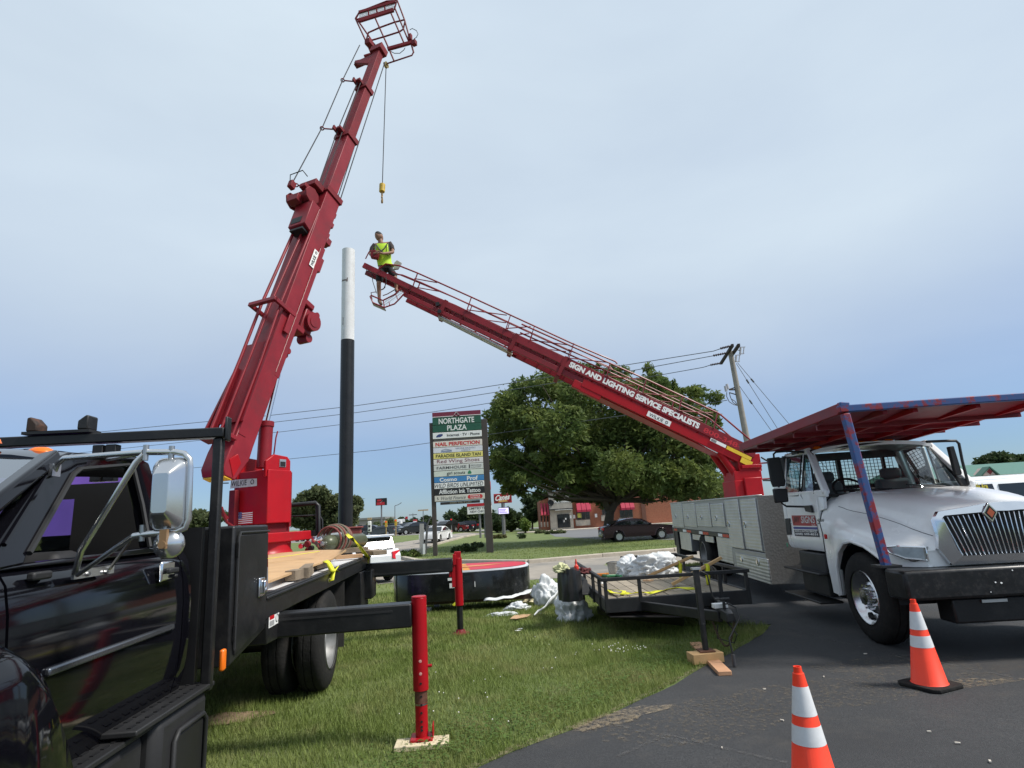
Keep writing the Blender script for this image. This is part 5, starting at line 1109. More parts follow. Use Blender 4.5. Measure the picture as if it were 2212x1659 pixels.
q = MB(); q.bb((-.1, .335, -.30), (.53, .341, -.215)); q.bb((-.16, .336, -.44), (.12, .342, -.31)); aobj('yellow_warning_plate', q, mat('yellow_decal', (.72, .48, .03), .5, var=.12, vscale=20))
# lift cylinder under the boom
a0_ = AM @ V(1.15, .0, -.42); c1_ = V(.49, .0, 2.79); c0_ = V(.12, .0, 2.12)
q = MB(); q.cyl(a0_+V(0, .2, 0), c1_+V(0, .2, 0), .035, .035, 14); rod = lobj('cylinder_rod', q, CHROME)
q = MB(); q.cyl(c1_+V(.04, .2, .05), c0_+V(0, .2, 0), .085, .085, 18); lobj('lift_cylinder', q, BRED, bevel=.006)
q = MB(); q.cyl(a0_+V(0, -.2, 0), c1_+V(0, -.2, 0), .035, .035, 14); lobj('cylinder_rod', q, CHROME)
q = MB(); q.cyl(c1_+V(.04, -.2, .05), c0_+V(0, -.2, 0), .085, .085, 18); lobj('lift_cylinder', q, BRED, bevel=.006)
# footwell at the tip
def C4(x, y): return (724.2+x*.14881, 466.3+y*.14881)
def TP(px, py, y=.25): return LF.py(*C4(px, py), y)
for y_ in (.24, -.24):
    q = MB(); q.tube([TP(1010, 1115, y_), TP(930, 1205, y_), TP(860, 1275, y_), TP(710, 1328, y_), TP(545, 1255, y_), TP(505, 1165, y_), TP(520, 1150, y_), TP(690, 1225, y_), TP(860, 1140, y_), TP(960, 1050, y_)], .019, 6)
    q.tube([TP(700, 1230, y_), TP(710, 1325, y_)], .014, 6); q.tube([TP(780, 1245, y_), TP(790, 1295, y_)], .012, 6); q.tube([TP(880, 1140, y_), TP(910, 1215, y_)], .012, 6)
    fw = lobj('footwell_frame', q, RED)
q = MB()
for i in range(10):
    u_ = i/9; p = TP(545, 1262, .24).lerp(TP(710, 1335, .24), u_); p2 = p.copy(); p2.y = .04; q.beam(p, p2, .03, .012)
for i in range(14):
    u_ = (i+.5)/14; q.beam(TP(692, 1228, .24).lerp(TP(955, 1055, .24), u_), TP(712, 1326, .24).lerp(TP(1005, 1118, .24), u_), .006, .006)
for v_ in (.35, .68): q.tube([TP(692, 1228, .24).lerp(TP(712, 1326, .24), v_), TP(955, 1055, .24).lerp(TP(1005, 1118, .24), v_)], .005, 5)
lobj('footwell_floor', q, mat('pale_floor_mesh', (.35, .33, .33), .6), fw)
for pts in ([(540, 1255), (520, 1110), (600, 1100)], [(660, 1075), (720, 1040), (740, 900)], [(860, 1070), (760, 1130), (690, 1155)]):
    q = MB(); q.tube([TP(*p, -.24) for p in pts], .012, 6); lobj('footwell_hoop', q, RED, fw)
q = MB(); q.tube([TP(440, 720, .2), TP(455, 790, .2), TP(530, 830, .2), TP(545, 950, .2), TP(600, 1120, .2)], .010, 6); q.tube([TP(735, 880, .25), TP(740, 970, .25), TP(700, 1060, .25), TP(660, 1075, .25)], .010, 6); lobj('control_hose', q, KPAINT)
# tip: beams beyond the footwell, control box, cross plate
q = MB(); P = [TP(*p, .0) for p in ((545, 570), (600, 555), (665, 595), (640, 680), (540, 660))]; q.prism([p+V(0, .14, 0) for p in P], (0, .14, 0)); cb = lobj('control_box', q, DRED, bevel=.012)
q = MB(); q.tube([TP(440, 620, .22), TP(490, 520, .22), TP(520, 500, .22), TP(560, 510, .22)], .014, 6); lobj('grab_rail', q, RED)
q = MB()
for i in range(3): q.cyl(TP(575+30*i, 545+14*i, .2), TP(580+30*i, 510+14*i, .2), .008)
lobj('control_lever', q, KPAINT, cb)
q = MB(); q.prism([TP(*p, -.25) for p in ((430, 850), (450, 800), (740, 920), (900, 985), (880, 1040), (560, 915))], (0, .03, 0)); lobj('far_lower_plate', q, DRED)
q = MB(); q.prism([TP(*p, -.2) for p in ((860, 690), (900, 650), (970, 690), (920, 780), (850, 790))], (0, .06, 0)); lobj('outlet_box', q, mat('grey_outlet', (.35, .34, .34), .5), bevel=.01)
# ================================================================ person on the ladder
def skinmesh(name, pts, edges, root=0, sub=2):
    """pts: list of (Vector, radius)"""
    me = bpy.data.meshes.new(name); me.from_pydata([tuple(p[0]) for p in pts], edges, [])
    o = bpy.data.objects.new(name, me); COL.objects.link(o); md = o.modifiers.new('s', 'SKIN'); md.use_smooth_shade = True
    for i, p in enumerate(pts):
        sv = me.skin_vertices[0].data[i]; r_ = p[1]; sv.radius = (r_, r_) if not isinstance(r_, tuple) else r_; sv.use_root = (i == root)
    sm = o.modifiers.new('u', 'SUBSURF'); sm.levels = sub; sm.render_levels = sub
    dg = bpy.context.evaluated_depsgraph_get(); nm = bpy.data.meshes.new_from_object(o.evaluated_get(dg)); nm.name = name
    bpy.data.objects.remove(o); bpy.data.meshes.remove(me); nm.shade_smooth(); return nm
def chain(*lists):
    pts, ed = [], []
    for l in lists:
        base = None
        for it in l:
            if isinstance(it, int): base = it; continue
            pts.append(it)
            if base is not None: ed.append((base, len(pts)-1))
            base = len(pts)-1
    return pts, ed
def H(px, py, y=0.): return LF.py(*C4(px, py), y)
feet = H(645, 1275, .06)
person = thing('person', 'person in a yellow safety vest and dark shorts standing at the ladder tip', 'person', LF.W(*feet), LF.ang)
PI_ = Matrix.Translation(-feet)
def pobj(name, me, m, par=person, **kw):
    me.transform(PI_); return obj(name, me, m, par, **kw)
SKIN = mat('skin', (.27, .145, .095), .6, var=.08); SHIRT = mat('brown_shirt', (.045, .035, .033), .85); SHORT = mat('dark_shorts', (.014, .013, .014), .85)
VEST = mat('hi_vis_vest', (.44, .66, .03), .7, var=.06); HAIR = mat('dark_hair', (.018, .014, .012), .7)
pel = H(725, 745, .0); ch = H(690, 560, .02); nk = H(668, 410, .03)
shL, shR = H(560, 425, .03), H(800, 400, .0); elL, elR = H(505, 560, .06), H(838, 530, .12); wrL, wrR = H(560, 545, .26), H(690, 545, .30)
haL, haR = H(600, 530, .30), H(640, 530, .33)
hpL, hpR = H(670, 770, .03), H(785, 755, -.05); knL, knR = H(630, 975, .10), H(870, 900, .05); anL, anR = H(640, 1215, .03), H(885, 1065, -.05); toL, toR = H(672, 1285, .16), H(905, 1095, .08)
headc = H(637, 300, .05)
body_l = ([(pel, .13), (H(705, 650, .01), .135), (ch, .15), (H(680, 450, .02), .13), (nk, .062), (H(658, 375, .04), .06)],
          [3, (shL, .062), (elL, .045), (wrL, .03), (haL, .03)], [3, (shR, .065), (elR, .048), (wrR, .032), (haR, .03)],
          [0, (hpL, .095), (knL, .062), (H(636, 1090, .02), .058), (anL, .038), (toL, .035)], [0, (hpR, .095), (knR, .062), (H(885, 985, -.05), .055), (anR, .038), (toR, .035)])
pobj('body', skinmesh('body', *chain(*body_l)), SKIN)
q = MB(); 
# head: shaped ellipsoid with nose, brow, ears; turned down to the left of the picture
fd = V(.42, .55, -.72).normalized(); up_ = V(.25, .35, .9); sd_ = fd.cross(up_).normalized(); up_ = sd_.cross(fd)
hc = headc; rings = []
for i in range(1, 16):
    a = math.pi*i/16; z_ = math.cos(a); r_ = math.sin(a); ring = []
    for k in range(24):
        b2 = 2*math.pi*k/24; fx = math.cos(b2); sx = math.sin(b2)
        rw = .078*(1 if z_ > -.2 else 1-.32*(-z_-.2)); rd = .098
        p = hc + up_*(z_*.138) + sd_*(sx*rw*1.13*r_) + fd*(fx*rd*1.1*r_)
        if fx > .90 and -.35 < z_ < .15: p += fd*(.022*(1-abs(z_+.12)/.27 if abs(z_+.12) < .27 else 0))
        if fx > .6 and .1 < z_ < .3: p += fd*.006
        if abs(fx) < .3 and abs(z_) < .22: p += sd_*(.012*(1 if sx > 0 else -1))
        ring.append(p)
    rings.append(ring)
q.loft(rings); me = q.mesh('head', 180); hd_ = pobj('head', me, SKIN)
q = MB(); rings = []
for i in range(1, 9):
    a = math.pi*i/16; z_ = math.cos(a); r_ = math.sin(a); ring = []
    for k in range(24):
        b2 = 2*math.pi*k/24; fx = math.cos(b2); cut = 1.0 if (fx < .35 or z_ > .55) else .93
        ring.append(hc + up_*(z_*.146) + sd_*(math.sin(b2)*.093*r_*cut) + fd*((fx*.112*r_*cut if fx < .3 else fx*.112*r_*cut*.9)-.006))
    rings.append(ring)
q.loft(rings); pobj('hair', q.mesh('hair', 180), HAIR)
q = MB()
for s2 in (-1, 1): q.lathe([(.010, 0), (.0, .004)], hc+fd*.100+sd_*(.032*s2)+up_*.012, fd, 8)
q.box(hc+fd*.102-up_*.068, (.035, .01, .007)); pobj('eyes', q.mesh('eyes', 0), HAIR, hd_)
def torso(rows, e=1.0):
    """stacked ellipses: (centre, half width, half depth)"""
    q = MB(); rings = []
    for c_, a, d_ in rows: rings.append([c_+V(a*e*math.cos(2*math.pi*k/20), d_*e*math.sin(2*math.pi*k/20), .02*math.cos(4*math.pi*k/20)) for k in range(20)])
    return q.loft(rings)
TS = [(H(725, 770, 0), .165, .125), (H(715, 690, .01), .17, .13), (H(702, 610, .015), .18, .135), (H(690, 520, .02), .20, .14), (H(683, 450, .02), .205, .125), (H(680, 415, .02), .17, .10), (H(672, 395, .03), .085, .075)]
q = torso(TS)
for a_, b2, r0, r1 in ((shL, shL.lerp(elL, .62), .078, .062), (shR, shR.lerp(elR, .68), .080, .066)):
    c0_ = TS[4][0].lerp(a_, .55)+V(0, 0, -.03); q.tube([c0_, a_+V(0, 0, -.02), a_.lerp(b2, .5), b2], [.075, r0, (r0+r1)/2, r1], 12)
pobj('shirt', q.mesh('shirt', 60), SHIRT)
q = torso([(H(735, 735, .0), .19, .15)]+TS[1:6], 1.07); vo_ = pobj('safety_vest', q.mesh('vest', 60), VEST)
q = MB(); q.tube([H(676, 430, .02), H(660, 380, .035), H(645, 330, .045)], [.075, .062, .06], 12); pobj('neck', q.mesh('neck', 60), SKIN)
q = MB()
cy_ = .175
for pts in ([(600, 420), (640, 480), (700, 530), (770, 570)], [(760, 390), (720, 460), (650, 520), (590, 560)], [(590, 420), (580, 500), (600, 590)], [(770, 385), (780, 470), (790, 560)]):
    q.tube([H(*p, cy_-.02 if i in (0, 3) else cy_) for i, p in enumerate(pts)], .014, 6)
pobj('harness', q.mesh('harness', 60), mat('harness_strap', (.09, .10, .09), .7), person)
shorts = ([(H(722, 735, 0), .150), (H(722, 790, 0), .14)], [1, (hpL, .115), (hpL.lerp(knL, .55), .105), (knL, .098)], [1, (hpR, .115), (hpR.lerp(knR, .55), .105), (knR, .095)])
pobj('shorts', skinmesh('shorts', *chain(*shorts)), SHORT)
for an, to in ((anL, toL), (anR, toR)):
    pobj('boot', skinmesh('boot', *chain([(an+V(0, 0, .05), .050), (an+V(0, -.01, -.03), .052), (an.lerp(to, .5)+V(0, 0, -.02), .046), (to, .042)]), sub=2), mat('tan_boot', (.12, .085, .06), .7))
for wr, ha, s2 in ((wrL, haL, 1), (wrR, haR, -1)):
    dv = (ha-wr).normalized(); 
    for j in range(5):
        o_ = V(0, .02, .03-.015*j); l_ = (.075, .085, .08, .065, .055)[j]
        if j == 4: o_ = V(.02*s2, .03, .035)
        pobj('finger', skinmesh('finger', *chain([(ha+o_*.6, .011), (ha+o_+dv*l_*.5, .010), (ha+o_+dv*l_*.8+V(0, .0, -.02), .009), (ha+o_+dv*l_*.8+V(0, -.01, -.04), .008)]), sub=1), SKIN)
# ================================================================ sign pole
pt_, pm_, pb_ = atY(753, 540, 13.3), atY(751, 735, 13.3), atY(746, 1135, 13.3)
dn = (pb_-pt_).normalized(); gz = gnd(pb_.x, pb_.y); base = pt_+dn*((gz-pt_.z)/dn.z)
sp_ = thing('sign_pole', 'tall round steel pole, white upper half and black lower half', 'pole', base)
W0 = Matrix.Translation(-base)
q = MB(); q.cyl(pm_, pt_, .157, .155, 32, False); q.cyl(pt_-dn*-.02, pt_-dn*-.021, .148, .148, 32); obj('upper_section', q.xf(W0), mat('white_pole_paint', (.66, .67, .67), .45, var=.05, vscale=2, dirt=(.42, .41, .39), damt=.3, dscale=2.5), sp_)
q = MB(); q.tube([base-V(0, 0, .2), pm_+dn*.01], .160, 32); obj('lower_section', q.xf(W0), mat('black_pole_paint', (.012, .012, .013), .35, var=.25, vscale=4), sp_)
def polept(px, py, r=.158):
    P = atY(px, py, 13.3); a = pt_+dn*((P.z-pt_.z)/dn.z); d_ = (P-a); d_.z = 0; x_ = max(-.14, min(.14, d_.x)); return a+V(x_, -math.sqrt(r*r-x_*x_), 0)
q = MB(); L1 = [polept(740.5+i*1.2, 608+.5*math.sin(i*2)) for i in range(12)]; L2 = [polept(740.5+i*1.2, 611+.7*math.cos(i*1.7)+(3 if i > 9 else 0)-(3 if i > 10 else 0)) for i in range(12)]
q.add(L1+L2, [(i, i+1, 13+i, 12+i) for i in range(11)]); q.quad(polept(753, 605), polept(755.5, 604), polept(755, 613), polept(753, 612)); obj('paint_scuff', q.xf(W0), mat('brown_scuff', (.16, .13, .12), .8, var=.4, vscale=40), sp_, smooth=0)
q = MB(); q.add([polept(744, 688), polept(745.3, 690), polept(744.8, 705), polept(743.5, 706)], [(0, 1, 2, 3)]); obj('paint_scuff', q.xf(W0), mat('brown_scuff', (0, 0, 0)), sp_, smooth=0)
# ================================================================ cones
CONE = mat('fluorescent_orange', (.95, .055, .018), .5, var=.05, vscale=4, dirt=(.5, .05, .02), damt=.35, dscale=5); BAND = mat('reflective_band', (.66, .67, .68), .45, var=.05, vscale=30, bump=.04, bscale=250)
def cone(loc, rot, label, h=.71):
    c_ = thing('traffic_cone', label, 'cone', loc, rot, 'orange traffic cones on the asphalt')
    rb = .135; rt = .030
    R2 = lambda z: rb+(rt-rb)*(z-.03)/(h-.065)
    def ring(z0, z1, m, nm, e=0, par=c_): 
        q = MB(); q.lathe([(R2(z0)+e, z0), (R2(z1)+e, z1)], (0, 0, 0), (0, 0, 1), 40); return obj(nm, q, m, par)
    q = MB(); q.lathe([(rb+.012, .028), (rb, .036), (R2(h-.035), h-.035), (.024, h-.033), (.022, h-.008), (.022, h), (.016, h), (.016, h-.05)], (0, 0, 0), (0, 0, 1), 40); obj('cone_body', q, CONE, c_)
    ring(h*.655, h*.86, BAND, 'reflective_band', .0015); ring(h*.455, h*.585, BAND, 'reflective_band', .0015)
    q = MB(); s_ = .185
    pts = [(s_, s_-.04), (s_-.04, s_), (-s_+.04, s_), (-s_, s_-.04), (-s_, -s_+.04), (-s_+.04, -s_), (s_-.04, -s_), (s_, -s_+.04)]
    q.prism([(a, b2, .002) for a, b2 in pts], (0, 0, .03)); obj('cone_base', q, RUBBER, c_, bevel=.006)
    return c_
c2p = atG(2010, 1484); cone((c2p.x, c2p.y, .008), R_(22), 'orange cone with two white bands near the white truck bumper')
tipc = atP(1722, 1440, V(0, 0, .715), V(0, 0, 1)); cone((tipc.x, tipc.y, .008), R_(10), 'orange cone cut off by the bottom edge, nearest the camera')
# ================================================================ trailer
f0 = atP(1306, 1297, V(0, 0, .5), V(0, 0, 1)); f1 = atP(1641, 1282, V(0, 0, .5), V(0, 0, 1)); axt = ray(1092, 1115)
TR = Frame((f0.x, f0.y, 0), (axt.x, axt.y)); TW = -TR.L(f1).y
tr_t = thing('utility_trailer', 'black open utility trailer with weathered plank deck and low rail, parked on the grass', 'trailer', TR.O, TR.ang)
def CT(x, y): return ((2100+.40687*x)/1.8228, (2100+.40687*y)/1.8228)
TLN = 3.3
TRP = mat('trailer_black_paint', (.014, .014, .015), .5, var=.3, vscale=5, dirt=(.05, .045, .04), damt=.5, dscale=6)
nP = 11
for i in range(nP):
    y0_ = -.03-(TW-.06)*i/nP; y1_ = -.03-(TW-.06)*(i+1)/nP+.012
    dz = rnd.uniform(-.004, .004); q = MB(); q.bb((.06, y0_, .475+dz), (TLN-.05+rnd.uniform(-.02, .02), y1_, .508+dz)); obj('deck_plank', q, mat('deck_wood%d' % (i % 4), tuple(c_*(.85+.12*(i % 4)) for c_ in (.26, .22, .165)), .85, var=.25, vscale=5, bump=.25, bscale=30, dirt=(.13, .10, .075), damt=.6, dscale=3), tr_t, bevel=.004)
q = MB(); q.bb((0, .0, .34), (.055, -TW, .515)); obj('front_beam', q, TRP, tr_t, bevel=.008)
for y_ in (0, -TW+.05):
    q = MB(); q.bb((.056, y_, .36), (TLN, y_-.05, .515)); obj('side_beam', q, TRP, tr_t, bevel=.008)
for i in range(5):
    q = MB(); q.bb((.5+.65*i, -.06, .36), (.55+.65*i, -TW+.06, .45)); obj('cross_member', q, TRP, tr_t)
q = MB(); q.prism([(-.05, -.05, .30), (.9, -.02, .30), (.9, -.02, .20), (-.05, -.95, .14), (-.15, -.95, .26)], (0, -.04, 0)); obj('skid_plate', q, TRP, tr_t)
zr_ = TR.px(*CT(600, 432), 0).z; zr2 = TR.px(*CT(2190, 375), 0).z; zt2 = (zr_+zr2)/2
q = MB(); q.beam((.02, .02, zt2), (.02, -TW-.02, zt2), .05, .045); obj('front_rail', q, TRP, tr_t, bevel=.006)
q = MB(); q.beam((.045, 0, zt2), (TLN-.3, 0, zt2), .045, .045); obj('side_rail', q, TRP, tr_t, bevel=.006)
q = MB(); q.beam((.045, -TW, zt2), (TLN-.0, -TW, zt2), .045, .045); obj('side_rail', q, TRP, tr_t, bevel=.006)
q = MB(); q.beam((TLN-.02, -TW, zt2), (TLN-.02, -TW*.45, zt2), .04, .08); obj('rear_rail', q, TRP, tr_t, bevel=.006)
posts = [(.02, -.03), (.02, TR.px(*CT(1033, 540), 0).y), (.02, TR.px(*CT(1815, 500), 0).y), (.02, -TW+.03), (.95, 0), (1.9, 0), (.35, 0), (.9, -TW), (1.9, -TW), (2.9, -TW)]
for x_, y_ in posts:
    q = MB(); q.bb((x_-.022, y_-.022, .35), (x_+.022, y_+.022, zt2-.023)); obj('rail_post', q, TRP, tr_t, bevel=.004)
# tongue, coupler, jack
cp = TR.pz(*CT(1890, 790), .47)
q = MB(); q.beam((.2, -.42, .40), (cp.x+.12, cp.y+.05, .44), .06, .11); obj('tongue_beam', q, TRP, tr_t, bevel=.008)
q = MB(); q.beam((.2, -TW+.42, .40), (cp.x+.12, cp.y-.05, .44), .06, .11); obj('tongue_beam', q, TRP, tr_t, bevel=.008)
q = MB(); q.loft([[V(cp.x+.22, cp.y+a, .47+b2) for a, b2 in ((.07, -.05), (.07, .04), (-.07, .04), (-.07, -.05))], [V(cp.x+.05, cp.y+a, .48+b2) for a, b2 in ((.06, -.06), (.05, .04), (-.05, .04), (-.06, -.06))], [V(cp.x-.06, cp.y+a, .47+b2) for a, b2 in ((.05, -.06), (.035, .03), (-.035, .03), (-.05, -.06))]]); q.box((cp.x+.1, cp.y-.0, .55), (.03, .03, .12)); obj('coupler', q, mat('coupler_steel', (.05, .05, .05), .35, .7), tr_t, bevel=.008)
jb = TR.L(atG(*CT(1660, 1150))); jx, jy = TR.pz(*CT(1668, 1125), .13).x, TR.pz(*CT(1668, 1125), .13).y
jt = TR.px(*CT(1556, 330), jx).z
q = MB(); q.cyl((jx, jy, .13), (jx, jy, .40), .032, .032, 16); q.bb((jx-.028, jy-.030, .38), (jx+.028, jy+.030, jt-.02)); jk = obj('jack_post', q, TRP, tr_t, bevel=.006)
q = MB(); q.bb((jx-.04, jy-.048, jt-.02), (jx+.04, jy+.048, jt)); obj('jack_cap', q, ALU, jk)
q = MB(); q.tube([(jx, jy-.05, jt-.04), (jx, jy-.12, jt-.08), (jx-.02, jy-.14, jt-.3), (jx-.02, jy-.16, jt-.34), (jx-.02, jy-.25, jt-.345)], .009, 6); q.cyl((jx-.02, jy-.22, jt-.345), (jx-.02, jy-.32, jt-.345), .016); obj('jack_crank', q, PLASTIC, jk)
q = MB(); q.box((jx, jy, .125), (.16, .16, .012)); obj('jack_foot', q, mat('rusty_plate', (.13, .055, .03), .8, var=.3, vscale=20), jk)
q = MB(); q.box((cp.x+.18, cp.y+.02, .545), (.08, .16, .05)); obj('junction_box', q, WPAINT, tr_t, bevel=.006)
def hang(p0, p1, sag, n=22): return [Vector(p0).lerp(Vector(p1), i/n)+V(0, 0, -sag*4*(i/n)*(1-i/n)) for i in range(n+1)]
CH_ = mat('rusty_chain', (.10, .065, .045), .6, .6, var=.3, vscale=40)
pth = hang((cp.x+.25, cp.y+.12, .47), (cp.x+.03, cp.y-.06, .40), .30, 30)
for i in range(30):
    a_, b2 = pth[i], pth[i+1]; d_ = (b2-a_); u_ = d_.normalized(); sd_ = u_.cross(V(0, 0, 1) if i % 2 else V(1, .3, 0)).normalized(); c_ = (a_+b2)/2
    pts = [c_+u_*(d_.length*.75*math.cos(R_(k*45)))+sd_*(.011*math.sin(R_(k*45))) for k in range(9)]
    q = MB(); q.tube(pts, .0042, 5); obj('chain_link', q, CH_, tr_t)
q = MB(); e_ = atP(*CT(1945, 1270), V(0, 0, .03), V(0, 0, 1)); e_ = TR.L(e_)
q.tube([(cp.x+.15, cp.y, .56), (cp.x+.05, cp.y-.03, .58), (cp.x-.06, cp.y-.07, .55), (cp.x-.09, cp.y-.08, .45), (e_.x+.02, e_.y+.01, .28), (e_.x, e_.y, .12)], .009, 8); q.tube([(cp.x+.2, cp.y-.02, .40), (cp.x+.1, cp.y-.1, .25), (cp.x+.22, cp.y-.1, .14), (cp.x+.32, cp.y+.05, .18), (cp.x+.3, cp.y+.03, .32)], .007, 6); cb = obj('trailer_cable', q, PLASTIC, tr_t)
q = MB(); q.cyl((e_.x, e_.y, .015), (e_.x, e_.y, .13), .020, .018, 12); obj('cable_plug', q, mat('grey_plug', (.06, .06, .065), .4), cb, bevel=.003)
# wheels and fender on the near side
for y_, sd_ in ((.16, 1), (-TW-.16, -1)):
    wheel(tr_t, (2.0, y_+.08*sd_, .33), sd_, r=.33, w=.2, rim=GREYST, rr=.19)
q = MB(); q.bb((1.45, .02, .60), (2.55, .30, .62)); q.prism([(1.45, .02, .60), (1.45, .30, .60), (1.20, .30, .42), (1.20, .02, .42)], (0, 0, .02)); obj('wheel_fender', q, TRP, tr_t, bevel=.006)
# blocks under the jack
jw = TR.W(jx, jy, 0)
o = obj('wood_block', MB().bb((-.17, -.09, -.05), (.17, .09, .05)), WOOD, bevel=.006); o.location = (jw.x-.02, jw.y-.02, .066); o.rotation_euler = (0, 0, R_(8)); tag(o, 'short thick lumber block under the trailer jack', 'wood block')
pe0, pe1 = atG(*CT(1570, 1090)), atG(*CT(1860, 1385)); ang = math.atan2(pe1.y-pe0.y, pe1.x-pe0.x)
o = obj('wood_plank', MB().bb((-.0, -.065, -.02), ((pe1-pe0).length, .065, .02)), mat('pink_lumber', (.50, .27, .15), .75, var=.15, vscale=6, bump=.1), bevel=.004); o.location = (pe0.x, pe0.y, .028); o.rotation_euler = (0, 0, ang); tag(o, 'flat reddish plank poking out from under the jack block onto asphalt', 'plank')
wp = atG(912, 1612)
o = obj('wood_pad', MB().bb((-.20, -.09, -.018), (.20, .09, .018)), mat('pale_board', (.62, .53, .36), .75, var=.12, vscale=5), bevel=.004); o.location = (wp.x, wp.y, .020); o.rotation_euler = (0, 0, R_(4)); tag(o, 'pale board under the near red outrigger foot', 'board')
# ---------------------------------------------------------------- crumpled plastics and cloth
def crumple(name, c, d_, seed, m, label, cat, rough=.25, group=None, sub=5, rot=0):
    bm = bmesh.new(); bmesh.ops.create_icosphere(bm, subdivisions=sub, radius=1); r2 = random.Random(seed)
    import mathutils.noise as mn
    of = V(r2.uniform(0, 50), r2.uniform(0, 50), r2.uniform(0, 50))
    for v in bm.verts:
        p = v.co.copy(); k_ = 1+rough*1.2*mn.noise(p*1.5+of)-rough*1.5*abs(mn.noise(p*2.6+of))-rough*.8*abs(mn.noise(p*5.5+of*2))-rough*.35*abs(mn.noise(p*11+of))+rough*.7
        p *= k_; v.co = (p.x*d_[0], p.y*d_[1], max(p.z, -.35)*d_[2]+.35*d_[2])
    me = bpy.data.meshes.new(name); bm.to_mesh(me); bm.free(); me.shade_smooth()
    o = obj(name, me, m); o.location = c; o.rotation_euler = (0, 0, rot); tag(o, label, cat, group); return o
def ribbon(name, pts, wdt, m, label=None, cat='strap', up=None, par=None, wob=0):
    """flat webbing following points"""
    pts = [Vector(p) for p in pts]; q = MB(); a, b2 = [], []
    for i, p in enumerate(pts):
        t_ = (pts[min(i+1, len(pts)-1)]-pts[max(0, i-1)]).normalized(); u_ = Vector(up[i]) if isinstance(up, list) else Vector(up or (0, 0, 1)); s_ = t_.cross(u_).normalized()*wdt/2
        a.append(p+s_); b2.append(p-s_)
    n = len(pts); q.add(a+b2, [(i, i+1, n+i+1, n+i) for i in range(n-1)])
    o = obj(name, q, m, par, smooth=60); sm = o.modifiers.new('th', 'SOLIDIFY'); sm.thickness = .004
    if label: tag(o, label, cat)
    return o
dk = lambda px, py, z=.515: atP(*CT(px, py), V(0, 0, z), V(0, 0, 1))
crumple('plastic_sheeting', dk(975, 398), (.27, .22, .21), 11, POLY, 'crumpled clear plastic sheeting heaped on the trailer beside the bucket', 'plastic sheet', .4)
crumple('plastic_sheeting', dk(1160, 400), (.38, .25, .24), 12, POLY, 'larger crumpled white plastic heap on the trailer behind the boards', 'plastic sheet', .4)
gp_ = lambda px, py: atG(*CT(px, py))
p = gp_(150, 705); crumple('plastic_sheeting', p, (.30, .22, .36), 13, POLY, 'tall crumpled white plastic bunch on grass left of the trailer', 'plastic sheet', .38)
p = gp_(395, 850); crumple('plastic_sheeting', p, (.24, .2, .28), 14, mat('thin_plastic', (.6, .62, .62), .35, var=.1, bump=.2, bscale=15), 'greyish plastic bag hanging by the trailer wheel', 'plastic bag', .35)
def CS(x, y): return (822.9+x*.19841, 1152+y*.19841)
gs_ = lambda px, py: atG(*CS(px, py))
p = gs_(1480, 840); crumple('plastic_sheeting', p, (.22, .12, .09), 15, POLY, 'low crumpled plastic on grass in front of the black sign cabinet', 'plastic sheet', .5)
p = gs_(1335, 900); crumple('plastic_sheeting', p, (.26, .10, .05), 19, POLY, 'thin twisted plastic scrap at the left end of the litter', 'plastic sheet', .5)
p = gs_(1640, 775); crumple('plastic_sheeting', p, (.24, .14, .09), 16, mat('yellowed_plastic', (.62, .56, .36), .4, bump=.15, bscale=14), 'yellowish crumpled wrapping beside the white plastic', 'plastic sheet', .5)
# long plastic tongue
a0_, a1_ = gp_(10, 838), gp_(320, 700); q = MB(); n = 10
L1, L2 = [], []
for i in range(n+1):
    u_ = i/n; c_ = a0_.lerp(a1_, u_); c_.z = .02+.22*u_*u_; wv = .03+.15*u_; sd_ = V(.3, 1, 0).normalized()
    L1.append(c_+sd_*wv*.3+V(0, 0, wv*.7+.02*math.sin(i*1.7))); L2.append(c_-sd_*wv*.4+V(0, 0, -.0))
q.add(L1+L2, [(i, i+1, n+2+i, n+1+i) for i in range(n)]); o = obj('plastic_sheeting', q, POLY, smooth=60); o.modifiers.new('th', 'SOLIDIFY').thickness = .006; tag(o, 'long pointed tongue of white plastic lying on the grass', 'plastic sheet')
q = MB(); c_ = [gs_(*p_) for p_ in ((1405, 955), (1450, 925), (1545, 905), (1632, 912), (1600, 930), (1470, 962))]; q.prism([v+V(0, 0, .035+.01*(i % 2)) for i, v in enumerate(c_)], (0, 0, .006)); o = obj('cardboard_scrap', q, mat('cardboard', (.48, .30, .17), .85, var=.1)); tag(o, 'torn tan cardboard scrap on the grass', 'cardboard')
q = MB()
for i, (px_, py_) in enumerate(((1490, 1080), (1520, 1060))):
    p = gs_(px_, py_); q.prism([p+V(.05*math.cos(a+i), .03*math.sin(a+i), .03) for a in (0, 1.4, 2.8, 4.4)], (0, 0, .004))
o = obj('paper_scrap', q, WPAINT); o['kind'] = 'stuff'; o['label'] = 'small white paper scraps on the grass'; o['category'] = 'litter'
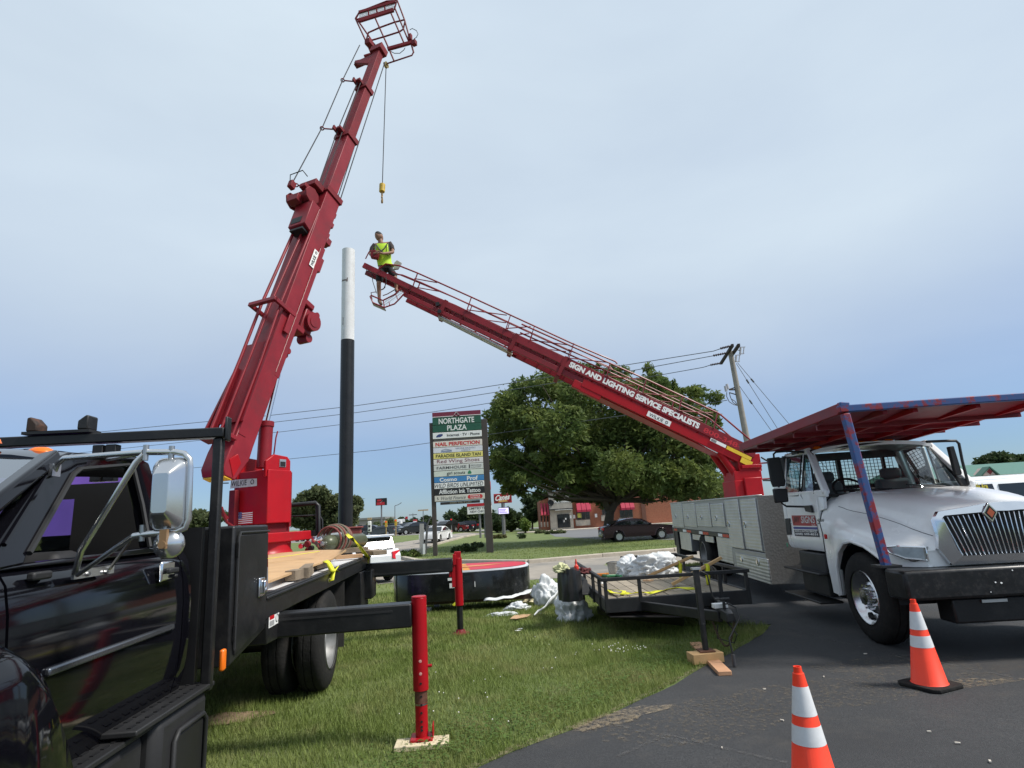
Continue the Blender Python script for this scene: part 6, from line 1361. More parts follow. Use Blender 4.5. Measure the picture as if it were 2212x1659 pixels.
# black drape at the left of the trailer: a folded tarp hanging over the side rail
tx = 1.15; tb = TR.px(*CT(350, 640), tx); tt = TR.px(*CT(345, 345), tx); half = abs(TR.px(*CT(245, 500), tx).y-TR.px(*CT(470, 500), tx).y)/2; yc = (TR.px(*CT(245, 500), tx).y+TR.px(*CT(470, 500), tx).y)/2
q = MB(); rings = []
for j in range(9):
    z_ = tb.z+(tt.z-tb.z)*j/8; ring = []
    for k in range(40):
        a = 2*math.pi*k/40; f_ = 1+.07*math.sin(5*a+j*.25)+.05*math.sin(9*a+1)-.10*(j/8)**3
        ring.append(V(tx+.25*math.sin(a)*f_, yc+half*math.cos(a)*f_, z_+.02*math.sin(3*a)*(j/8)))
    rings.append(ring)
q.loft(rings); tarp = obj('black_tarp', q.xf(TR.M), mat('black_tarp', (.02, .021, .023), .32, var=.2, bump=.2, bscale=9), smooth=50); tag(tarp, 'black folded tarp standing at the left side of the trailer', 'tarp')
tp = TR.W(tx, yc, tt.z); crumple('yellow_rag', tp+V(-.12, -.05, -.03), (.12, .1, .08), 17, mat('pale_yellow_rag', (.55, .55, .32), .8), 'pale yellow rag bunched on top of the black tarp', 'rag', .5)
p = TR.W(tx, yc-half*.65, tt.z)
q = MB(); q.cyl((0, 0, -.05), (0, 0, .04), .035, .035, 14); q.cyl((0, 0, .04), (0, 0, .07), .03, .014, 14); q.cyl((0, 0, .07), (0, 0, .14), .014, .010, 10); o = obj('spray_bottle', q, mat('red_cap', (.7, .05, .03), .4)); o.location = p; tag(o, 'small red and white bottle standing by the black tarp', 'bottle')
crumple('red_rag', TR.W(tx, yc-half*1.25, tt.z-.08), (.12, .08, .06), 18, mat('maroon_rag', (.12, .03, .03), .8), 'dark red rag on the trailer rail beside the black tarp', 'rag', .5)
# bucket on the deck
bl_, br_ = dk(735, 385), dk(850, 385); bw = (br_-bl_).length/2; bcn = (bl_+br_)/2+V(0, .1, 0); bh = (atY(*CT(780, 270), bcn.y).z-.515)
bu = thing('bucket', 'dirty splattered pale bucket on the trailer deck', 'bucket', (bcn.x, bcn.y, .512))
q = MB(); q.lathe([(.0, .002), (bw*.85, .0), (bw*1.02, bh*.93), (bw*1.1, bh*.94), (bw*1.1, bh), (bw*.99, bh), (bw*.84, .03), (.0, .03)], (0, 0, 0), (0, 0, 1), 28); obj('bucket_shell', q, mat('dirty_bucket', (.42, .40, .36), .7, var=.2, vscale=10, dirt=(.14, .11, .08), damt=.9, dscale=9), bu)
q = MB(); q.torus((0, 0, bh*.9), (0, .3, 1), bw*1.1, .006, 16, 6, 0, 180); obj('bucket_handle', q, STEEL, bu)
# two strapped boards leaning over the deck
def board(p0, p1, label, w_=.085, h_=.04):
    q = MB(); q.beam(V(0, 0, 0), p1-p0, w_, h_); o = obj('wood_board', q, WOOD, bevel=.004); o.location = p0; tag(o, label, 'board', 'loose boards on the trailer'); return o
b0a, b1a = dk(1110, 412, .56), atP(*CT(1540, 222), TR.W(1.35, 0, 0), TR.x); b0b, b1b = dk(1340, 492, .535), atP(*CT(1822, 232), TR.W(.75, 0, 0), TR.x)
board(b0a, b1a, 'rear wooden board slanting over the trailer, strapped in yellow'); board(b0b, b1b, 'front wooden board slanting over the trailer rail, strapped in yellow')
for (pa, u_, w_, lab) in ((b0a.lerp(b1a, .72), .0, .045, 'yellow strap looped round the rear trailer board'), (b0b.lerp(b1b, .70), .0, .055, 'yellow strap hanging from the front trailer board')):
    pts = [pa+V(0, .03, -.30), pa+V(0, .03, -.04), pa+V(0, .025, .025), pa+V(0, -.045, .03), pa+V(.0, -.05, -.04), V(pa.x-.02, pa.y-.06, .60), V(pa.x-.03, pa.y-.07, .525)]
    ribbon('yellow_strap', pts, w_, STRAP, lab, 'strap', up=(0, 1, .01) if False else [V(0, 1, 0), V(0, 1, 0), V(0, .5, 1), V(0, -.5, 1), V(0, -1, .2), V(0, -1, 0), V(0, -1, 0)])
sp = [(1560, 530), (1480, 528), (1380, 525), (1290, 540), (1200, 555), (1130, 575), (1080, 568), (980, 572), (910, 575), (860, 590), (880, 555), (800, 545), (730, 545), (760, 570), (850, 580)]
pts = [dk(px_, py_, .525+.012*((i*7) % 3)) for i, (px_, py_) in enumerate(sp)]
ribbon('yellow_strap', pts, .055, STRAP, 'long yellow strap lying loose across the trailer planks', 'strap', up=[V(.0, -.5*((-1)**(i//2)), 1) for i in range(len(pts))])
q = MB(); pts = [dk(640, 405, .53), dk(720, 412, .54), dk(800, 408, .53), dk(850, 415, .53)]; q.tube(pts, .025, 8); o = obj('green_hose', q, mat('green_hose', (.02, .14, .06), .5)); tag(o, 'green bundle lying on the trailer deck by the front rail', 'hose')
q = MB(); p = dk(660, 398, .55); q.box((0, 0, 0), (.16, .07, .05)); q.box((.1, 0, .01), (.06, .05, .03)); o = obj('hand_tool', q, mat('orange_tool', (.5, .16, .02), .5), bevel=.01); o.location = p; tag(o, 'orange and black hand tool on the trailer deck', 'tool')
q = MB(); p = dk(650, 485, .53); q.prism([V(.05*math.cos(a), .04*math.sin(a), 0) for a in (0, 1.2, 2.4, 3.6, 5)], (0, 0, .05)); o = obj('foam_scrap', q, WPAINT); o.location = p; tag(o, 'white foam scrap on the trailer front left corner', 'scrap')
q = MB(); p = dk(1110, 460, .525); q.prism([V(.09*math.cos(a), .05*math.sin(a), 0) for a in (0, 1, 2.2, 3.4, 4.8)], (0, 0, .02)); o = obj('cardboard_scrap', q, mat('cardboard', (0, 0, 0))); o.location = p; tag(o, 'small pale cardboard scrap on the trailer planks', 'cardboard')
# ================================================================ black sign cabinet lying face up
cl, cr = atY(*CS(155, 560), 13.1), atY(*CS(1622, 500), 13.1)
cx, hwx = (cl.x+cr.x)/2, (cr.x-cl.x)/2; hdy = .92; CYB = 13.1; ztop = atY(1000, 1236, 12.2).z; zbt = atY(1000, 1296, 12.2).z
cab = thing('sign_cabinet', 'big black oval sign cabinet lying face up on the grass, red and yellow face', 'sign', (cx, CYB, zbt))
def oval(z, k=1., n=64, e=.72, ox=0):
    o = []
    for i in range(n):
        a = 2*math.pi*i/n; c_, s_ = math.cos(a), math.sin(a)
        o.append(V(ox+hwx*k*math.copysign(abs(c_)**e, c_), hdy*k*math.copysign(abs(s_)**.8, s_), z))
    return o
Hc = ztop-zbt
CABM = mat('cabinet_black', (.010, .011, .011), .18, var=.3, vscale=2, coat=.3, dirt=(.05, .05, .048), damt=.5, dscale=2)
q = MB(); q.loft([oval(0), oval(Hc-.02), oval(Hc, .995)], True); obj('cabinet_side', q, CABM, cab, smooth=50)
q = MB(); q.loft([oval(Hc+.001, .995), oval(Hc+.03, .99), oval(Hc+.032, .96)], True); obj('face_rim', q, mat('rim_white', (.6, .62, .66), .5), cab, smooth=50)
q = MB(); q.add(oval(Hc+.036, .955), [tuple(range(64))]); obj('sign_face', q, mat('face_orange', (.62, .25, .03), .4, var=.25, vscale=2.2), cab)
ov = oval(Hc+.040, .955)
def clipx(P, fn): return [v for v in P if fn(v)]
q = MB(); P = [v for v in ov if v.x > hwx*.0]; P.sort(key=lambda v: math.atan2(v.y, v.x-hwx*.05)); q.add(P, [tuple(range(len(P)))]); obj('face_red_panel', q, mat('face_red', (.58, .03, .06), .4, var=.12, vscale=3), cab)
q = MB(); P = [v for v in ov if v.x <= hwx*.1 and v.y < -.25*hdy]; P.sort(key=lambda v: v.x); P = P+[V(P[-1].x, P[-1].y+.45, P[0].z), V(P[0].x, P[0].y+.05, P[0].z)]; q.add(P, [tuple(range(len(P)))]); obj('face_yellow_panel', q, mat('face_yellow', (.68, .44, .05), .4, var=.15, vscale=3), cab)
q = MB(); q.prism([V(-.2, -.2, Hc+.044), V(.5, -.1, Hc+.044), V(.9, .2, Hc+.044), V(.2, .15, Hc+.044)], (0, 0, .004)); obj('face_script', q, mat('face_orange2', (.66, .3, .12), .4), cab)
q = MB(); q.box((-.02, -hdy*.985, Hc*.5), (.012, .03, Hc*.96)); obj('cabinet_seam', q, KPAINT, cab)
q = MB(); q.box((-.12, -hdy*.99, Hc*.78), (.16, .03, .05)); q.box((-.12, -hdy*.995, Hc*.55), (.10, .02, .09)); obj('cabinet_hatch', q, WPAINT, cab)
q = MB(); q.box((.34, -hdy*.995, Hc*.55), (.015, .02, .1)); obj('pull_slot', q, WPAINT, cab)
for y_ in (-.55, .4):
    q = MB(); q.bb((-1.45, y_-.06, -.09), (1.62, y_+.06, -.004)); obj('skid_timber', q, mat('dark_timber', (.10, .065, .045), .8, var=.25, vscale=6), cab)
ribbon('yellow_strap', [V(cx+.0, CYB-hdy-.02, zbt+.30), V(cx+.0, CYB-hdy-.03, zbt+.14), V(cx-.02, CYB-hdy-.05, zbt-.02), V(cx-.1, CYB-hdy-.12, zbt-.07)], .07, STRAP, 'yellow strap hanging down the black sign cabinet side', 'strap', up=[V(0, -1, 0)]*3+[V(0, -.4, 1)])
q = MB(); n = 14; L1, L2 = [], []
for i in range(n+1):
    u_ = i/n; x_ = cx+.55+1.15*u_; yy = CYB-hdy*math.sqrt(max(.02, 1-((x_-cx)/hwx)**2*.8))-.02; L1.append(V(x_, yy+.05, zbt+.03+.06*u_*u_+.01*math.sin(i*2))); L2.append(V(x_-.05, yy-.10-.05*math.sin(u_*3), zbt-.03+.10*u_**3+.012*math.sin(i*1.6)))
q.add(L1+L2, [(i, i+1, n+2+i, n+1+i) for i in range(n)]); o = obj('plastic_sheeting', q, POLY, smooth=60); o.modifiers.new('th', 'SOLIDIFY').thickness = .006; tag(o, 'white plastic sheet sticking out under the black sign cabinet', 'plastic sheet')
for i, (px_, py_) in enumerate(((515, 845), (605, 800))):
    p = gs_(px_, py_+20); q = MB(); q.prism([V(-.06, -.04, 0), V(.06, -.04, 0), V(.07, .04, 0), V(-.05, .05, 0)], (.0, 0, .12+.06*i)); o = obj('white_block', q, WPAINT, bevel=.01); o.location = p; tag(o, ('white plastic block on the grass behind the near red outrigger', 'upright white post stub in front of the black cabinet')[i], 'block')
# ================================================================ cargo on the crane truck's bed
def C33(x, y): return (411.5+x*.23141, 877.8+y*.23141)
def bz(px, py, z): return atP(*C33(px, py), V(0, 0, z), V(0, 0, 1))
P = [bz(724, 1388, 1.33), bz(900, 1372, 1.34), bz(1180, 1352, 1.36), bz(1455, 1350, 1.37), bz(1330, 1430, 1.285), bz(1000, 1545, 1.265), bz(724, 1652, 1.25)]
q = MB(); q.prism(P, (0, 0, .018)); o = obj('plywood_sheet', q, PLY); tag(o, 'warped plywood sheet lying on the black truck bed', 'plywood')
DIRTYW = mat('grey_scrap_wood', (.22, .17, .12), .85, var=.3, vscale=8, bump=.2)
for i, (a_, b2, z_, w_, h_) in enumerate((((930, 1580), (1010, 1560), 1.25, .1, .09), ((1060, 1555), (1110, 1510), 1.25, .09, .1), ((1130, 1500), (1240, 1470), 1.24, .12, .06), ((1200, 1475), (1290, 1445), 1.25, .06, .08))):
    p0, p1 = bz(*a_, z_), bz(*b2, z_); q = MB(); q.beam(p0, p1, w_, h_); o = obj('scrap_wood', q, DIRTYW, bevel=.004); tag(o, ('scrap wood chunk under the front edge of the plywood', 'short scrap block under the middle of the plywood', 'flat scrap piece under the plywood, left of the strap knot', 'thin scrap stick beside the yellow strap knot')[i], 'scrap wood', 'scrap wood under the plywood')
for i, (a_, b2, z_, w_, h_, mm) in enumerate((((1350, 1410), (1600, 1390), 1.24, .14, .05, mat('tan_lumber', (.42, .25, .13), .75, var=.15, vscale=6)), ((1440, 1345), (1660, 1330), 1.30, .14, .07, DIRTYW), ((1600, 1350), (1770, 1365), 1.26, .2, .06, DIRTYW))):
    p0, p1 = bz(*a_, z_), bz(*b2, z_); q = MB(); q.beam(p0, p1, w_, h_); o = obj('lumber', q, mm, bevel=.004); tag(o, ('light tan board behind the plywood on the truck bed', 'weathered timber under the gas cylinders', 'weathered timber overhanging the tail of the truck bed')[i], 'lumber', 'lumber at the tail of the bed')
OLIVE = mat('olive_cylinder', (.085, .095, .055), .35, .1, var=.15, vscale=8, dirt=(.05, .05, .03), damt=.4, dscale=9)
def gas(p0, p1, r_, label, m_):
    d_ = (p1-p0); L_ = d_.length; g_ = thing('gas_cylinder', label, 'gas cylinder', p0, 0, 'gas cylinders on the truck bed'); u_ = d_.normalized()
    q = MB(); q.lathe([(.0, .07), (r_*.3, .072), (r_*.7, .10), (r_*.95, .16), (r_, .22), (r_, L_-.03), (r_*.9, L_), (.0, L_)], (0, 0, 0), u_, 28); obj('tank', q, m_, g_)
    q = MB(); q.lathe([(.0, -.02), (.03, -.018), (.03, .03), (.022, .05), (.03, .075)], (0, 0, 0), u_, 14); obj('valve', q, mat('valve_steel', (.5, .5, .46), .3, .9), g_); return g_
ga0, ga1 = atY(*C33(1235, 1278), 8.55), atY(*C33(1600, 1250), 9.9)
gas(ga0, ga1, .115, 'olive green gas cylinder lying on the truck bed inside the hose coil', OLIVE)
gas(atY(*C33(1150, 1260), 8.75), atY(*C33(1480, 1205), 10.1), .085, 'smaller gas cylinder with shiny valve behind the olive one', mat('silver_tank', (.35, .36, .34), .3, .6))
u_ = (ga1-ga0).normalized(); HOSE = [mat('red_hose', (.20, .055, .045), .6, var=.2, vscale=12), mat('olive_hose', (.16, .14, .10), .6, var=.2, vscale=12)]
hc_ = thing('hose_coil', 'coil of red and grey welding hose wrapped round the gas cylinders', 'hose', ga0+u_*.25)
for i in range(9):
    q = MB(); q.torus(u_*(.02+.045*i)+V(rnd.uniform(-.012, .012)-.03, 0, rnd.uniform(-.012, .012)+.045), u_+V(rnd.uniform(-.05, .05), 0, rnd.uniform(-.05, .05)), .20+rnd.uniform(-.015, .015), .015, 28, 7); obj('hose_turn', q, HOSE[i % 2], hc_)
q = MB(); q.tube([V(.15, .2, -.12), V(.05, -.05, -.17), V(-.2, -.15, -.19), V(-.1, -.3, -.20), V(.1, -.4, -.2)], .013, 7); obj('hose_end', q, HOSE[0], hc_)
rg = thing('regulator', 'cluster of gauges and hose fittings in front of the gas cylinders', 'regulator', atY(*C33(1085, 1285), 8.6))
for i, (dx, dz, r_) in enumerate(((-.08, -.02, .04), (.0, .0, .05), (.05, -.06, .04), (.09, .06, .045), (-.02, -.08, .03), (.16, .05, .05))):
    q = MB(); q.lathe([(.0, -.02), (r_*.9, -.018), (r_, .0), (r_*.9, .03), (.0, .032)], V(dx, .02*i, dz), (.2, 1, .1), 14); obj('gauge', q, (CHROME, DRED, BLACKM, CHROME, DRED, CHROME)[i], rg)
q = MB(); rb0, rb1 = atY(*C33(1290, 1135), 9.9), atY(*C33(1585, 1118), 10.0)
q.bb((0, 0, -.16), ((rb1-rb0).length, .35, -.03)); q.bb((-.02, -.02, -.03), ((rb1-rb0).length+.03, .37, .0)); o = obj('red_crate', q, mat('faded_red_tray', (.20, .045, .04), .6, var=.2, vscale=6), bevel=.01); o.location = rb0; o.rotation_euler = (0, 0, math.atan2(rb1.y-rb0.y, rb1.x-rb0.x)); tag(o, 'faded red metal tray behind the gas cylinders', 'tray')
ribbon('yellow_strap', [bz(1450, 1182, 1.55), bz(1500, 1225, 1.52), bz(1580, 1310, 1.38), bz(1650, 1398, 1.22), BT.W(2.4, -.03, 1.18), BT.W(2.4, -.03, 1.10)], .045, STRAP, 'yellow strap pulled tight over the gas cylinders to the bed rail', 'strap', up=[V(0, -.6, 1)]*4+[V(0, -1, 1), V(1, -.2, 0)])
ribbon('yellow_strap', [bz(560, 1445, 1.34), bz(720, 1418, 1.36), bz(960, 1385, 1.375), bz(1200, 1350, 1.39)], .03, STRAP, 'thin yellow strap running over the plywood', 'strap', up=(0, 0, 1))
kx = BT.py(*C33(1330, 1500), -.03)
ribbon('yellow_strap', [bz(1255, 1440, 1.30), bz(1290, 1460, 1.28), BT.W(kx.x+.02, .0, 1.23), BT.W(kx.x+.0, -.03, 1.18), BT.W(kx.x-.12, -.04, 1.10)], .06, STRAP, 'knotted yellow strap end hanging over the truck bed rail', 'strap', up=[V(0, -.3, 1), V(.5, -.3, 1), V(0, -.7, 1), V(0, -1, 0), V(0, -1, 0)])
ribbon('yellow_strap', [BT.W(kx.x-.08, -.045, 1.19), BT.W(kx.x+.10, -.05, 1.22), BT.W(kx.x+.16, -.05, 1.17)], .06, STRAP, 'second short tail of the yellow strap knot on the bed rail', 'strap', up=(0, -1, .2))
q = MB(); q.torus(BT.py(*C33(1300, 1625), -.02), (1, -.2, 0), .018, .005, 10, 5, 90, 300); q2 = obj('rope_hook', q, mat('cream_hook', (.6, .55, .3), .5), bt)
# ================================================================ plaza sign
YS = 36.2
def CPZ(x, y): return (905.2+x*.20509, 866.8+y*.20509)
bL = atY(*CPZ(152, 1600), YS); bL.z = gnd(bL.x, bL.y)
ps = thing('plaza_sign', 'tall shopping plaza sign with stacked shop panels on two brown posts', 'sign', bL)
def SP(x, y, d_=0.): return atY(*CPZ(x, y), YS+d_)-bL
POST = mat('brown_post', (.055, .045, .04), .7, var=.15)
xl = (SP(140, 900).x, SP(165, 900).x)
def zof(yl): return SP(160, yl).z
def zr_of(yr): return SP(670, yr).z
xA, xB = SP(152, 600).x, SP(672, 590).x
zTop = (SP(145, 115).z+SP(655, 90).z)/2
q = MB(); a_ = SP(110, 225); q.bb((SP(115, 900).x+.06, .06, -.3), (xA+.03, .40, a_.z)); obj('post', q, POST, ps, bevel=.01)
a_ = SP(680, 182); q = MB(); q.bb((xB-.06, .06, -.3), (xB+.36, .40, a_.z)); obj('post', q, POST, ps, bevel=.01)
q = MB(); q.bb((xA+.04, .05, SP(180, 1060).z), (xB-.07, .30, zTop-.03)); obj('cabinet', q, mat('sign_cabinet_grey', (.12, .11, .10), .7), ps)
WB = mat('sign_panel_white', (.72, .72, .69), .4, var=.05, vscale=2)
rows = [ # y0 left, y1 left, background, [(text, u0,u1,v0,v1,colour,bold,shear)]
    (116, 172, mat('panel_maroon', (.16, .02, .045), .5), []),
    (172, 252, mat('panel_green', (.015, .085, .05), .5), [('NORTHGATE', .13, .86, .10, .86, WB, .02, 0)]),
    (253, 328, mat('panel_green', (0, 0, 0)), [('PLAZA', .30, .70, .16, .92, WB, .02, 0)]),
    (330, 398, WB, [('Internet \u00b7 TV \u00b7 Phone', .29, .96, .28, .72, KPAINT, .015, 0)]),
    (424, 488, mat('panel_cream', (.68, .62, .54), .45), [('NAIL PERFECTION', .05, .95, .18, .84, mat('ink_red', (.5, .03, .03), .5), .035, 0)]),
    (490, 548, mat('panel_lilac', (.62, .63, .66), .45), [('NICOLE NICKOLS', .46, .86, .55, .85, mat('ink_slate', (.12, .13, .2), .5), 0, 0), ('AGENCY', .57, .75, .15, .42, mat('ink_slate', (0, 0, 0)), 0, 0)]),
    (550, 609, mat('panel_yellow', (.68, .60, .18), .45), [('PARADISE ISLAND TAN', .05, .96, .2, .82, KPAINT, .015, 0)]),
    (612, 672, mat('panel_offwhite', (.66, .63, .60), .45), [('Red Wing Shoes', .07, .93, .08, .92, mat('ink_wine', (.16, .02, .04), .5), .0, 0)]),
    (674, 736, mat('panel_grey', (.56, .57, .53), .45), [('FARMHOUSE', .06, .66, .25, .75, mat('ink_grey', (.10, .10, .10), .5), .015, 0), ('BREWING', .76, .96, .52, .76, mat('ink_grey', (0, 0, 0)), 0, 0), ('& EATERY', .76, .96, .2, .42, mat('ink_grey', (0, 0, 0)), 0, 0)]),
    (738, 798, mat('panel_mint', (.56, .60, .52), .45), [('girl scouts', .26, .63, .1, .85, KPAINT, .01, 0)]),
    (800, 860, mat('panel_blue', (.05, .20, .42), .45), [('Cosmo', .11, .46, .12, .85, WB, .03, 0), ('Prof', .66, .88, .1, .9, WB, .03, 0)]),
    (862, 924, WB, [('WILD BIRDS UNLIMITED', .01, .98, .14, .88, KPAINT, .0, .25)]),
    (926, 992, KPAINT, [('Affliction Ink Tattoo', .09, .92, .15, .88, WB, .02, 0)]),
    (995, 1058, mat('panel_beige', (.55, .53, .46), .45), [('World Finance', .13, .62, .22, .8, mat('ink_grey', (0, 0, 0)), .0, .3)])]
for y0_, y1_, mm, tx_ in rows:
    z1_, z0_ = zof(y0_+1.5), zof(y1_-1.5); q = MB(); q.bb((xA, .0, z0_), (xB, .048, z1_)); pn = obj('shop_panel', q, mm, ps, bevel=.012)
    for s_, u0, u1, v0, v1, ink, bold, sh in tx_:
        q = MB(); text(q, s_, V(xA+(xB-xA)*u0, -.006, z0_+(z1_-z0_)*v0), V((xB-xA)*(u1-u0), 0, 0), V(0, 0, (z1_-z0_)*(v1-v0)), bold, sh); obj('panel_lettering', q, ink, pn, smooth=0)
    if y0_ == 116:
        q = MB(); xm = (xA+xB)/2; h_ = z1_-z0_
        q.beam(V(xA, -.004, z0_+.03), V(xm-.22, -.004, z0_+.03), .008, .035); q.beam(V(xm+.22, -.004, z0_+.03), V(xB, -.004, z0_+.03), .008, .035); q.beam(V(xm-.22, -.004, z0_+.03), V(xm, -.004, z1_-.02), .008, .035, (0, 1, 0)); q.beam(V(xm+.22, -.004, z0_+.03), V(xm, -.004, z1_-.02), .008, .035, (0, 1, 0)); obj('gable_line', q, WB, pn)
        c_ = V(xm, -.006, z0_+h_*.42); q = MB()
        for k in range(4): 
            a = [V(.13, 0, 0), V(0, 0, .13), V(-.13, 0, 0), V(0, 0, -.13)]; q.beam(c_+a[k], c_+a[(k+1) % 4], .008, .03, (0, 1, 0))
        obj('diamond_mark', q, WB, pn)
    if y0_ == 330:
        c_ = V(xA+(xB-xA)*.14, -.006, (z0_+z1_)/2); q = MB(); q.prism([c_+V(a*.20+b2*.05, 0, b2*.10) for a, b2 in ((-1, 0), (-.5, .9), (.7, 1), (1, 0), (.4, -.9), (-.8, -1))], (0, .003, 0)); obj('swoosh_logo', q, mat('ink_navy', (.03, .05, .16), .5), pn)
    if y0_ == 738:
        c_ = V(xA+(xB-xA)*.72, -.006, (z0_+z1_)/2); q = MB()
        for a in (90, 210, 330): q.lathe([(.075, 0), (.0, .002)], c_+V(.05*math.cos(R_(a)), 0, .05*math.sin(R_(a))), (0, -1, 0), 12)
        obj('green_mark', q, mat('ink_green', (.02, .18, .08), .5), pn)
    if y0_ == 490:
        q = MB(); c_ = V(xA+(xB-xA)*.27, -.006, z0_+.05); q.prism([c_+V(-.33, 0, 0), c_+V(.33, 0, 0), c_+V(.33, 0, .08), c_+V(-.33, 0, .08)], (0, .003, 0)); q.beam(c_+V(-.33, 0, .1), c_+V(-.05, 0, .2), .006, .025, (0, 1, 0)); q.beam(c_+V(-.05, 0, .2), c_+V(.33, 0, .1), .006, .025, (0, 1, 0)); obj('roof_logo', q, mat('ink_bluegrey', (.2, .24, .36), .5), pn)
    if y0_ == 995:
        q = MB(); c_ = V(xA+(xB-xA)*.81, -.004, (z0_+z1_)/2); o_ = []
        for k in range(24):
            a = 2*math.pi*k/24; o_.append(c_+V(.34*math.copysign(1, math.cos(a))+.12*math.cos(a), 0, .12*math.sin(a)))
        q.prism(o_, (0, .003, 0)); obj('red_pill', q, mat('ink_red', (0, 0, 0)), pn)
        for s_, zz in (('LOANS &', .02), ('TAX SERVICES', -.09)):
            q = MB(); text(q, s_, c_+V(-.3, -.005, zz), V(.6, 0, 0), V(0, 0, .07), .02); obj('panel_lettering', q, WB, pn, smooth=0)
        q = MB(); c_ = V(xA+(xB-xA)*.065, -.006, (z0_+z1_)/2); q.prism([c_+V(a, 0, b2) for a, b2 in ((-.05, .08), (.03, .06), (.0, 0), (.05, -.02), (-.01, -.1), (-.02, 0))], (0, .003, 0)); obj('globe_mark', q, KPAINT, pn)
    if y0_ == 674:
        q = MB(); q.bb((xA+(xB-xA)*.71, -.006, z0_+.06), (xA+(xB-xA)*.735, -.003, z1_-.06)); obj('box_mark', q, mat('ink_grey', (0, 0, 0)), pn)
z1_, z0_ = SP(220, 1062).z, SP(220, 1090).z; q = MB(); q.bb((SP(222, 1075).x, .08, z0_), (SP(640, 1050).x, .2, z1_)); pn = obj('address_panel', q, POST, ps)
q = MB(); text(q, '3000 MILTON', V(SP(320, 1075).x, .074, z0_+.03), V(SP(550, 1065).x-SP(320, 1065).x, 0, 0), V(0, 0, (z1_-z0_)*.7), .02); obj('panel_lettering', q, mat('gold_letters', (.35, .31, .22), .5), pn, smooth=0)
# ================================================================ leaning grey guard posts beside the sign
g0 = atG(911, 1197)
gpst = thing('guy_guard', 'pair of pale grey slanted guard posts left of the plaza sign', 'post', g0)
q = MB(); q.beam(V(0, 0, -.1), V(.05, 0, 1.95), .28, .05, (0, 1, 0)); obj('wide_plank', q, mat('weathered_grey', (.36, .35, .33), .8, var=.15, vscale=5), gpst)
q = MB(); q.beam(V(.24, -.1, -.1), V(.42, 0, 1.85), .14, .05, (0, 1, 0)); q.tube([V(.42, 0, 1.85), V(.6, 0, 2.2), V(.8, 0, 2.35)], .05, 8); obj('dark_post', q, mat('dark_grey_post', (.10, .10, .10), .7), gpst)
q = MB(); q.beam(V(.17, -.12, -.1), V(.19, -.12, .65), .15, .05, (0, 1, 0)); obj('white_sleeve', q, WPAINT, gpst)
# ================================================================ utility pole and lines
def CU(x, y): return (1481.2+x*.13641, 713.2+y*.13641)
YU = 32.
pT, pB = atY(*CU(705, 330), YU), atY(*CU(945, 1600), YU); dU = (pB-pT).normalized(); gz_ = gnd(pB.x, YU); pG = pT+dU*((gz_-pT.z)/dU.z)
up_t = thing('utility_pole', 'grey leaning wooden utility pole with two dark crossarms behind the ladder truck', 'utility pole', pG)
UM = Matrix.Translation(-pG)
GREYP = mat('grey_pole_wood', (.27, .25, .22), .85, var=.18, vscale=4, bump=.15); ARM = mat('dark_crossarm', (.035, .028, .024), .8)
q = MB(); q.tube([pG-V(0, 0, .3), pT], [.20, .135], 16); obj('pole_shaft', q.xf(UM), GREYP, up_t)
zA = pT.z-.12
def onz(px, py, z): return atP(*CU(px, py), V(0, 0, z), V(0, 0, 1))
for a_, b2 in (((742, 235), (560, 522)), ((842, 230), (722, 405))):
    p0, p1 = onz(*a_, zA+.05), onz(*b2, zA+.05); q = MB(); q.beam(p0, p1, .14, .16); obj('crossarm', q.xf(UM), ARM, up_t, bevel=.01)
INS = mat('insulator_grey', (.09, .07, .08), .4)
wires = [[(555, 285), (300, 330), (0, 390)], [(440, 395), (200, 445), (0, 488)], [(390, 545), (200, 588), (0, 628)]]
ins = [((700, 250), (545, 288)), ((640, 360), (432, 400)), ((545, 520), (388, 548))]
for a_, b2 in ins:
    p0, p1 = onz(*a_, zA+.1), onz(*b2, zA+.1); n = 6; prof = []
    q = MB(); d_ = (p1-p0); L_ = d_.length
    for k in range(n): prof += [(.03, L_*k/n), (.075, L_*(k+.4)/n), (.075, L_*(k+.6)/n), (.03, L_*(k+.95)/n)]
    q.lathe(prof, p0, d_, 10); obj('insulator', q.xf(UM), INS, up_t)
WIRE = mat('power_line_cable', (.09, .10, .115), .6)
full = [[(1556, 753), (1541, 758), (1364, 786), (987, 845), (768, 876), (573, 898), (201, 934), (-60, 953)], [(1528, 768), (1372, 799), (987, 860), (768, 891), (571, 914), (257, 966)], [(1535, 788), (1519, 793), (1418, 811), (1010, 878), (823, 906), (610, 932), (200, 975), (-60, 1000)], [(1571, 864), (1524, 872), (823, 971), (604, 993), (442, 1008), (100, 1038), (-60, 1050)]]
full[1] = [(1541, 768), (1372, 799), (987, 860), (768, 891), (571, 914), (200, 955), (-60, 980)]
lab = ['topmost power line crossing the sky from the pole', 'second power line from the top', 'third power line from the top', 'lowest power line, below the other three']
for i, ln in enumerate(full):
    zz = zA+.1 if i < 3 else atY(1571, 864, YU).z
    pts = [atP(x_, y_, V(0, 0, zz), V(0, 0, 1)) for x_, y_ in ln]
    q = MB(); q.tube(pts, .022 if i < 3 else .02, 6); o = obj('power_line', q, WIRE); tag(o, lab[i], 'power line', 'power lines')
for i, (a_, b2) in enumerate((((800, 522), (1490, 1612)), ((820, 512), (1690, 1545)), ((850, 880), (1372, 1612)))):
    p0, p1 = atY(*CU(*a_), YU-.1), atY(*CU(*b2), YU-.1); d_ = p1-p0; pe = p0+d_*((gnd(p1.x, YU)-p0.z)/d_.z)
    q = MB(); q.tube([p0, pe], .016, 5); m_ = p0.lerp(pe, .1); q.cyl(m_, m_+(pe-p0).normalized()*.25, .05, .05, 8); obj('guy_wire', q.xf(UM), WIRE, up_t)
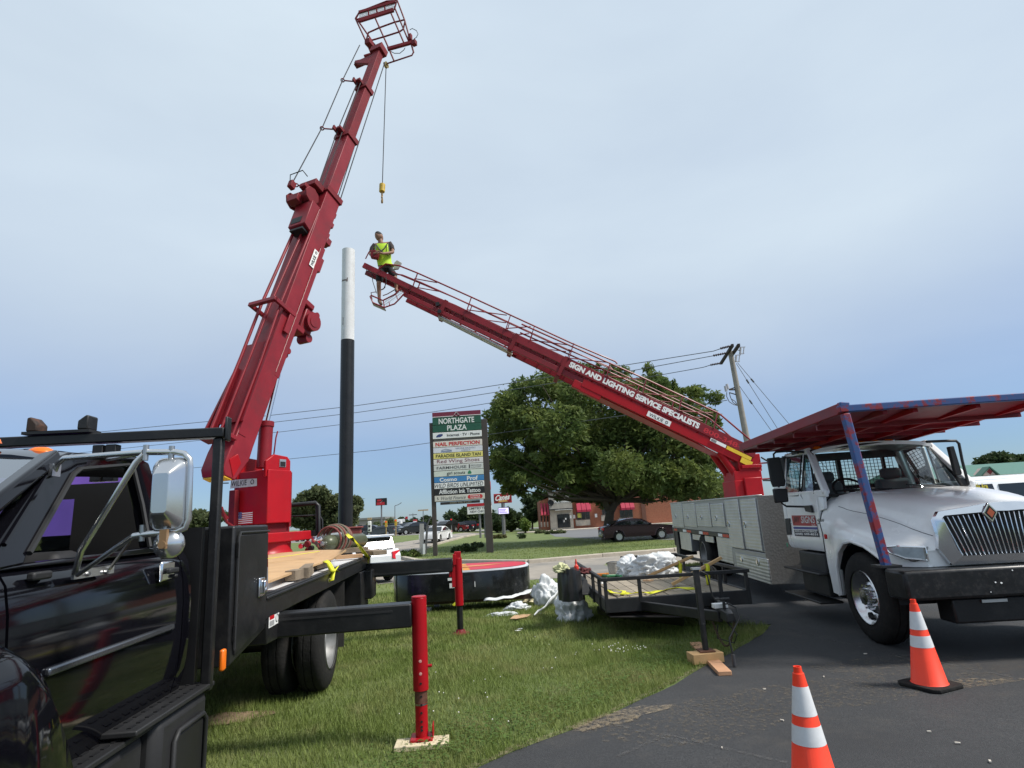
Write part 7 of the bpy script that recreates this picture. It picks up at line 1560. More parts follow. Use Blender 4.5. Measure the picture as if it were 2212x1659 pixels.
PORC = mat('porcelain', (.42, .42, .45), .35)
for cx_, cy_ in ((900, 320), (830, 445)):
    p0, p1 = atY(*CU(cx_, cy_-55), YU-1), atY(*CU(cx_-8, cy_+50), YU-1); q = MB(); q.cyl(p0+V(-.1, 0, 0), p1+V(-.1, 0, 0), .055, .055, 10); q.cyl(p0+V(.08, 0, -.02), p1+V(.08, 0, .02), .03, .03, 8); q.beam(p0+V(-.15, 0, 0), p0+V(.15, 0, 0), .04, .04); q.beam(p1+V(-.15, 0, 0), p1+V(.12, 0, 0), .04, .04); q.tube([(p0+p1)/2+V(-.1, 0, 0), atY(*CU(780, cy_-20), YU-.3)], .025, 6); obj('fuse_cutout', q.xf(UM), PORC, up_t)
for dx in (630, 655):
    p0, p1 = atY(*CU(dx-5, 880 if dx < 640 else 850), YU-.2), atY(*CU(dx+15, 965 if dx < 640 else 930), YU-.2); q = MB(); q.cyl(p0, p1, .07, .08, 10); obj('arrester', q.xf(UM), PORC, up_t)
q = MB(); q.tube([atY(*CU(690, 935), YU-.1), atY(*CU(780, 905), YU)], .04, 6); q.tube([atY(*CU(690, 940), YU-.1), atY(*CU(785, 940), YU)], .04, 6); q.tube([atY(*CU(690, 985), YU-.1), atY(*CU(790, 1015), YU)], .03, 6); obj('arrester_bracket', q.xf(UM), ARM, up_t)
for pts in ([(650, 980), (650, 1050), (690, 1130), (760, 1175), (820, 1190)], [(690, 985), (710, 1060), (750, 1140), (815, 1190)], [(730, 1090), (780, 1120), (815, 1180)]):
    q = MB(); q.tube([atY(*CU(*p_), YU-.15) for p_ in pts], .022, 6); obj('riser_cable', q.xf(UM), WIRE, up_t)
# ================================================================ trees and shrubs
def leafmat(name, c1, c2, c3, tr=.42):
    m, t, b, L = node_mat(name); g = t.nodes.new('ShaderNodeNewGeometry'); tcn = t.nodes.new('ShaderNodeTexCoord').outputs['Object']
    col = mixc(t, L, g.outputs['Random Per Island'], c1, c2); col = mixc(t, L, mrange(t, L, noise(t, L, tcn, .55, 4), .42, .68), col, c3)
    L(col, b.inputs['Base Color']); b.inputs['Roughness'].default_value = .65; b.inputs['Specular IOR Level'].default_value = .25
    tl = t.nodes.new('ShaderNodeBsdfTranslucent'); L(col, tl.inputs[0]); mx = t.nodes.new('ShaderNodeMixShader'); mx.inputs[0].default_value = tr; L(b.outputs[0], mx.inputs[1]); L(tl.outputs[0], mx.inputs[2]); L(mx.outputs[0], t.nodes['Material Output'].inputs[0]); return m
LEAF = leafmat('locust_leaves', (.074, .116, .036), (.125, .178, .053), (.18, .215, .056))
LEAF2 = leafmat('far_leaves', (.07, .095, .042), (.11, .135, .06), (.14, .155, .07))
LEAF3 = leafmat('dark_leaves', (.03, .052, .022), (.05, .078, .032), (.062, .088, .032))
LEAF4 = leafmat('fresh_leaves', (.10, .16, .03), (.15, .21, .05), (.17, .22, .05))
JUN = leafmat('juniper_needles', (.06, .10, .02), (.09, .14, .03), (.11, .13, .035), .15)
BARK = mat('bark', (.085, .068, .052), .9, var=.3, vscale=6, bump=.6, bscale=14, dirt=(.10, .12, .06), damt=.5, dscale=2)
def leaves(blobs, n, size, seed, elong=1.6, flat=.75, droop=.0):
    """many small leaf-spray faces in the shells of ellipsoidal clumps"""
    rg_ = np.random.default_rng(seed); C = np.array([[*b2[0]] for b2 in blobs]); Rr = np.array([b2[1] for b2 in blobs]); wgt = Rr**2; wgt = wgt/wgt.sum()
    idx = rg_.choice(len(blobs), n, p=wgt); dirs = rg_.normal(size=(n, 3)); dirs /= np.linalg.norm(dirs, axis=1)[:, None]
    rad = Rr[idx]*(.35+.72*rg_.random(n)**.55); jit = rg_.normal(size=(n, 3))*.12*Rr[idx][:, None]
    P = C[idx]+dirs*rad[:, None]*np.array([1, 1, flat])+jit
    a = dirs*np.array([1, 1, .35])+rg_.normal(size=(n, 3))*.55; a[:, 2] -= droop; a /= np.linalg.norm(a, axis=1)[:, None]
    b3 = np.cross(a, rg_.normal(size=(n, 3))); b3 /= np.linalg.norm(b3, axis=1)[:, None]
    s_ = size*(.4+1.3*rg_.random(n)**1.6); la = a*(s_*elong/2)[:, None]; lb_ = b3*(s_/2)[:, None]
    v = np.empty((n, 4, 3)); v[:, 0] = P-la; v[:, 1] = P+lb_*.8; v[:, 2] = P+la; v[:, 3] = P-lb_*.8
    return v.reshape(-1, 3)
def quadmesh(name, v, k=4):
    n = len(v)//k; me = bpy.data.meshes.new(name); me.vertices.add(n*k); me.vertices.foreach_set('co', v.astype(np.float32).ravel()); me.loops.add(n*k); me.loops.foreach_set('vertex_index', np.arange(n*k, dtype=np.int32)); me.polygons.add(n); me.polygons.foreach_set('loop_start', np.arange(0, n*k, k, dtype=np.int32)); me.update(calc_edges=True); me.validate(); return me
def tree(name, label, base, trunk_pts, blobs, n, size, m, seed, group=None, limbs=True, r0=.3, elong=1.6, flat=.75, droop=0.):
    base = Vector(base); t_ = thing(name, label, 'tree' if 'tree' in name else 'shrub', base, 0, group)
    tp = [Vector(p)-base for p in trunk_pts]; q = MB(); q.tube(tp, [r0*(1.25 if i == 0 else 1)*(1-.35*i/max(1, len(tp)-1)) for i in range(len(tp))], 12); obj('trunk', q, BARK, t_)
    bl2 = [((Vector(c_)-base), r_) for c_, r_ in blobs]
    if limbs:
        r2 = random.Random(seed); top = tp[-1]
        for c_, r_ in bl2:
            if r2.random() < .35:
                q = MB(); m1 = top.lerp(c_, .5)+V(r2.uniform(-.3, .3), r2.uniform(-.3, .3), -.12*(c_-top).length*.5)
                q.tube([top.lerp(tp[-2], .15*r2.random()), m1, c_], [r0*.36, r0*.2, r0*.05], 7); obj('limb', q, BARK, t_)
    obj('crown', quadmesh('crown', leaves([(tuple(c_), r_) for c_, r_ in bl2], n, size, seed, elong, flat, droop)), m, t_); return t_
# the big locust
YT_ = 38.5; tb_ = atG(1312, 1166); k_ = tb_.y
def pxr(px, py, r_, d_=0.): Y = k_+d_; return (atY(px, py, Y), r_*Y/CF)
r2 = random.Random(21); bl = []
for px_, py_, rr_ in ((1105, 868, 42), (1135, 838, 30), (1180, 835, 50), (1240, 815, 45), (1250, 860, 60), (1300, 830, 40), (1345, 805, 24), (1360, 860, 55), (1405, 830, 34), (1440, 870, 46), (1480, 900, 40), (1090, 930, 40), (1085, 985, 38), (1150, 910, 60), (1210, 930, 65), (1290, 930, 70), (1370, 930, 65), (1440, 950, 60), (1500, 960, 46), (1530, 985, 34), (1120, 1010, 48), (1190, 1000, 55), (1260, 1010, 60), (1340, 1010, 60), (1410, 1020, 60), (1470, 1030, 55), (1520, 1040, 44), (1545, 1060, 28), (1130, 1040, 26), (1185, 1042, 28), (1240, 1048, 32), (1285, 1062, 26), (1268, 1080, 13), (1350, 1048, 28), (1395, 1050, 32), (1450, 1052, 32), (1500, 1056, 28), (1110, 1062, 13), (1075, 1035, 20), (1062, 900, 22), (1070, 870, 16), (1400, 795, 14), (1460, 840, 22), (1500, 870, 20), (1060, 1000, 18), (1165, 1066, 12), (1292, 1084, 17), (1256, 1074, 18), (1330, 1080, 13), (1402, 1072, 16), (1470, 1074, 17), (1125, 1058, 16), (1090, 1058, 12), (1215, 1068, 14), (1440, 1082, 10), (1530, 1078, 13)):
    for d_ in ((-1, 1) if rr_ > 30 else (0,)): bl.append(pxr(px_+r2.uniform(-8, 8), py_+r2.uniform(-6, 6), rr_*r2.uniform(.7, .9), d_*r2.uniform(.6, 3.6)*(rr_/50)+r2.uniform(-1, 1)))
for i in range(110):
    px_ = r2.uniform(1062, 1545); lo_, hi_ = 1062, 850-60*math.sin(math.pi*(px_-1050)/520); bl.append(pxr(px_, r2.uniform(hi_, lo_), r2.uniform(8, 19), r2.uniform(-6.5, 4)))
for i in range(75):
    a = R_(r2.uniform(-10, 190)); ex = 1303+r2.uniform(.94, 1.05)*248*math.cos(a); ey = 975-r2.uniform(.92, 1.05)*180*abs(math.sin(a))**.8*(1 if a > 0 else -.3); bl.append(pxr(ex, ey, r2.uniform(4, 9), r2.uniform(-3, 3)))
tree('locust_tree', 'large spreading green tree on the lawn in front of the brick restaurant', tb_, [tb_-V(0, 0, .2), atY(1314, 1135, k_), atY(1318, 1105, k_), atY(1332, 1078, k_)], bl, 135000, .155, LEAF, 5, r0=.40, elong=2.0, flat=.8, droop=.15)
q = MB(); tt_ = [o for o in bpy.data.objects if o.name == 'locust_tree'][0]
f0_ = atY(1314, 1100, k_)-tb_
q.tube([f0_, atY(1300, 1070, k_-.5)-tb_, atY(1275, 1035, k_-1)-tb_], [.27, .18, .08], 9); obj('limb', q, BARK, tt_); q = MB(); q.tube([f0_, atY(1345, 1075, k_)-tb_, atY(1385, 1050, k_)-tb_], [.28, .19, .08], 9); obj('limb', q, BARK, tt_)
def simple_tree(name, label, base_px, Y, blobs, n, size, m, seed, group, r0=.18, limbs=True, elong=1.5):
    b0 = atY(*base_px, Y); b0.z = gnd(b0.x, b0.y); bb = [(atY(px_, py_, Y+random.Random(seed+i).uniform(-1.5, 1.5)), rr_*Y/CF) for i, (px_, py_, rr_) in enumerate(blobs)]
    ctr = sum((b2[0] for b2 in bb), V(0, 0, 0))/len(bb); return tree(name, label, b0, [b0-V(0, 0, .2), b0.lerp(ctr, .4), b0.lerp(ctr, .75)], bb, n, size, m, seed, group, limbs, r0, elong)
simple_tree('roadside_tree', 'leafy tree behind the black steel pole', (702, 1150), 52, [(690, 1068, 20), (665, 1085, 26), (700, 1095, 34), (735, 1090, 28), (760, 1088, 20), (655, 1115, 28), (690, 1125, 34), (725, 1125, 30), (750, 1120, 22), (640, 1100, 16), (768, 1080, 10), (684, 1056, 9), (772, 1100, 9)], 15000, .26, LEAF2, 31, 'background trees', .22)
simple_tree('roadside_tree', 'bushy tree seen between the black mirror and the rack post', (425, 1150), 56, [(415, 1125, 20), (430, 1115, 16), (440, 1130, 18), (402, 1135, 16), (455, 1120, 16), (475, 1115, 14)], 5000, .28, LEAF2, 32, 'background trees', .2)
for i, (px_, Y, rr_, hh, mm, lb) in enumerate(((980, 105, 20, 24, LEAF3, 'dark tree behind the plaza sign, left of the reader board'), (1012, 98, 22, 32, LEAF3, 'dark rounded tree between the plaza sign and the reader board'), (1050, 100, 26, 34, LEAF3, 'dark tree directly behind the right sign post'), (1075, 93, 18, 24, LEAF3, 'dark low tree under the lit message board'), (1105, 96, 24, 30, LEAF3, 'dark tree just right of the lit message board'), (1150, 104, 24, 50, LEAF3, 'tall dark tree left of the restaurant entrance'), (1172, 110, 22, 56, LEAF3, 'tallest dark tree beside the restaurant corner'), (1135, 84, 8, 20, LEAF4, 'slim bright green young tree left of the restaurant'), (818, 118, 12, 14, LEAF2, 'small far tree left of the far black and red sign'), (848, 112, 16, 16, LEAF2, 'rounded far tree under the far black and red sign'), (872, 120, 14, 18, LEAF3, 'dark far tree behind the white far sign'), (898, 118, 12, 16, LEAF3, 'far tree left of the plaza sign'), (926, 115, 16, 18, LEAF3, 'dark far tree behind the left sign post'), (800, 110, 12, 10, LEAF2, 'low far tree beside the route sign'))):
    g_ = atY(px_, 1148, Y); yb_ = 829  # ground row found from the terrain height
    P = V(g_.x, Y, gnd(g_.x, Y)); w_ = P-CAM; kk = w_.dot(F_); gy = 829-CF*w_.dot(UP)/kk
    simple_tree('background_tree', lb, (px_, gy), Y, [(px_+rr_*.4*math.cos(a), gy-hh*.95+hh*.35*math.sin(a*1.7), rr_*.62) for a in (0, 1.3, 2.6, 3.9, 5.2)]+[(px_, gy-hh*1.15, rr_*.5), (px_, gy-hh*.55, rr_*.6)], 2600, .42, mm, 60+i, 'background trees', .16, False)
simple_tree('background_tree', 'rounded tree rising behind the green metal roof', (2160, 1060), 85, [(2130, 1000, 18), (2160, 995, 22), (2190, 998, 20), (2212, 1000, 20), (2145, 1010, 20), (2180, 1015, 24), (2112, 1004, 9)], 6000, .4, LEAF3, 90, 'background trees', .3, False)
# junipers and flower bed shrubs on the far lawn
def shrub(px, py, wpx, hpx, label, m=JUN, seed=1, n=1800, sz=.10):
    b0 = atG(px, py); s_ = b0.y/CF; r2 = random.Random(seed); bl = []
    for i in range(9): x_ = r2.uniform(-1, 1); bl.append((b0+V(x_*wpx*.42*s_, r2.uniform(-.3, .3), hpx*s_*(.35+.3*r2.random())*(1-.4*abs(x_))), hpx*s_*.42))
    sh = thing('shrub', label, 'shrub', b0, 0, 'shrubs on the far lawn')
    q = MB(); q.tube([V(0, 0, -.05), V(.02, 0, hpx*s_*.5)], [.03, .015], 6); obj('stem', q, BARK, sh)
    obj('foliage', quadmesh('f', leaves([(tuple(c_-b0), r_) for c_, r_ in bl], n, sz, seed, 2.6, .8)), m, sh)
shrub(885, 1203, 50, 16, 'bright yellow-green juniper clump left of the sign posts', JUN, 1); shrub(865, 1207, 30, 14, 'smaller juniper clump by the white SUV', JUN, 2, 900)
shrub(1005, 1192, 60, 14, 'low dark juniper spreading between the two sign posts', leafmat('dark_juniper', (.03, .055, .02), (.05, .08, .025), (.06, .08, .03), .15), 3, 2200); shrub(1020, 1183, 50, 12, 'darker juniper mound behind the right sign post', leafmat('dark_juniper2', (.03, .055, .02), (.05, .08, .025), (.06, .08, .03), .15), 4, 1500)
shrub(1078, 1163, 32, 10, 'brownish low shrub right of the sign post', leafmat('rusty_shrub', (.09, .08, .03), (.12, .11, .04), (.10, .12, .035), .15), 5, 1000); shrub(1127, 1163, 14, 12, 'tiny dark shrub alone on the sunny lawn', LEAF3, 6, 500)
for i, (px_, py_, w_, lb) in enumerate(((1165, 1152, 24, 'left end of the flower bed shrubs by the parking lot'), (1192, 1153, 26, 'middle shrub of the flower bed by the parking lot'), (1212, 1152, 18, 'right end of the flower bed shrubs by the parking lot'))): shrub(px_, py_, w_, 8, lb, LEAF2, 10+i, 700, .14)
for i, (px_, py_, w_) in enumerate(((1080, 1146, 24), (1132, 1142, 22))): shrub(px_, py_, w_, 9, ('clipped dark hedge block below the lit message board', 'clipped dark hedge block left of the restaurant')[i], LEAF3, 20+i, 900, .2)
# ================================================================ restaurant
def CV(x, y): return (1042.4+x*.19841, 1014.9+y*.19841)
YR = 88.
rb_ = atY(*CV(760, 638), YR); gz_ = gnd(rb_.x, YR)
rest = thing('restaurant', 'brick restaurant with a pale stone entrance tower and red awnings', 'building', (rb_.x, YR, gz_))
r0_ = V(rb_.x, YR, gz_)
def RB(x, y, d_=0.): return atY(*CV(x, y), YR+d_)-r0_
m, t, b, L = node_mat('brick_wall'); tcn = t.nodes.new('ShaderNodeTexCoord').outputs['Object']
mpn = t.nodes.new('ShaderNodeMapping'); mpn.inputs['Rotation'].default_value = (R_(90), 0, 0); L(tcn, mpn.inputs[0])
bt_n = t.nodes.new('ShaderNodeTexBrick'); bt_n.inputs['Color1'].default_value = (.34, .115, .06, 1); bt_n.inputs['Color2'].default_value = (.25, .075, .04, 1); bt_n.inputs['Mortar'].default_value = (.26, .15, .10, 1); bt_n.inputs['Scale'].default_value = 3.2; L(mpn.outputs[0], bt_n.inputs['Vector'])
L(bt_n.outputs['Color'], b.inputs['Base Color']); b.inputs['Roughness'].default_value = .9; BRICK = m
STONE = mat('pale_stone', (.42, .38, .32), .85, var=.25, vscale=1.2, bump=.3, bscale=4, dirt=(.30, .27, .22), damt=.6, dscale=1.5)
AWN = mat('red_awning', (.36, .02, .05), .55, var=.08, vscale=1)
def wallbox(name, x0, y0, x1, y1, d0, d1, m, par=rest, bev=0.):
    a_, b2 = RB(x0, y0), RB(x1, y1); q = MB(); q.bb((min(a_.x, b2.x), d0, min(a_.z, b2.z)), (max(a_.x, b2.x), d1, max(a_.z, b2.z))); return obj(name, q, m, par, bevel=bev)
xw0, xw1 = RB(960, 500).x, RB(2900, 450).x; zW = RB(1750, 232).z
q = MB(); q.bb((xw0, .6, -.5), (xw1, 16, zW)); obj('brick_wall', q, BRICK, rest)
q = MB(); q.bb((xw0-.1, .45, zW+.002), (xw1+.1, 16.1, zW+.25)); obj('roof_coping', q, mat('coping', (.30, .25, .21), .7), rest)
xt0, xt1 = RB(735, 500).x, RB(985, 500).x; zt3 = (RB(735, 262).z+RB(975, 240).z)/2
q = MB(); q.bb((xt0, .0, -.5), (xt1, 5, zt3)); obj('entrance_tower', q, STONE, rest)
q = MB(); q.bb((xt0-.25, -.2, zt3+.002), (xt1+.2, 5.2, zt3+.35)); obj('tower_cornice', q, mat('dark_cornice', (.07, .06, .055), .6), rest)
xl0, xl1 = RB(632, 500).x, RB(733, 500).x; q = MB(); q.bb((xl0, 1.0, -.5), (xl1, 14, RB(680, 330).z)); obj('side_wing', q, BRICK, rest)
q = MB(); q.prism([V(xl0+.3, 1.0, RB(680, 330).z), V(xl1, 1.0, RB(680, 330).z), V(xl1, 1.0, RB(735, 262).z), V(xl0+2.2, 1.0, RB(700, 280).z)], (0, 8, 0)); obj('side_roof', q, BRICK, rest)
for a_ in range(3):
    x0, x1 = 630+34*a_, 660+34*a_
    p0, p1 = RB(x0, 360), RB(x1, 490); q = MB(); q.prism([V(p0.x, 1.0, p0.z), V(p0.x, 1.0, p1.z), V(p0.x, -.3, p1.z)], (p1.x-p0.x, 0, 0)); obj('awning', q, AWN, rest)
    wallbox('side_window', x0+4, 500, x1-6, 560, .97, .99, DGLASS); wallbox('window_sill_panel', x0+4, 565, x1-6, 620, .96, .99, STONE)
wallbox('entrance_canopy', 720, 440, 978, 412, -1.0, -.02, mat('black_canopy', (.03, .03, .03), .5))
dd = wallbox('entrance_door', 828, 630, 938, 482, -.05, -.02, DGLASS)
q = MB(); a_, b2 = RB(828, 630), RB(940, 482)
for x_ in (a_.x-.05, (a_.x+b2.x)/2, b2.x+.05): q.beam(V(x_, -.06, a_.z), V(x_, -.06, b2.z), .10, .08, (0, 1, 0))
q.beam(V(a_.x, -.06, b2.z), V(b2.x, -.06, b2.z), .08, .12); obj('door_frame', q, KPAINT, dd)
for x_, y_, w_, h_ in ((885, 555, 14, 26), (905, 530, 12, 20), (957, 510, 20, 34), (998, 508, 24, 40), (1240, 495, 22, 40)):
    a_ = RB(x_-w_/2, y_+h_/2); b2 = RB(x_+w_/2, y_-h_/2); d_ = -.08 if x_ < 990 else .5
    q = MB(); q.bb((a_.x, d_-.02, a_.z), (b2.x, d_, b2.z)); obj('door_poster', q, WPAINT, rest)
wallbox('downlight_strip', 785, 440, 965, 425, -1.03, -1.0, WPAINT)
q = MB(); a_, b2 = RB(780, 365), RB(965, 325); text(q, "Applebee's", V(a_.x, -.03, a_.z), V(b2.x-a_.x, 0, 0), V(0, 0, (b2.z-a_.z)*1.1), .02); obj('building_lettering', q, WPAINT, rest, smooth=0)
q = MB(); c_ = RB(820, 310); q.lathe([(.0, -.02), (.28, .0), (.34, .05), (.0, .06)], c_+V(0, -.08, 0), (0, 1, 0), 14); q.box(c_+V(.05, -.05, .38), (.16, .04, .1)); obj('apple_mark', q, mat('apple_red', (.3, .01, .02), .4), rest)
q = MB(); q.torus(RB(742, 355)+V(0, -.1, 0), (0, 1, 0), .4, .08, 18, 6); q.lathe([(.38, 0), (0, .01)], RB(742, 355)+V(0, -.08, 0), (0, -1, 0), 16); obj('round_lamp', q, KPAINT, rest)
for x0, x1, y0, y1 in ((1010, 1180, 290, 450), (1290, 1380, 280, 400), (1485, 1650, 268, 428)):
    p0, p1 = RB(x0, y0), RB(x1, y1); q = MB(); n = 3 if x1-x0 > 100 else 2
    for k in range(n):
        xa, xb = p0.x+(p1.x-p0.x)*k/n+.03, p0.x+(p1.x-p0.x)*(k+1)/n-.03; q.prism([V(xa, .6, p0.z), V(xa, .6, p1.z), V(xa, -.8, p1.z), V(xa, -.8, p1.z+.3)], (xb-xa, 0, 0))
    obj('awning', q, AWN, rest, smooth=0)
    wn = wallbox('window', x0+15, y1+10, x1-5, y1+85, .54, .58, DGLASS); wallbox('window_base', x0+5, y1+92, x1, y1+150, .50, .58, STONE)
    p0, p1 = RB(x0+15, y1+10), RB(x1-5, y1+85); q = MB()
    for k in range(4): x_ = p0.x+(p1.x-p0.x)*k/3; q.beam(V(x_, .52, p1.z), V(x_, .52, p0.z), .08, .05, (0, 1, 0))
    q.beam(V(p0.x, .52, p1.z), V(p1.x, .52, p1.z), .06, .12); obj('window_mullion', q, mat('mullion', (.10, .08, .07), .6), wn)
wallbox('neon_poster', 1040, 520, 1080, 470, .50, .535, mat('yellow_poster', (.6, .6, .12), .5))
wallbox('downspout', 1752, 560, 1762, 235, .5, .59, mat('brown_spout', (.14, .06, .04), .6))
q = MB(); a_ = RB(1820, 575); b2 = RB(2900, 560); q.bb((a_.x, -1.5, -.3), (b2.x, .55, .16)); struct(obj('restaurant_walkway', q.xf(Matrix.Translation(r0_)), mat('pale_walk', (.48, .43, .36), .8)))
q = MB(); a_ = RB(600, 650); b2 = RB(1300, 620); q.bb((a_.x-3, -4, -.3), (b2.x, -.1, .10)); struct(obj('entrance_walkway', q.xf(Matrix.Translation(r0_)), mat('pale_walk', (0, 0, 0))))
# ================================================================ green-roofed building at the far right
YG = 62.
g0 = atY(*C7(1560, 700), YG); gb = thing('green_roof_building', 'low building with green metal roof and small pale gable, far right', 'building', (g0.x, YG, gnd(g0.x, YG)))
gg = V(g0.x, YG, gnd(g0.x, YG)); GR = ribbed('green_metal_roof', (.06, .17, .11), 1.2, 'X', .4); GR.node_tree.nodes['Principled BSDF'].inputs['Metallic'].default_value = .0
ze = (atY(*C7(1750, 668), YG)-gg).z; zr3 = (atY(*C7(1900, 565), YG+7)-gg).z
q = MB(); q.prism([V(-1, 0, ze), V(-1, 7, zr3), V(-1, 14, ze)], (70, 0, 0)); obj('roof', q, GR, gb, smooth=0)
q = MB(); q.bb((-.5, .6, -.5), (68, 13, ze-.02)); obj('wall', q, mat('tan_stucco', (.42, .33, .27), .8), gb)
ga = (atY(*C7(1905, 655), YG-1)-gg); gt_ = (atY(*C7(1952, 590), YG-1)-gg); gc = (atY(*C7(2010, 650), YG-1)-gg)
q = MB(); q.prism([V(ga.x, -.6, ga.z), V(gc.x, -.6, ga.z), V(gt_.x, -.6, gt_.z)], (0, 1.5, 0)); gbl = obj('gable', q, mat('pale_pink_stucco', (.55, .42, .36), .8), gb)
q = MB(); cgt = V(gt_.x, -.62, gt_.z*.45+ga.z*.55); q.prism([cgt+V(.3, 0, 0), cgt+V(0, 0, .3), cgt+V(-.3, 0, 0), cgt+V(0, 0, -.3)], (0, .02, 0)); obj('diamond_ornament', q, mat('maroon_ornament', (.22, .03, .03), .6), gbl)
for s_ in (-1, 1):
    e_ = V(ga.x if s_ < 0 else gc.x, -.65, ga.z); q = MB(); q.beam(V(gt_.x, -.3, gt_.z+.06), e_+V(s_*.3, .35, -.05), .9, .12, (0, 0, 1)); obj('gable_roof', q, mat('gable_green', (.05, .13, .09), .5), gb)
# ================================================================ cars
def car(name, label, kind, paint, loc, rotz, group=None, scale=1., detail=True):
    t_ = thing(name, label, 'car' if kind == 'sedan' else ('suv' if kind == 'suv' else 'pickup'), loc, rotz, group)
    if kind == 'sedan':
        L_, W_, body = 4.8, 1.82, [(-2.4, .35), (-2.4, .70), (-2.30, .86), (-1.5, .97), (-.6, .98), (1.0, 1.02), (1.75, 1.06), (2.32, .98), (2.4, .75), (2.4, .32)]
        roof = [(-.95, .97), (-.15, 1.40), (.25, 1.455), (.75, 1.44), (1.15, 1.36), (1.85, 1.05)]
        wx = (-1.45, 1.35); rw = .33
    else:
        L_, W_, body = 4.75, 1.84, [(-2.35, .4), (-2.37, .75), (-2.25, 1.0), (-1.35, 1.08), (-.6, 1.10), (1.2, 1.14), (2.15, 1.16), (2.34, .95), (2.36, .38)]
        roof = [(-1.0, 1.09), (-.25, 1.58), (.4, 1.68), (1.4, 1.66), (1.95, 1.60), (2.2, 1.15)]
        wx = (-1.42, 1.42); rw = .37
    hw = W_/2
    low = [(x_, .30) for x_ in (2.2, wx[1]+rw+.08, wx[1]+rw*.7, wx[1], wx[1]-rw*.7, wx[1]-rw-.08, wx[0]+rw+.08, wx[0]+rw*.7, wx[0], wx[0]-rw*.7, wx[0]-rw-.08)]
    und = []
    for x_, z_ in low:
        dx = min(abs(x_-wx[0]), abs(x_-wx[1])); und.append((x_, .32+math.sqrt(max(0, (rw+.09)**2-dx**2)) if dx < rw+.07 else .28))
    out_ = body+und; n = len(out_)
    def side(y_, inset): return [V(x_*(1-inset*.25), y_, z_ if z_ < .9 else z_-inset*.10) for x_, z_ in out_]
    q = MB(); rings = [side(-hw*.94, .06), side(-hw, .0), side(-hw*.93, .0)]
    zmx = lambda z_: z_
    q.loft([side(-hw*.90, .09), side(-hw*.985, .02), side(-hw, .0), side(-hw*.97, -.0)] if False else [side(-hw*.93, .10), side(-hw, .0), side(hw, .0), side(hw*.93, .10)], True); bd = obj('body', q, paint, t_, smooth=35, bevel=.03 if detail else 0)
    def rf(y_, k): return [V(x_+(.06*(1-k) if i == 0 else (-.06*(1-k) if i == len(roof)-1 else 0)), y_*(1 if z_ < 1.15 else .80 if kind == 'sedan' else .86), z_-(1-k)*.03) for i, (x_, z_) in enumerate(roof)]
    q = MB(); q.loft([rf(-hw*.96, .7), rf(-hw*.55, 1), rf(hw*.55, 1), rf(hw*.96, .7)], True); obj('cabin', q, paint, t_, smooth=50, bevel=.02 if detail else 0)
    for s_ in (-1, 1):
        P = rf(-hw*.96*s_, .7); ctr = sum(P, V(0, 0, 0))/len(P); G_ = []
        for v in P: G_.append(V(ctr.x+(v.x-ctr.x)*.86, v.y-.012*s_, ctr.z+(v.z-ctr.z)*.74-.015))
        mid = len(G_)
        q = MB(); q.add(G_, [tuple(range(mid))]); gl_ = obj('side_glass', q, DGLASS, t_)
        if detail:
            q = MB(); xm = ctr.x+.05; q.beam(V(xm, P[0].y*1.0-.02*s_, P[0].z+.03), V(xm+.02, P[2].y-.016*s_, P[2].z-.08), .06, .015, (0, 1, 0)); obj('pillar', q, KPAINT, gl_)
    def slab(i0, i1, nm):
        a_, b2 = rf(-hw*.9, .95), rf(hw*.9, .95); e_ = .012
        P = [a_[i0].lerp(a_[i1], .08), a_[i0].lerp(a_[i1], .9), b2[i0].lerp(b2[i1], .9), b2[i0].lerp(b2[i1], .08)]; nrm = (P[1]-P[0]).cross(P[3]-P[0]).normalized()
        if nrm.z < 0: nrm = -nrm
        P = [v+nrm*(.045) for v in P]; q = MB(); q.add(P, [(0, 1, 2, 3)]); obj(nm, q, DGLASS, t_)
    slab(0, 1, 'windshield'); slab(len(roof)-1, len(roof)-2, 'rear_window')
    for x_ in wx:
        for s_ in (-1, 1):
            q = MB(); q.lathe([(rw*.62, 0), (rw*.9, -.01), (rw, .03), (rw, .18), (rw*.9, .2), (.05, .2)], (x_, s_*hw*1.0, rw), (0, -s_, 0), 22); wl = obj('wheel', q, RUBBER, t_)
            q = MB(); q.lathe([(rw*.64, -.008), (rw*.6, .02), (rw*.2, .03), (.0, .02)], (x_, s_*hw*1.0, rw), (0, -s_, 0), 20)
            for k in range(7):
                a = 2*math.pi*k/7; q.beam(V(x_, s_*(hw*1.0+.004), rw), V(x_+rw*.6*math.cos(a), s_*(hw*1.0+.006), rw+rw*.6*math.sin(a)), .05, .02, (0, 1, 0))
            obj('rim', q, ALU, wl)
    for s_ in (-1, 1):
        q = MB()
        if kind == 'sedan': q.box((2.36, s_*hw*.76, .86), (.12, .40, .14))
        else: q.prism([V(2.24, s_*hw*.99, 1.10), V(2.37, s_*hw*.62, 1.06), V(2.39, s_*hw*.60, .84), V(2.30, s_*hw*.94, .72)], (-.12, 0, 0))
        obj('tail_light', q, mat('tail_lamp_red', (.55, .01, .02), .2), t_, bevel=.015)
        q = MB(); q.box((-2.3, s_*hw*.74, .76), (.16, .36, .13)); obj('headlight', q, mat('car_headlamp', (.6, .62, .62), .15), t_, bevel=.015)
        if detail: q = MB(); q.box((-.75, s_*(hw+.07), 1.06), (.12, .16, .11)); obj('door_mirror', q, paint, t_, bevel=.02)
    q = MB(); q.box((2.42, 0, .62), (.02, .5, .14)); obj('licence_plate', q, WPAINT, t_)
    q = MB(); q.box((2.38, 0, .42), (.1, W_*.9, .16)); obj('rear_bumper', q, PLASTIC if kind == 'suv' else paint, t_, bevel=.02)
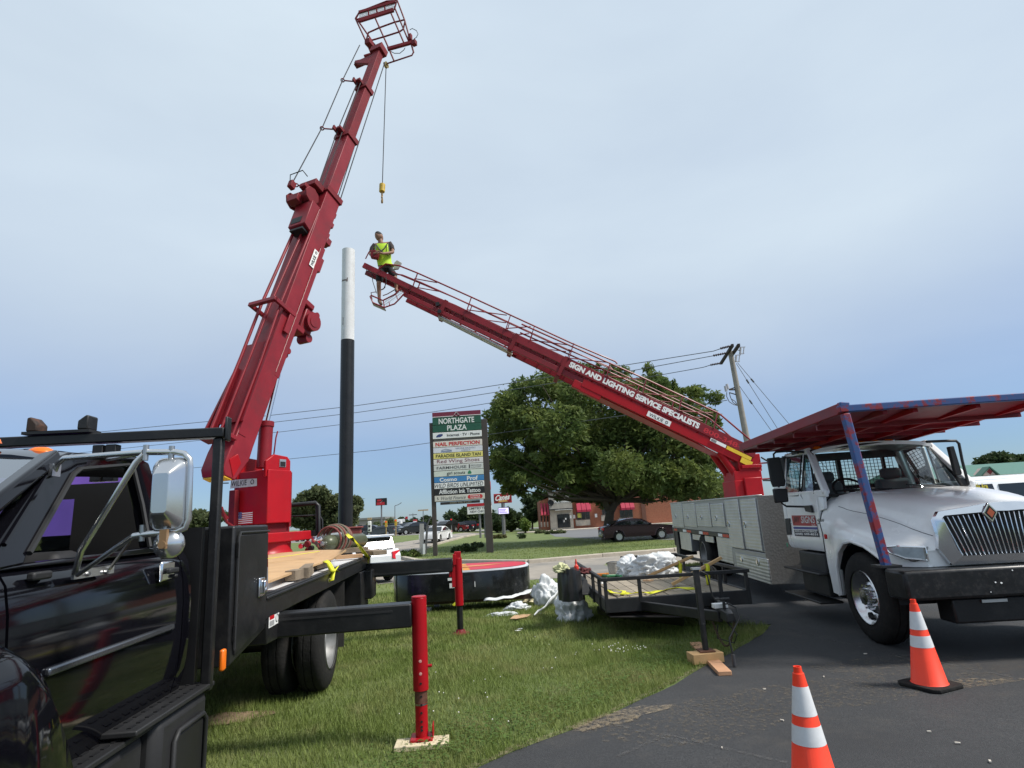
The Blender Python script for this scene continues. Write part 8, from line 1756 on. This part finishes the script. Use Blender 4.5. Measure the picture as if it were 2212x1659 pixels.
    if kind == 'suv' and detail:
        q = MB(); q.box((2.05, 0, 1.66), (.35, W_*.78, .04)); obj('rear_spoiler', q, paint, t_, bevel=.015)
    return t_
def paint(name, c, metal=.3): return mat('car_'+name, c, .25, metal, var=.04, coat=.5)
s0, s1 = atG(1310, 1166), atG(1450, 1163)
sc = V(atY(1376, 1163, 40.).x, 40., 0); sc.z = gnd(sc.x, sc.y)+.012
car('sedan', 'dark maroon sedan parked behind the big tree trunk', 'sedan', paint('maroon', (.022, .003, .007)), sc, R_(182))
su = atY(843, 1215, 21.8); su = su-V(.77, -.64, 0)*2.35; su.z = gnd(su.x, su.y)+.008
car('sport_utility', 'white SUV driving away, seen behind the truck bed', 'suv', paint('silver_white', (.66, .68, .70), .1), su, R_(-52))
far = [(806, 92, 'suv', (.03, .035, .045), 'dark SUV at the left end of the far queue of cars', -4), (822, 90, 'sedan', (.08, .09, .10), 'grey car second from the left in the far queue', -6), (836, 94, 'suv', (.015, .015, .018), 'black SUV behind the white car roof line in the far queue', -4), (857, 90, 'sedan', (.12, .125, .13), 'light grey sedan in the middle of the far queue', -6), (872, 95, 'suv', (.10, .11, .12), 'grey SUV in the middle of the far queue', -6), (889, 86, 'suv', (.02, .022, .025), 'tall dark SUV left of the plaza sign in the far queue', 40), (904, 90, 'sedan', (.6, .6, .6), 'white sedan beside the tall dark SUV in the far queue', 20), (950, 92, 'suv', (.55, .55, .56), 'pale SUV right of the left sign post', -4), (962, 88, 'suv', (.015, .018, .016), 'black SUV seen through the plaza sign legs', 60), (977, 90, 'sedan', (.25, .015, .02), 'red car seen through the plaza sign legs', -4), (990, 93, 'sedan', (.04, .05, .06), 'dark car right of the red one through the sign legs', -6), (1003, 95, 'suv', (.03, .03, .035), 'rightmost dark SUV through the plaza sign legs', -4), (668, 84, 'sedan', (.5, .03, .03), 'red car far left, low behind the crane pedestal', -4), (640, 84, 'sedan', (.6, .6, .6), 'white car far left behind the crane pedestal', -4)]
for i, (px_, Y, kd, cc, lb, rz) in enumerate(far):
    X = atY(px_, 1145, Y).x; car('distant_car', lb, kd, paint('far%d' % i, cc), (X, Y, gnd(X, Y)+.012), R_(rz+(180 if i % 3 == 0 else 0)), 'cars queued on the far highway', detail=False)
X = atY(942, 1140, 58).x; car('white_car', 'small white car on the road seen left of the sign post', 'sedan', paint('pure_white', (.7, .7, .7), 0), (X, 58, gnd(X, 58)+.01), R_(80), detail=False)
# white van at the right edge
YV = 20.; v0 = atY(*C7(1770, 720), YV); vt = atY(*C7(1900, 668), YV).z
van = thing('passenger_van', 'white van with dark side windows parked beyond the ladder truck, right edge', 'van', (v0.x, YV, gnd(v0.x, YV)))
vg = V(v0.x, YV, gnd(v0.x, YV)); hV = vt-vg.z
q = MB(); rings = []
for x_ in (0, .25, 5.0, 5.4):
    k = .12 if x_ in (0, 5.4) else 0
    rings.append([V(x_, y_, z_) for y_, z_ in ((.0, .35), (-.02, .9), (.04, 1.15), (.12+k, hV-.18-k), (.30+k, hV-.03-k), (1.0, hV+.03-k), (1.7-k, hV-.03-k), (1.88, hV-.18-k), (2.0, .9), (1.98, .35))])
q.loft(rings, True); obj('van_body', q, WHITE, van, smooth=50)
def VP(px, py): return atY(*C7(px, py), YV+.03)-vg
for x0, x1, y0, y1 in ((1772, 1972, 722, 800), (2055, 2400, 700, 880)):
    a_, b2 = VP(x0, y1), VP(x1, y0); q = MB(); q.prism([V(a_.x, .035, a_.z-.12), V(b2.x, .035, a_.z-.12), V(b2.x-.02, .085, b2.z), V(a_.x, .085, b2.z)], (0, .02, 0)); wn = obj('side_window', q, DGLASS, van)
    if x0 == 1772: q = MB(); text(q, 'We Are', V(VP(1812, 770).x, .02, VP(1812, 770).z), V(VP(1925, 770).x-VP(1812, 770).x, .0, 0), V(0, .01, .19), .03); obj('window_lettering', q, mat('yellow_vinyl', (.6, .5, .05), .5), wn, smooth=0)
for x_ in (.95, 4.3):
    for y_, s_ in ((-.02, -1), (1.99, 1)): wheel(van, (x_, y_, .36), -1 if s_ < 0 else 1, r=.36, w=.22, rr=.2)
q = MB(); q.tube([V(.1, .2, hV+.02), V(5.2, .2, hV+.02)], .012, 6); obj('roof_gutter', q, WPAINT, van)
# ================================================================ far roadside signs and poles
def signpost(name, label, px, py_top, py_bot, Y, w_px, h_px, m, cat='sign', mpole=None, rad=.08, extra=None, base=None):
    c_ = atY(px, (py_top+py_bot)/2, Y); g_ = V(c_.x, Y, gnd(c_.x, Y)); t_ = thing(name, label, cat, g_); s_ = Y/CF
    P = atY(px, py_top+h_px/2, Y)-g_
    q = MB(); q.tube([V(0, 0, -.2), V(P.x, 0, P.z)], rad, 8); obj('pole', q, mpole or mat('grey_post', (.16, .16, .165), .6, .3), t_)
    q = MB(); q.box((P.x, -.12, P.z), (w_px*s_, .2, h_px*s_)); b_ = obj('sign_panel', q, m, t_, bevel=.04)
    return t_, b_, P, s_
REDS = mat('sign_face_red', (.42, .02, .03), .4); 
t_, b_, P, s_ = signpost('pole_sign', 'far black and red sign on a tall thin pole', 824, 1076, 1140, 104, 24, 15, KPAINT, rad=.13)
q = MB(); q.box((P.x-.1, -.24, P.z-.25*15*s_), (17*s_, .02, 6*s_)); q.box((P.x-4*s_, -.24, P.z+.2*15*s_), (9*s_, .02, 4*s_)); obj('sign_patch', q, REDS, b_); q = MB(); q.beam(V(P.x-2*s_, -.26, P.z-3*s_), V(P.x+3*s_, -.26, P.z+2*s_), .02, 1.2*s_, (0, 1, 0)); obj('sign_stroke', q, WPAINT, b_)
t_, b_, P, s_ = signpost('pole_sign', 'far wide white sign on a short pale pole', 866, 1121, 1144, 100, 18, 6, WPAINT, rad=.35, mpole=WPAINT)
q = MB(); q.box((P.x+1, -.2, P.z+5*s_), (5*s_, .1, 5*s_)); obj('sign_topper', q, REDS, b_)
t_, b_, P, s_ = signpost('pole_sign', 'far red stacked sign left of the plaza sign', 897, 1122, 1146, 98, 8, 14, REDS, rad=.1); q = MB(); q.box((P.x, -.24, P.z+.2), (7*s_, .02, 2.5*s_)); obj('sign_patch', q, WPAINT, b_)
t_, b_, P, s_ = signpost('route_sign', 'white route sign stack on a post beside the black pole', 799, 1126, 1152, 62, 7, 22, WPAINT, rad=.05)
q = MB(); q.box((P.x, -.24, P.z+.05), (5*s_, .02, 4*s_)); q.box((P.x, -.24, P.z-7*s_), (4*s_, .02, 3*s_)); obj('route_number', q, KPAINT, b_)
q = MB(); q.box((P.x, -.1, P.z+16*s_), (9*s_, .12, 5*s_)); obj('street_lamp_head', q, mat('tan_head', (.4, .3, .18), .5), t_)
YC_ = 70.
t_, b_, P, s_ = signpost('pole_sign', 'red and white chicken restaurant sign with lit screen below', 1086, 1066, 1145, YC_+14, 38, 20, mat('chicken_red', (.36, .02, .025), .4), rad=.25)
q = MB(); o_ = []
for k in range(28): a = 2*math.pi*k/28; o_.append(V(P.x+19*s_*math.cos(a), -.24, P.z+(10+2*math.cos(2*a))*s_*math.sin(a)))
q.prism(o_, (0, .02, 0)); obj('sign_oval', q, KPAINT, b_); q = MB(); q.prism([V(P.x+(v.x-P.x)*.92, -.26, P.z+(v.z-P.z)*.88) for v in o_], (0, .015, 0)); obj('sign_field', q, mat('chicken_red', (0, 0, 0)), b_)
q = MB(); q.prism([V(P.x-10*s_, -.268, P.z-8*s_), V(P.x+11*s_, -.268, P.z-7*s_), V(P.x+7*s_, -.268, P.z-3.5*s_), V(P.x-8*s_, -.268, P.z-4.5*s_)], (0, .004, 0)); obj('sign_stripe', q, mat('chicken_tan', (.6, .35, .12), .4), b_)
q = MB(); text(q, 'Canes', V(P.x-16*s_, -.275, P.z-5*s_), V(31*s_, 0, 2*s_), V(1*s_, 0, 12*s_), .03, .3); obj('sign_lettering', q, WPAINT, b_, smooth=0)
Sc = atY(1088, 1103, YC_+14)-t_.location; q = MB(); q.box((Sc.x, -.15, Sc.z), (23*s_, .25, 14*s_)); scn = obj('lit_screen', q, KPAINT, t_)
SCR = mat('screen_glow', (.55, .50, .78), .5, emit=.9); q = MB(); q.box((Sc.x, -.29, Sc.z), (21*s_, .02, 12*s_)); obj('screen_face', q, SCR, scn)
q = MB(); q.box((Sc.x-2*s_, -.305, Sc.z+3*s_), (15*s_, .01, 1.6*s_)); q.box((Sc.x-3*s_, -.305, Sc.z), (13*s_, .01, 1.6*s_)); q.box((Sc.x-1*s_, -.305, Sc.z-3*s_), (16*s_, .01, 1.6*s_)); obj('screen_text', q, mat('screen_text_glow', (.25, .2, .75), .5, emit=.6), scn)
t_, b_, P, s_ = signpost('reader_board', 'white reader board with red header behind the right sign post', 1036, 1087, 1150, 66, 52, 22, WPAINT, rad=.12)
q = MB(); q.box((P.x, -.24, P.z+8*s_), (52*s_, .02, 6*s_)); obj('board_header', q, REDS, b_)
for s2, zz, u0 in (('LIMITED TIME', -1.5, -22), ('NEW CHICKEN', -8, -20)): q = MB(); text(q, s2, V(P.x+u0*s_, -.235, P.z+zz*s_), V(42*s_, 0, 0), V(0, 0, 4.5*s_), .02); obj('board_lettering', q, mat('ink_grey', (0, 0, 0)), b_, smooth=0)
t_, b_, P, s_ = signpost('pole_sign', 'red sign peeking out right of the plaza sign panels', 1046, 1040, 1150, 67, 28, 18, REDS, rad=.14)
q = MB(); text(q, 'Arbees', V(P.x-2*s_, -.25, P.z-6*s_), V(14*s_, 0, 0), V(0, 0, 7*s_), .02) if False else text(q, 'ies', V(P.x+2*s_, -.25, P.z-6*s_), V(10*s_, 0, 0), V(0, 0, 7*s_), .03); obj('sign_lettering', q, WPAINT, b_, smooth=0)
for i, (px_, pt_y, Y, lb) in enumerate(((853, 1092, 88, 'thin street lamp pole right of the far black and red sign'), (914, 1103, 92, 'tan street lamp on a thin pole left of the plaza sign'), (892, 1108, 110, 'thin distant utility pole near the far red sign'))):
    g_ = atY(px_, 1140, Y); g_.z = gnd(g_.x, Y); t2 = thing('street_lamp', lb, 'street lamp', g_, 0, 'distant lamp poles'); tp_ = atY(px_, pt_y, Y)-g_
    q = MB(); q.tube([V(0, 0, -.2), tp_], [.07, .05], 8); obj('pole', q, mat('grey_post', (0, 0, 0)), t2)
    q = MB()
    if i == 0: q.tube([tp_, tp_+V(.5, 0, .12), tp_+V(1.0, 0, .4)], .05, 6)
    elif i == 1: q.box(tp_+V(0, 0, .1), (1.6, .4, .2))
    else: q.box(tp_+V(0, 0, -.3), (1.5, .15, .15))
    obj('lamp_head', q, mat('tan_head', (0, 0, 0)) if i == 1 else mat('grey_post', (0, 0, 0)), t2)
for i, (px_, py_, Y) in enumerate(((938, 1128, 78), (975, 1126, 80), (855, 1128, 82), (834, 1131, 84))):
    g_ = atY(px_, 1146, Y); g_.z = gnd(g_.x, Y); t2 = thing('traffic_signal', ('traffic signal just right of the left plaza sign post', 'traffic signal with red light between the sign posts', 'yellow traffic signal near the white far sign', 'yellow traffic signal under the far black and red sign')[i], 'traffic light', g_, 0, 'far traffic signals'); tp_ = atY(px_, py_, Y)-g_
    q = MB(); q.tube([V(0, 0, -.2), tp_], .07, 6); obj('pole', q, mat('signal_pole', (.35, .25, .10), .6) if i > 1 else mat('grey_post', (0, 0, 0)), t2)
    q = MB(); q.box(tp_, (.30, .25, .85)); hd2 = obj('signal_head', q, KPAINT if i < 2 else mat('signal_yellow', (.5, .32, .04), .6), t2)
    q = MB(); q.lathe([(.10, 0), (.0, .02)], tp_+V(0, -.135, .26), (0, -1, 0), 10); obj('red_lamp', q, mat('lit_red_lamp', (.8, .02, .02), .4, emit=.4), hd2)
# distant shops behind the highway
for i, (px0, px1, ptop, Y, cc, lb) in enumerate(((770, 830, 1122, 150, (.30, .26, .25), 'long low beige store far behind the black pole'), (900, 1000, 1131, 170, (.38, .36, .33), 'pale low store far behind the plaza sign legs'), (1040, 1130, 1128, 160, (.25, .23, .21), 'low dark store behind the trees at centre'))):
    a_, b2 = atY(px0, ptop, Y), atY(px1, ptop, Y); g_ = V((a_.x+b2.x)/2, Y, gnd((a_.x+b2.x)/2, Y)); bd = thing('distant_store', lb, 'building', g_, 0, 'distant stores'); w_ = b2.x-a_.x; h_ = (a_.z+b2.z)/2-g_.z
    q = MB(); q.bb((-w_/2, 0, -1), (w_/2, 12, h_)); obj('wall', q, mat('store_wall%d' % i, cc, .8), bd); q = MB(); q.bb((-w_/2-.3, -.3, h_+.01), (w_/2+.3, 12.3, h_+.5)); obj('parapet', q, mat('store_trim', (.2, .2, .2), .8), bd)
    for k in range(4): x_ = -w_/2+w_*(k+.5)/4; q = MB(); q.bb((x_-w_*.07, -.05, .3), (x_+w_*.07, -.01, min(2.6, h_*.6))); obj('window', q, DGLASS, bd)
# purple storage unit on the far side of the black truck, seen through its windows
pu = thing('purple_container', 'purple metal unit with louvred panels seen through the black truck windows', 'container', (-7.2, 6.2, 0))
PUR = mat('purple_paint', (.11, .055, .30), .5); q = MB(); q.bb((-1.2, -2.2, 0), (1.2, 3.6, 2.62)); obj('container_shell', q, PUR, pu, bevel=.02)
q = MB(); q.bb((1.2, -2.2, .1), (1.215, 1.0, 2.58)); obj('dark_panel', q, mat('dark_purple', (.05, .026, .13), .5), pu)
for y_ in (-1.4, -.3, .6):
    for k in range(12):
        q = MB(); q.box((1.222, y_, .6+.11*k), (.012, .5, .03)); obj('louvre', q, mat('louvre_black', (.022, .012, .06), .6), pu)
# ================================================================ grass blades, clover
rg_ = np.random.default_rng(3)
LOTa = LOT
def inside(px, py, P):
    c = np.zeros(len(px), bool); j = len(P)-1
    for i in range(len(P)):
        xi, yi = P[i]; xj, yj = P[j]; cond = ((yi > py) != (yj > py)) & (px < (xj-xi)*(py-yi)/((yj-yi) if yj != yi else 1e-9)+xi); c ^= cond; j = i
    return c
def field(n, x0, x1, y0, y1, h, w_, seed, near_tuft=0.):
    rg = np.random.default_rng(seed); x = rg.uniform(x0, x1, n); y = rg.uniform(y0, y1, n)
    # keep what the view can show, and stay off pavements
    k_ = np.abs(x) < 1.05*y+1.0; k_ &= ~inside(x, y, LOTa); k_ &= ~inside(x, y, DRIVE)
    d_ = np.hypot(x-c0d.x, (y-c0d.y)*1.3); k_ &= (d_ > .24) | (rg.random(n) < .15)
    cl = np.sin(x*3.1+1.3*np.sin(y*2.3))*np.sin(y*2.7+1.1*np.sin(x*1.9)); k_ &= rg.random(n) < (.80+.2*cl)
    x, y, cl = x[k_], y[k_], cl[k_]; n = len(x); z = np.array([gnd(a, b2) for a, b2 in zip(x, y)])
    a = rg.uniform(0, 2*np.pi, n); hh = h*(.45+.75*rg.random(n))*(1+.25*cl); ln = hh*rg.uniform(.2, 1.0, n); ww = w_*(.6+.8*rg.random(n))
    bx, by = -np.sin(a)*ww/2, np.cos(a)*ww/2; v = np.empty((n, 3, 3)); v[:, 0] = np.stack([x+bx, y+by, z-.005], 1); v[:, 1] = np.stack([x-bx, y-by, z-.005], 1); v[:, 2] = np.stack([x+np.cos(a)*ln, y+np.sin(a)*ln, z+hh], 1)
    return v.reshape(-1, 3)
c0d = atG(500, 1552)
m, t, b, L = node_mat('grass_blades'); g = t.nodes.new('ShaderNodeNewGeometry'); tcn = t.nodes.new('ShaderNodeTexCoord').outputs['Object']
col = mixc(t, L, g.outputs['Random Per Island'], (.118, .165, .034), (.225, .285, .076)); col = mixc(t, L, mrange(t, L, noise(t, L, tcn, .9, 5, .6), .45, .70), col, (.26, .275, .095)); col = mixc(t, L, mrange(t, L, noise(t, L, tcn, 2.3, 8, .7), .53, .74, 0, .75), col, (.33, .28, .15))
L(col, b.inputs['Base Color']); b.inputs['Roughness'].default_value = .6; b.inputs['Specular IOR Level'].default_value = .2
tl = t.nodes.new('ShaderNodeBsdfTranslucent'); L(col, tl.inputs[0]); mx = t.nodes.new('ShaderNodeMixShader'); mx.inputs[0].default_value = .3; L(b.outputs[0], mx.inputs[1]); L(tl.outputs[0], mx.inputs[2]); L(mx.outputs[0], t.nodes['Material Output'].inputs[0]); GB = m
v = np.concatenate([field(190000, -4.2, 3.2, 3.6, 8.0, .062, .006, 1), field(150000, -6, 3.2, 8.0, 13.5, .07, .010, 2), field(60000, -9, 6, 13.5, 18.5, .08, .02, 4)])
o = obj('grass', quadmesh('grass', v, 3), GB, kind='stuff'); o['label'] = 'short green lawn grass around the trucks and trailer'; o['category'] = 'grass'
v = field(90000, -30, 24, 18.5, 48, .055, .035, 5); o = obj('far_grass', quadmesh('far_grass', v, 3), GB, kind='stuff'); o['label'] = 'mown grass of the far lawn around the plaza sign and tree'; o['category'] = 'grass'
# broad-leaved weeds along the asphalt edge, clover heads
vs = []
for i in range(2200):
    k = rg_.integers(0, len(edge)-1); u_ = rg_.random(); ex = edge[k][0]+(edge[k+1][0]-edge[k][0])*u_; ey = edge[k][1]+(edge[k+1][1]-edge[k][1])*u_
    x, y = ex-.10-abs(rg_.normal())*.30, ey+.05+abs(rg_.normal())*.35; a = rg_.uniform(0, 6.28); s_ = .010+.012*rg_.random(); z = .025+.035*rg_.random(); tz = rg_.uniform(-.3, .6)*s_
    ca, sa = math.cos(a), math.sin(a); vs += [(x-ca*s_, y-sa*s_, z), (x+sa*s_*.6, y-ca*s_*.6, z+.004), (x+ca*s_, y+sa*s_, z+tz), (x-sa*s_*.6, y+ca*s_*.6, z+.004)]
o = obj('weeds', quadmesh('weeds', np.array(vs)), leafmat('weed_leaves', (.07, .13, .025), (.11, .18, .04), (.13, .18, .05), .3), kind='stuff'); o['label'] = 'broad leaved weeds along the asphalt edge'; o['category'] = 'weeds'
q = MB()
spots = [CT(820+rg_.normal()*90, 1165+rg_.normal()*25) for _ in range(26)]+[CT(1040+rg_.normal()*30, 1145+rg_.normal()*14) for _ in range(9)]+[(1010+rg_.normal()*60, 1520+rg_.normal()*35) for _ in range(14)]+[(1180+rg_.normal()*60, 1430+rg_.normal()*30) for _ in range(10)]
for s_ in spots:
    p = atG(*s_); r_ = .005+.003*rg_.random(); q.lathe([(0, -r_), (r_*.8, -r_*.6), (r_, 0), (r_*.8, r_*.6), (0, r_)], p+V(0, 0, .055), (0, 0, 1), 6)
o = obj('clover_flowers', q, mat('clover_white', (.7, .68, .62), .8), kind='stuff'); o['label'] = 'tiny white clover flowers dotted in the grass'; o['category'] = 'flowers'
q = MB()
for px_, py_ in ((1652, 1492), (2008, 1585), (2070, 1610), (1560, 1620), (1870, 1415), (2140, 1650), (1780, 1465), (1690, 1560)):
    p = atG(px_, py_); s_ = rg_.uniform(.006, .014); a = rg_.uniform(0, 3); q.box(p+V(0, 0, .016), (s_*2.5, s_, .008), Matrix.Rotation(a, 3, 'Z'))
o = obj('asphalt_crumbs', q, mat('pale_crumbs', (.55, .5, .43), .9), kind='stuff'); o['label'] = 'pale crumbs scattered on the asphalt'; o['category'] = 'litter'
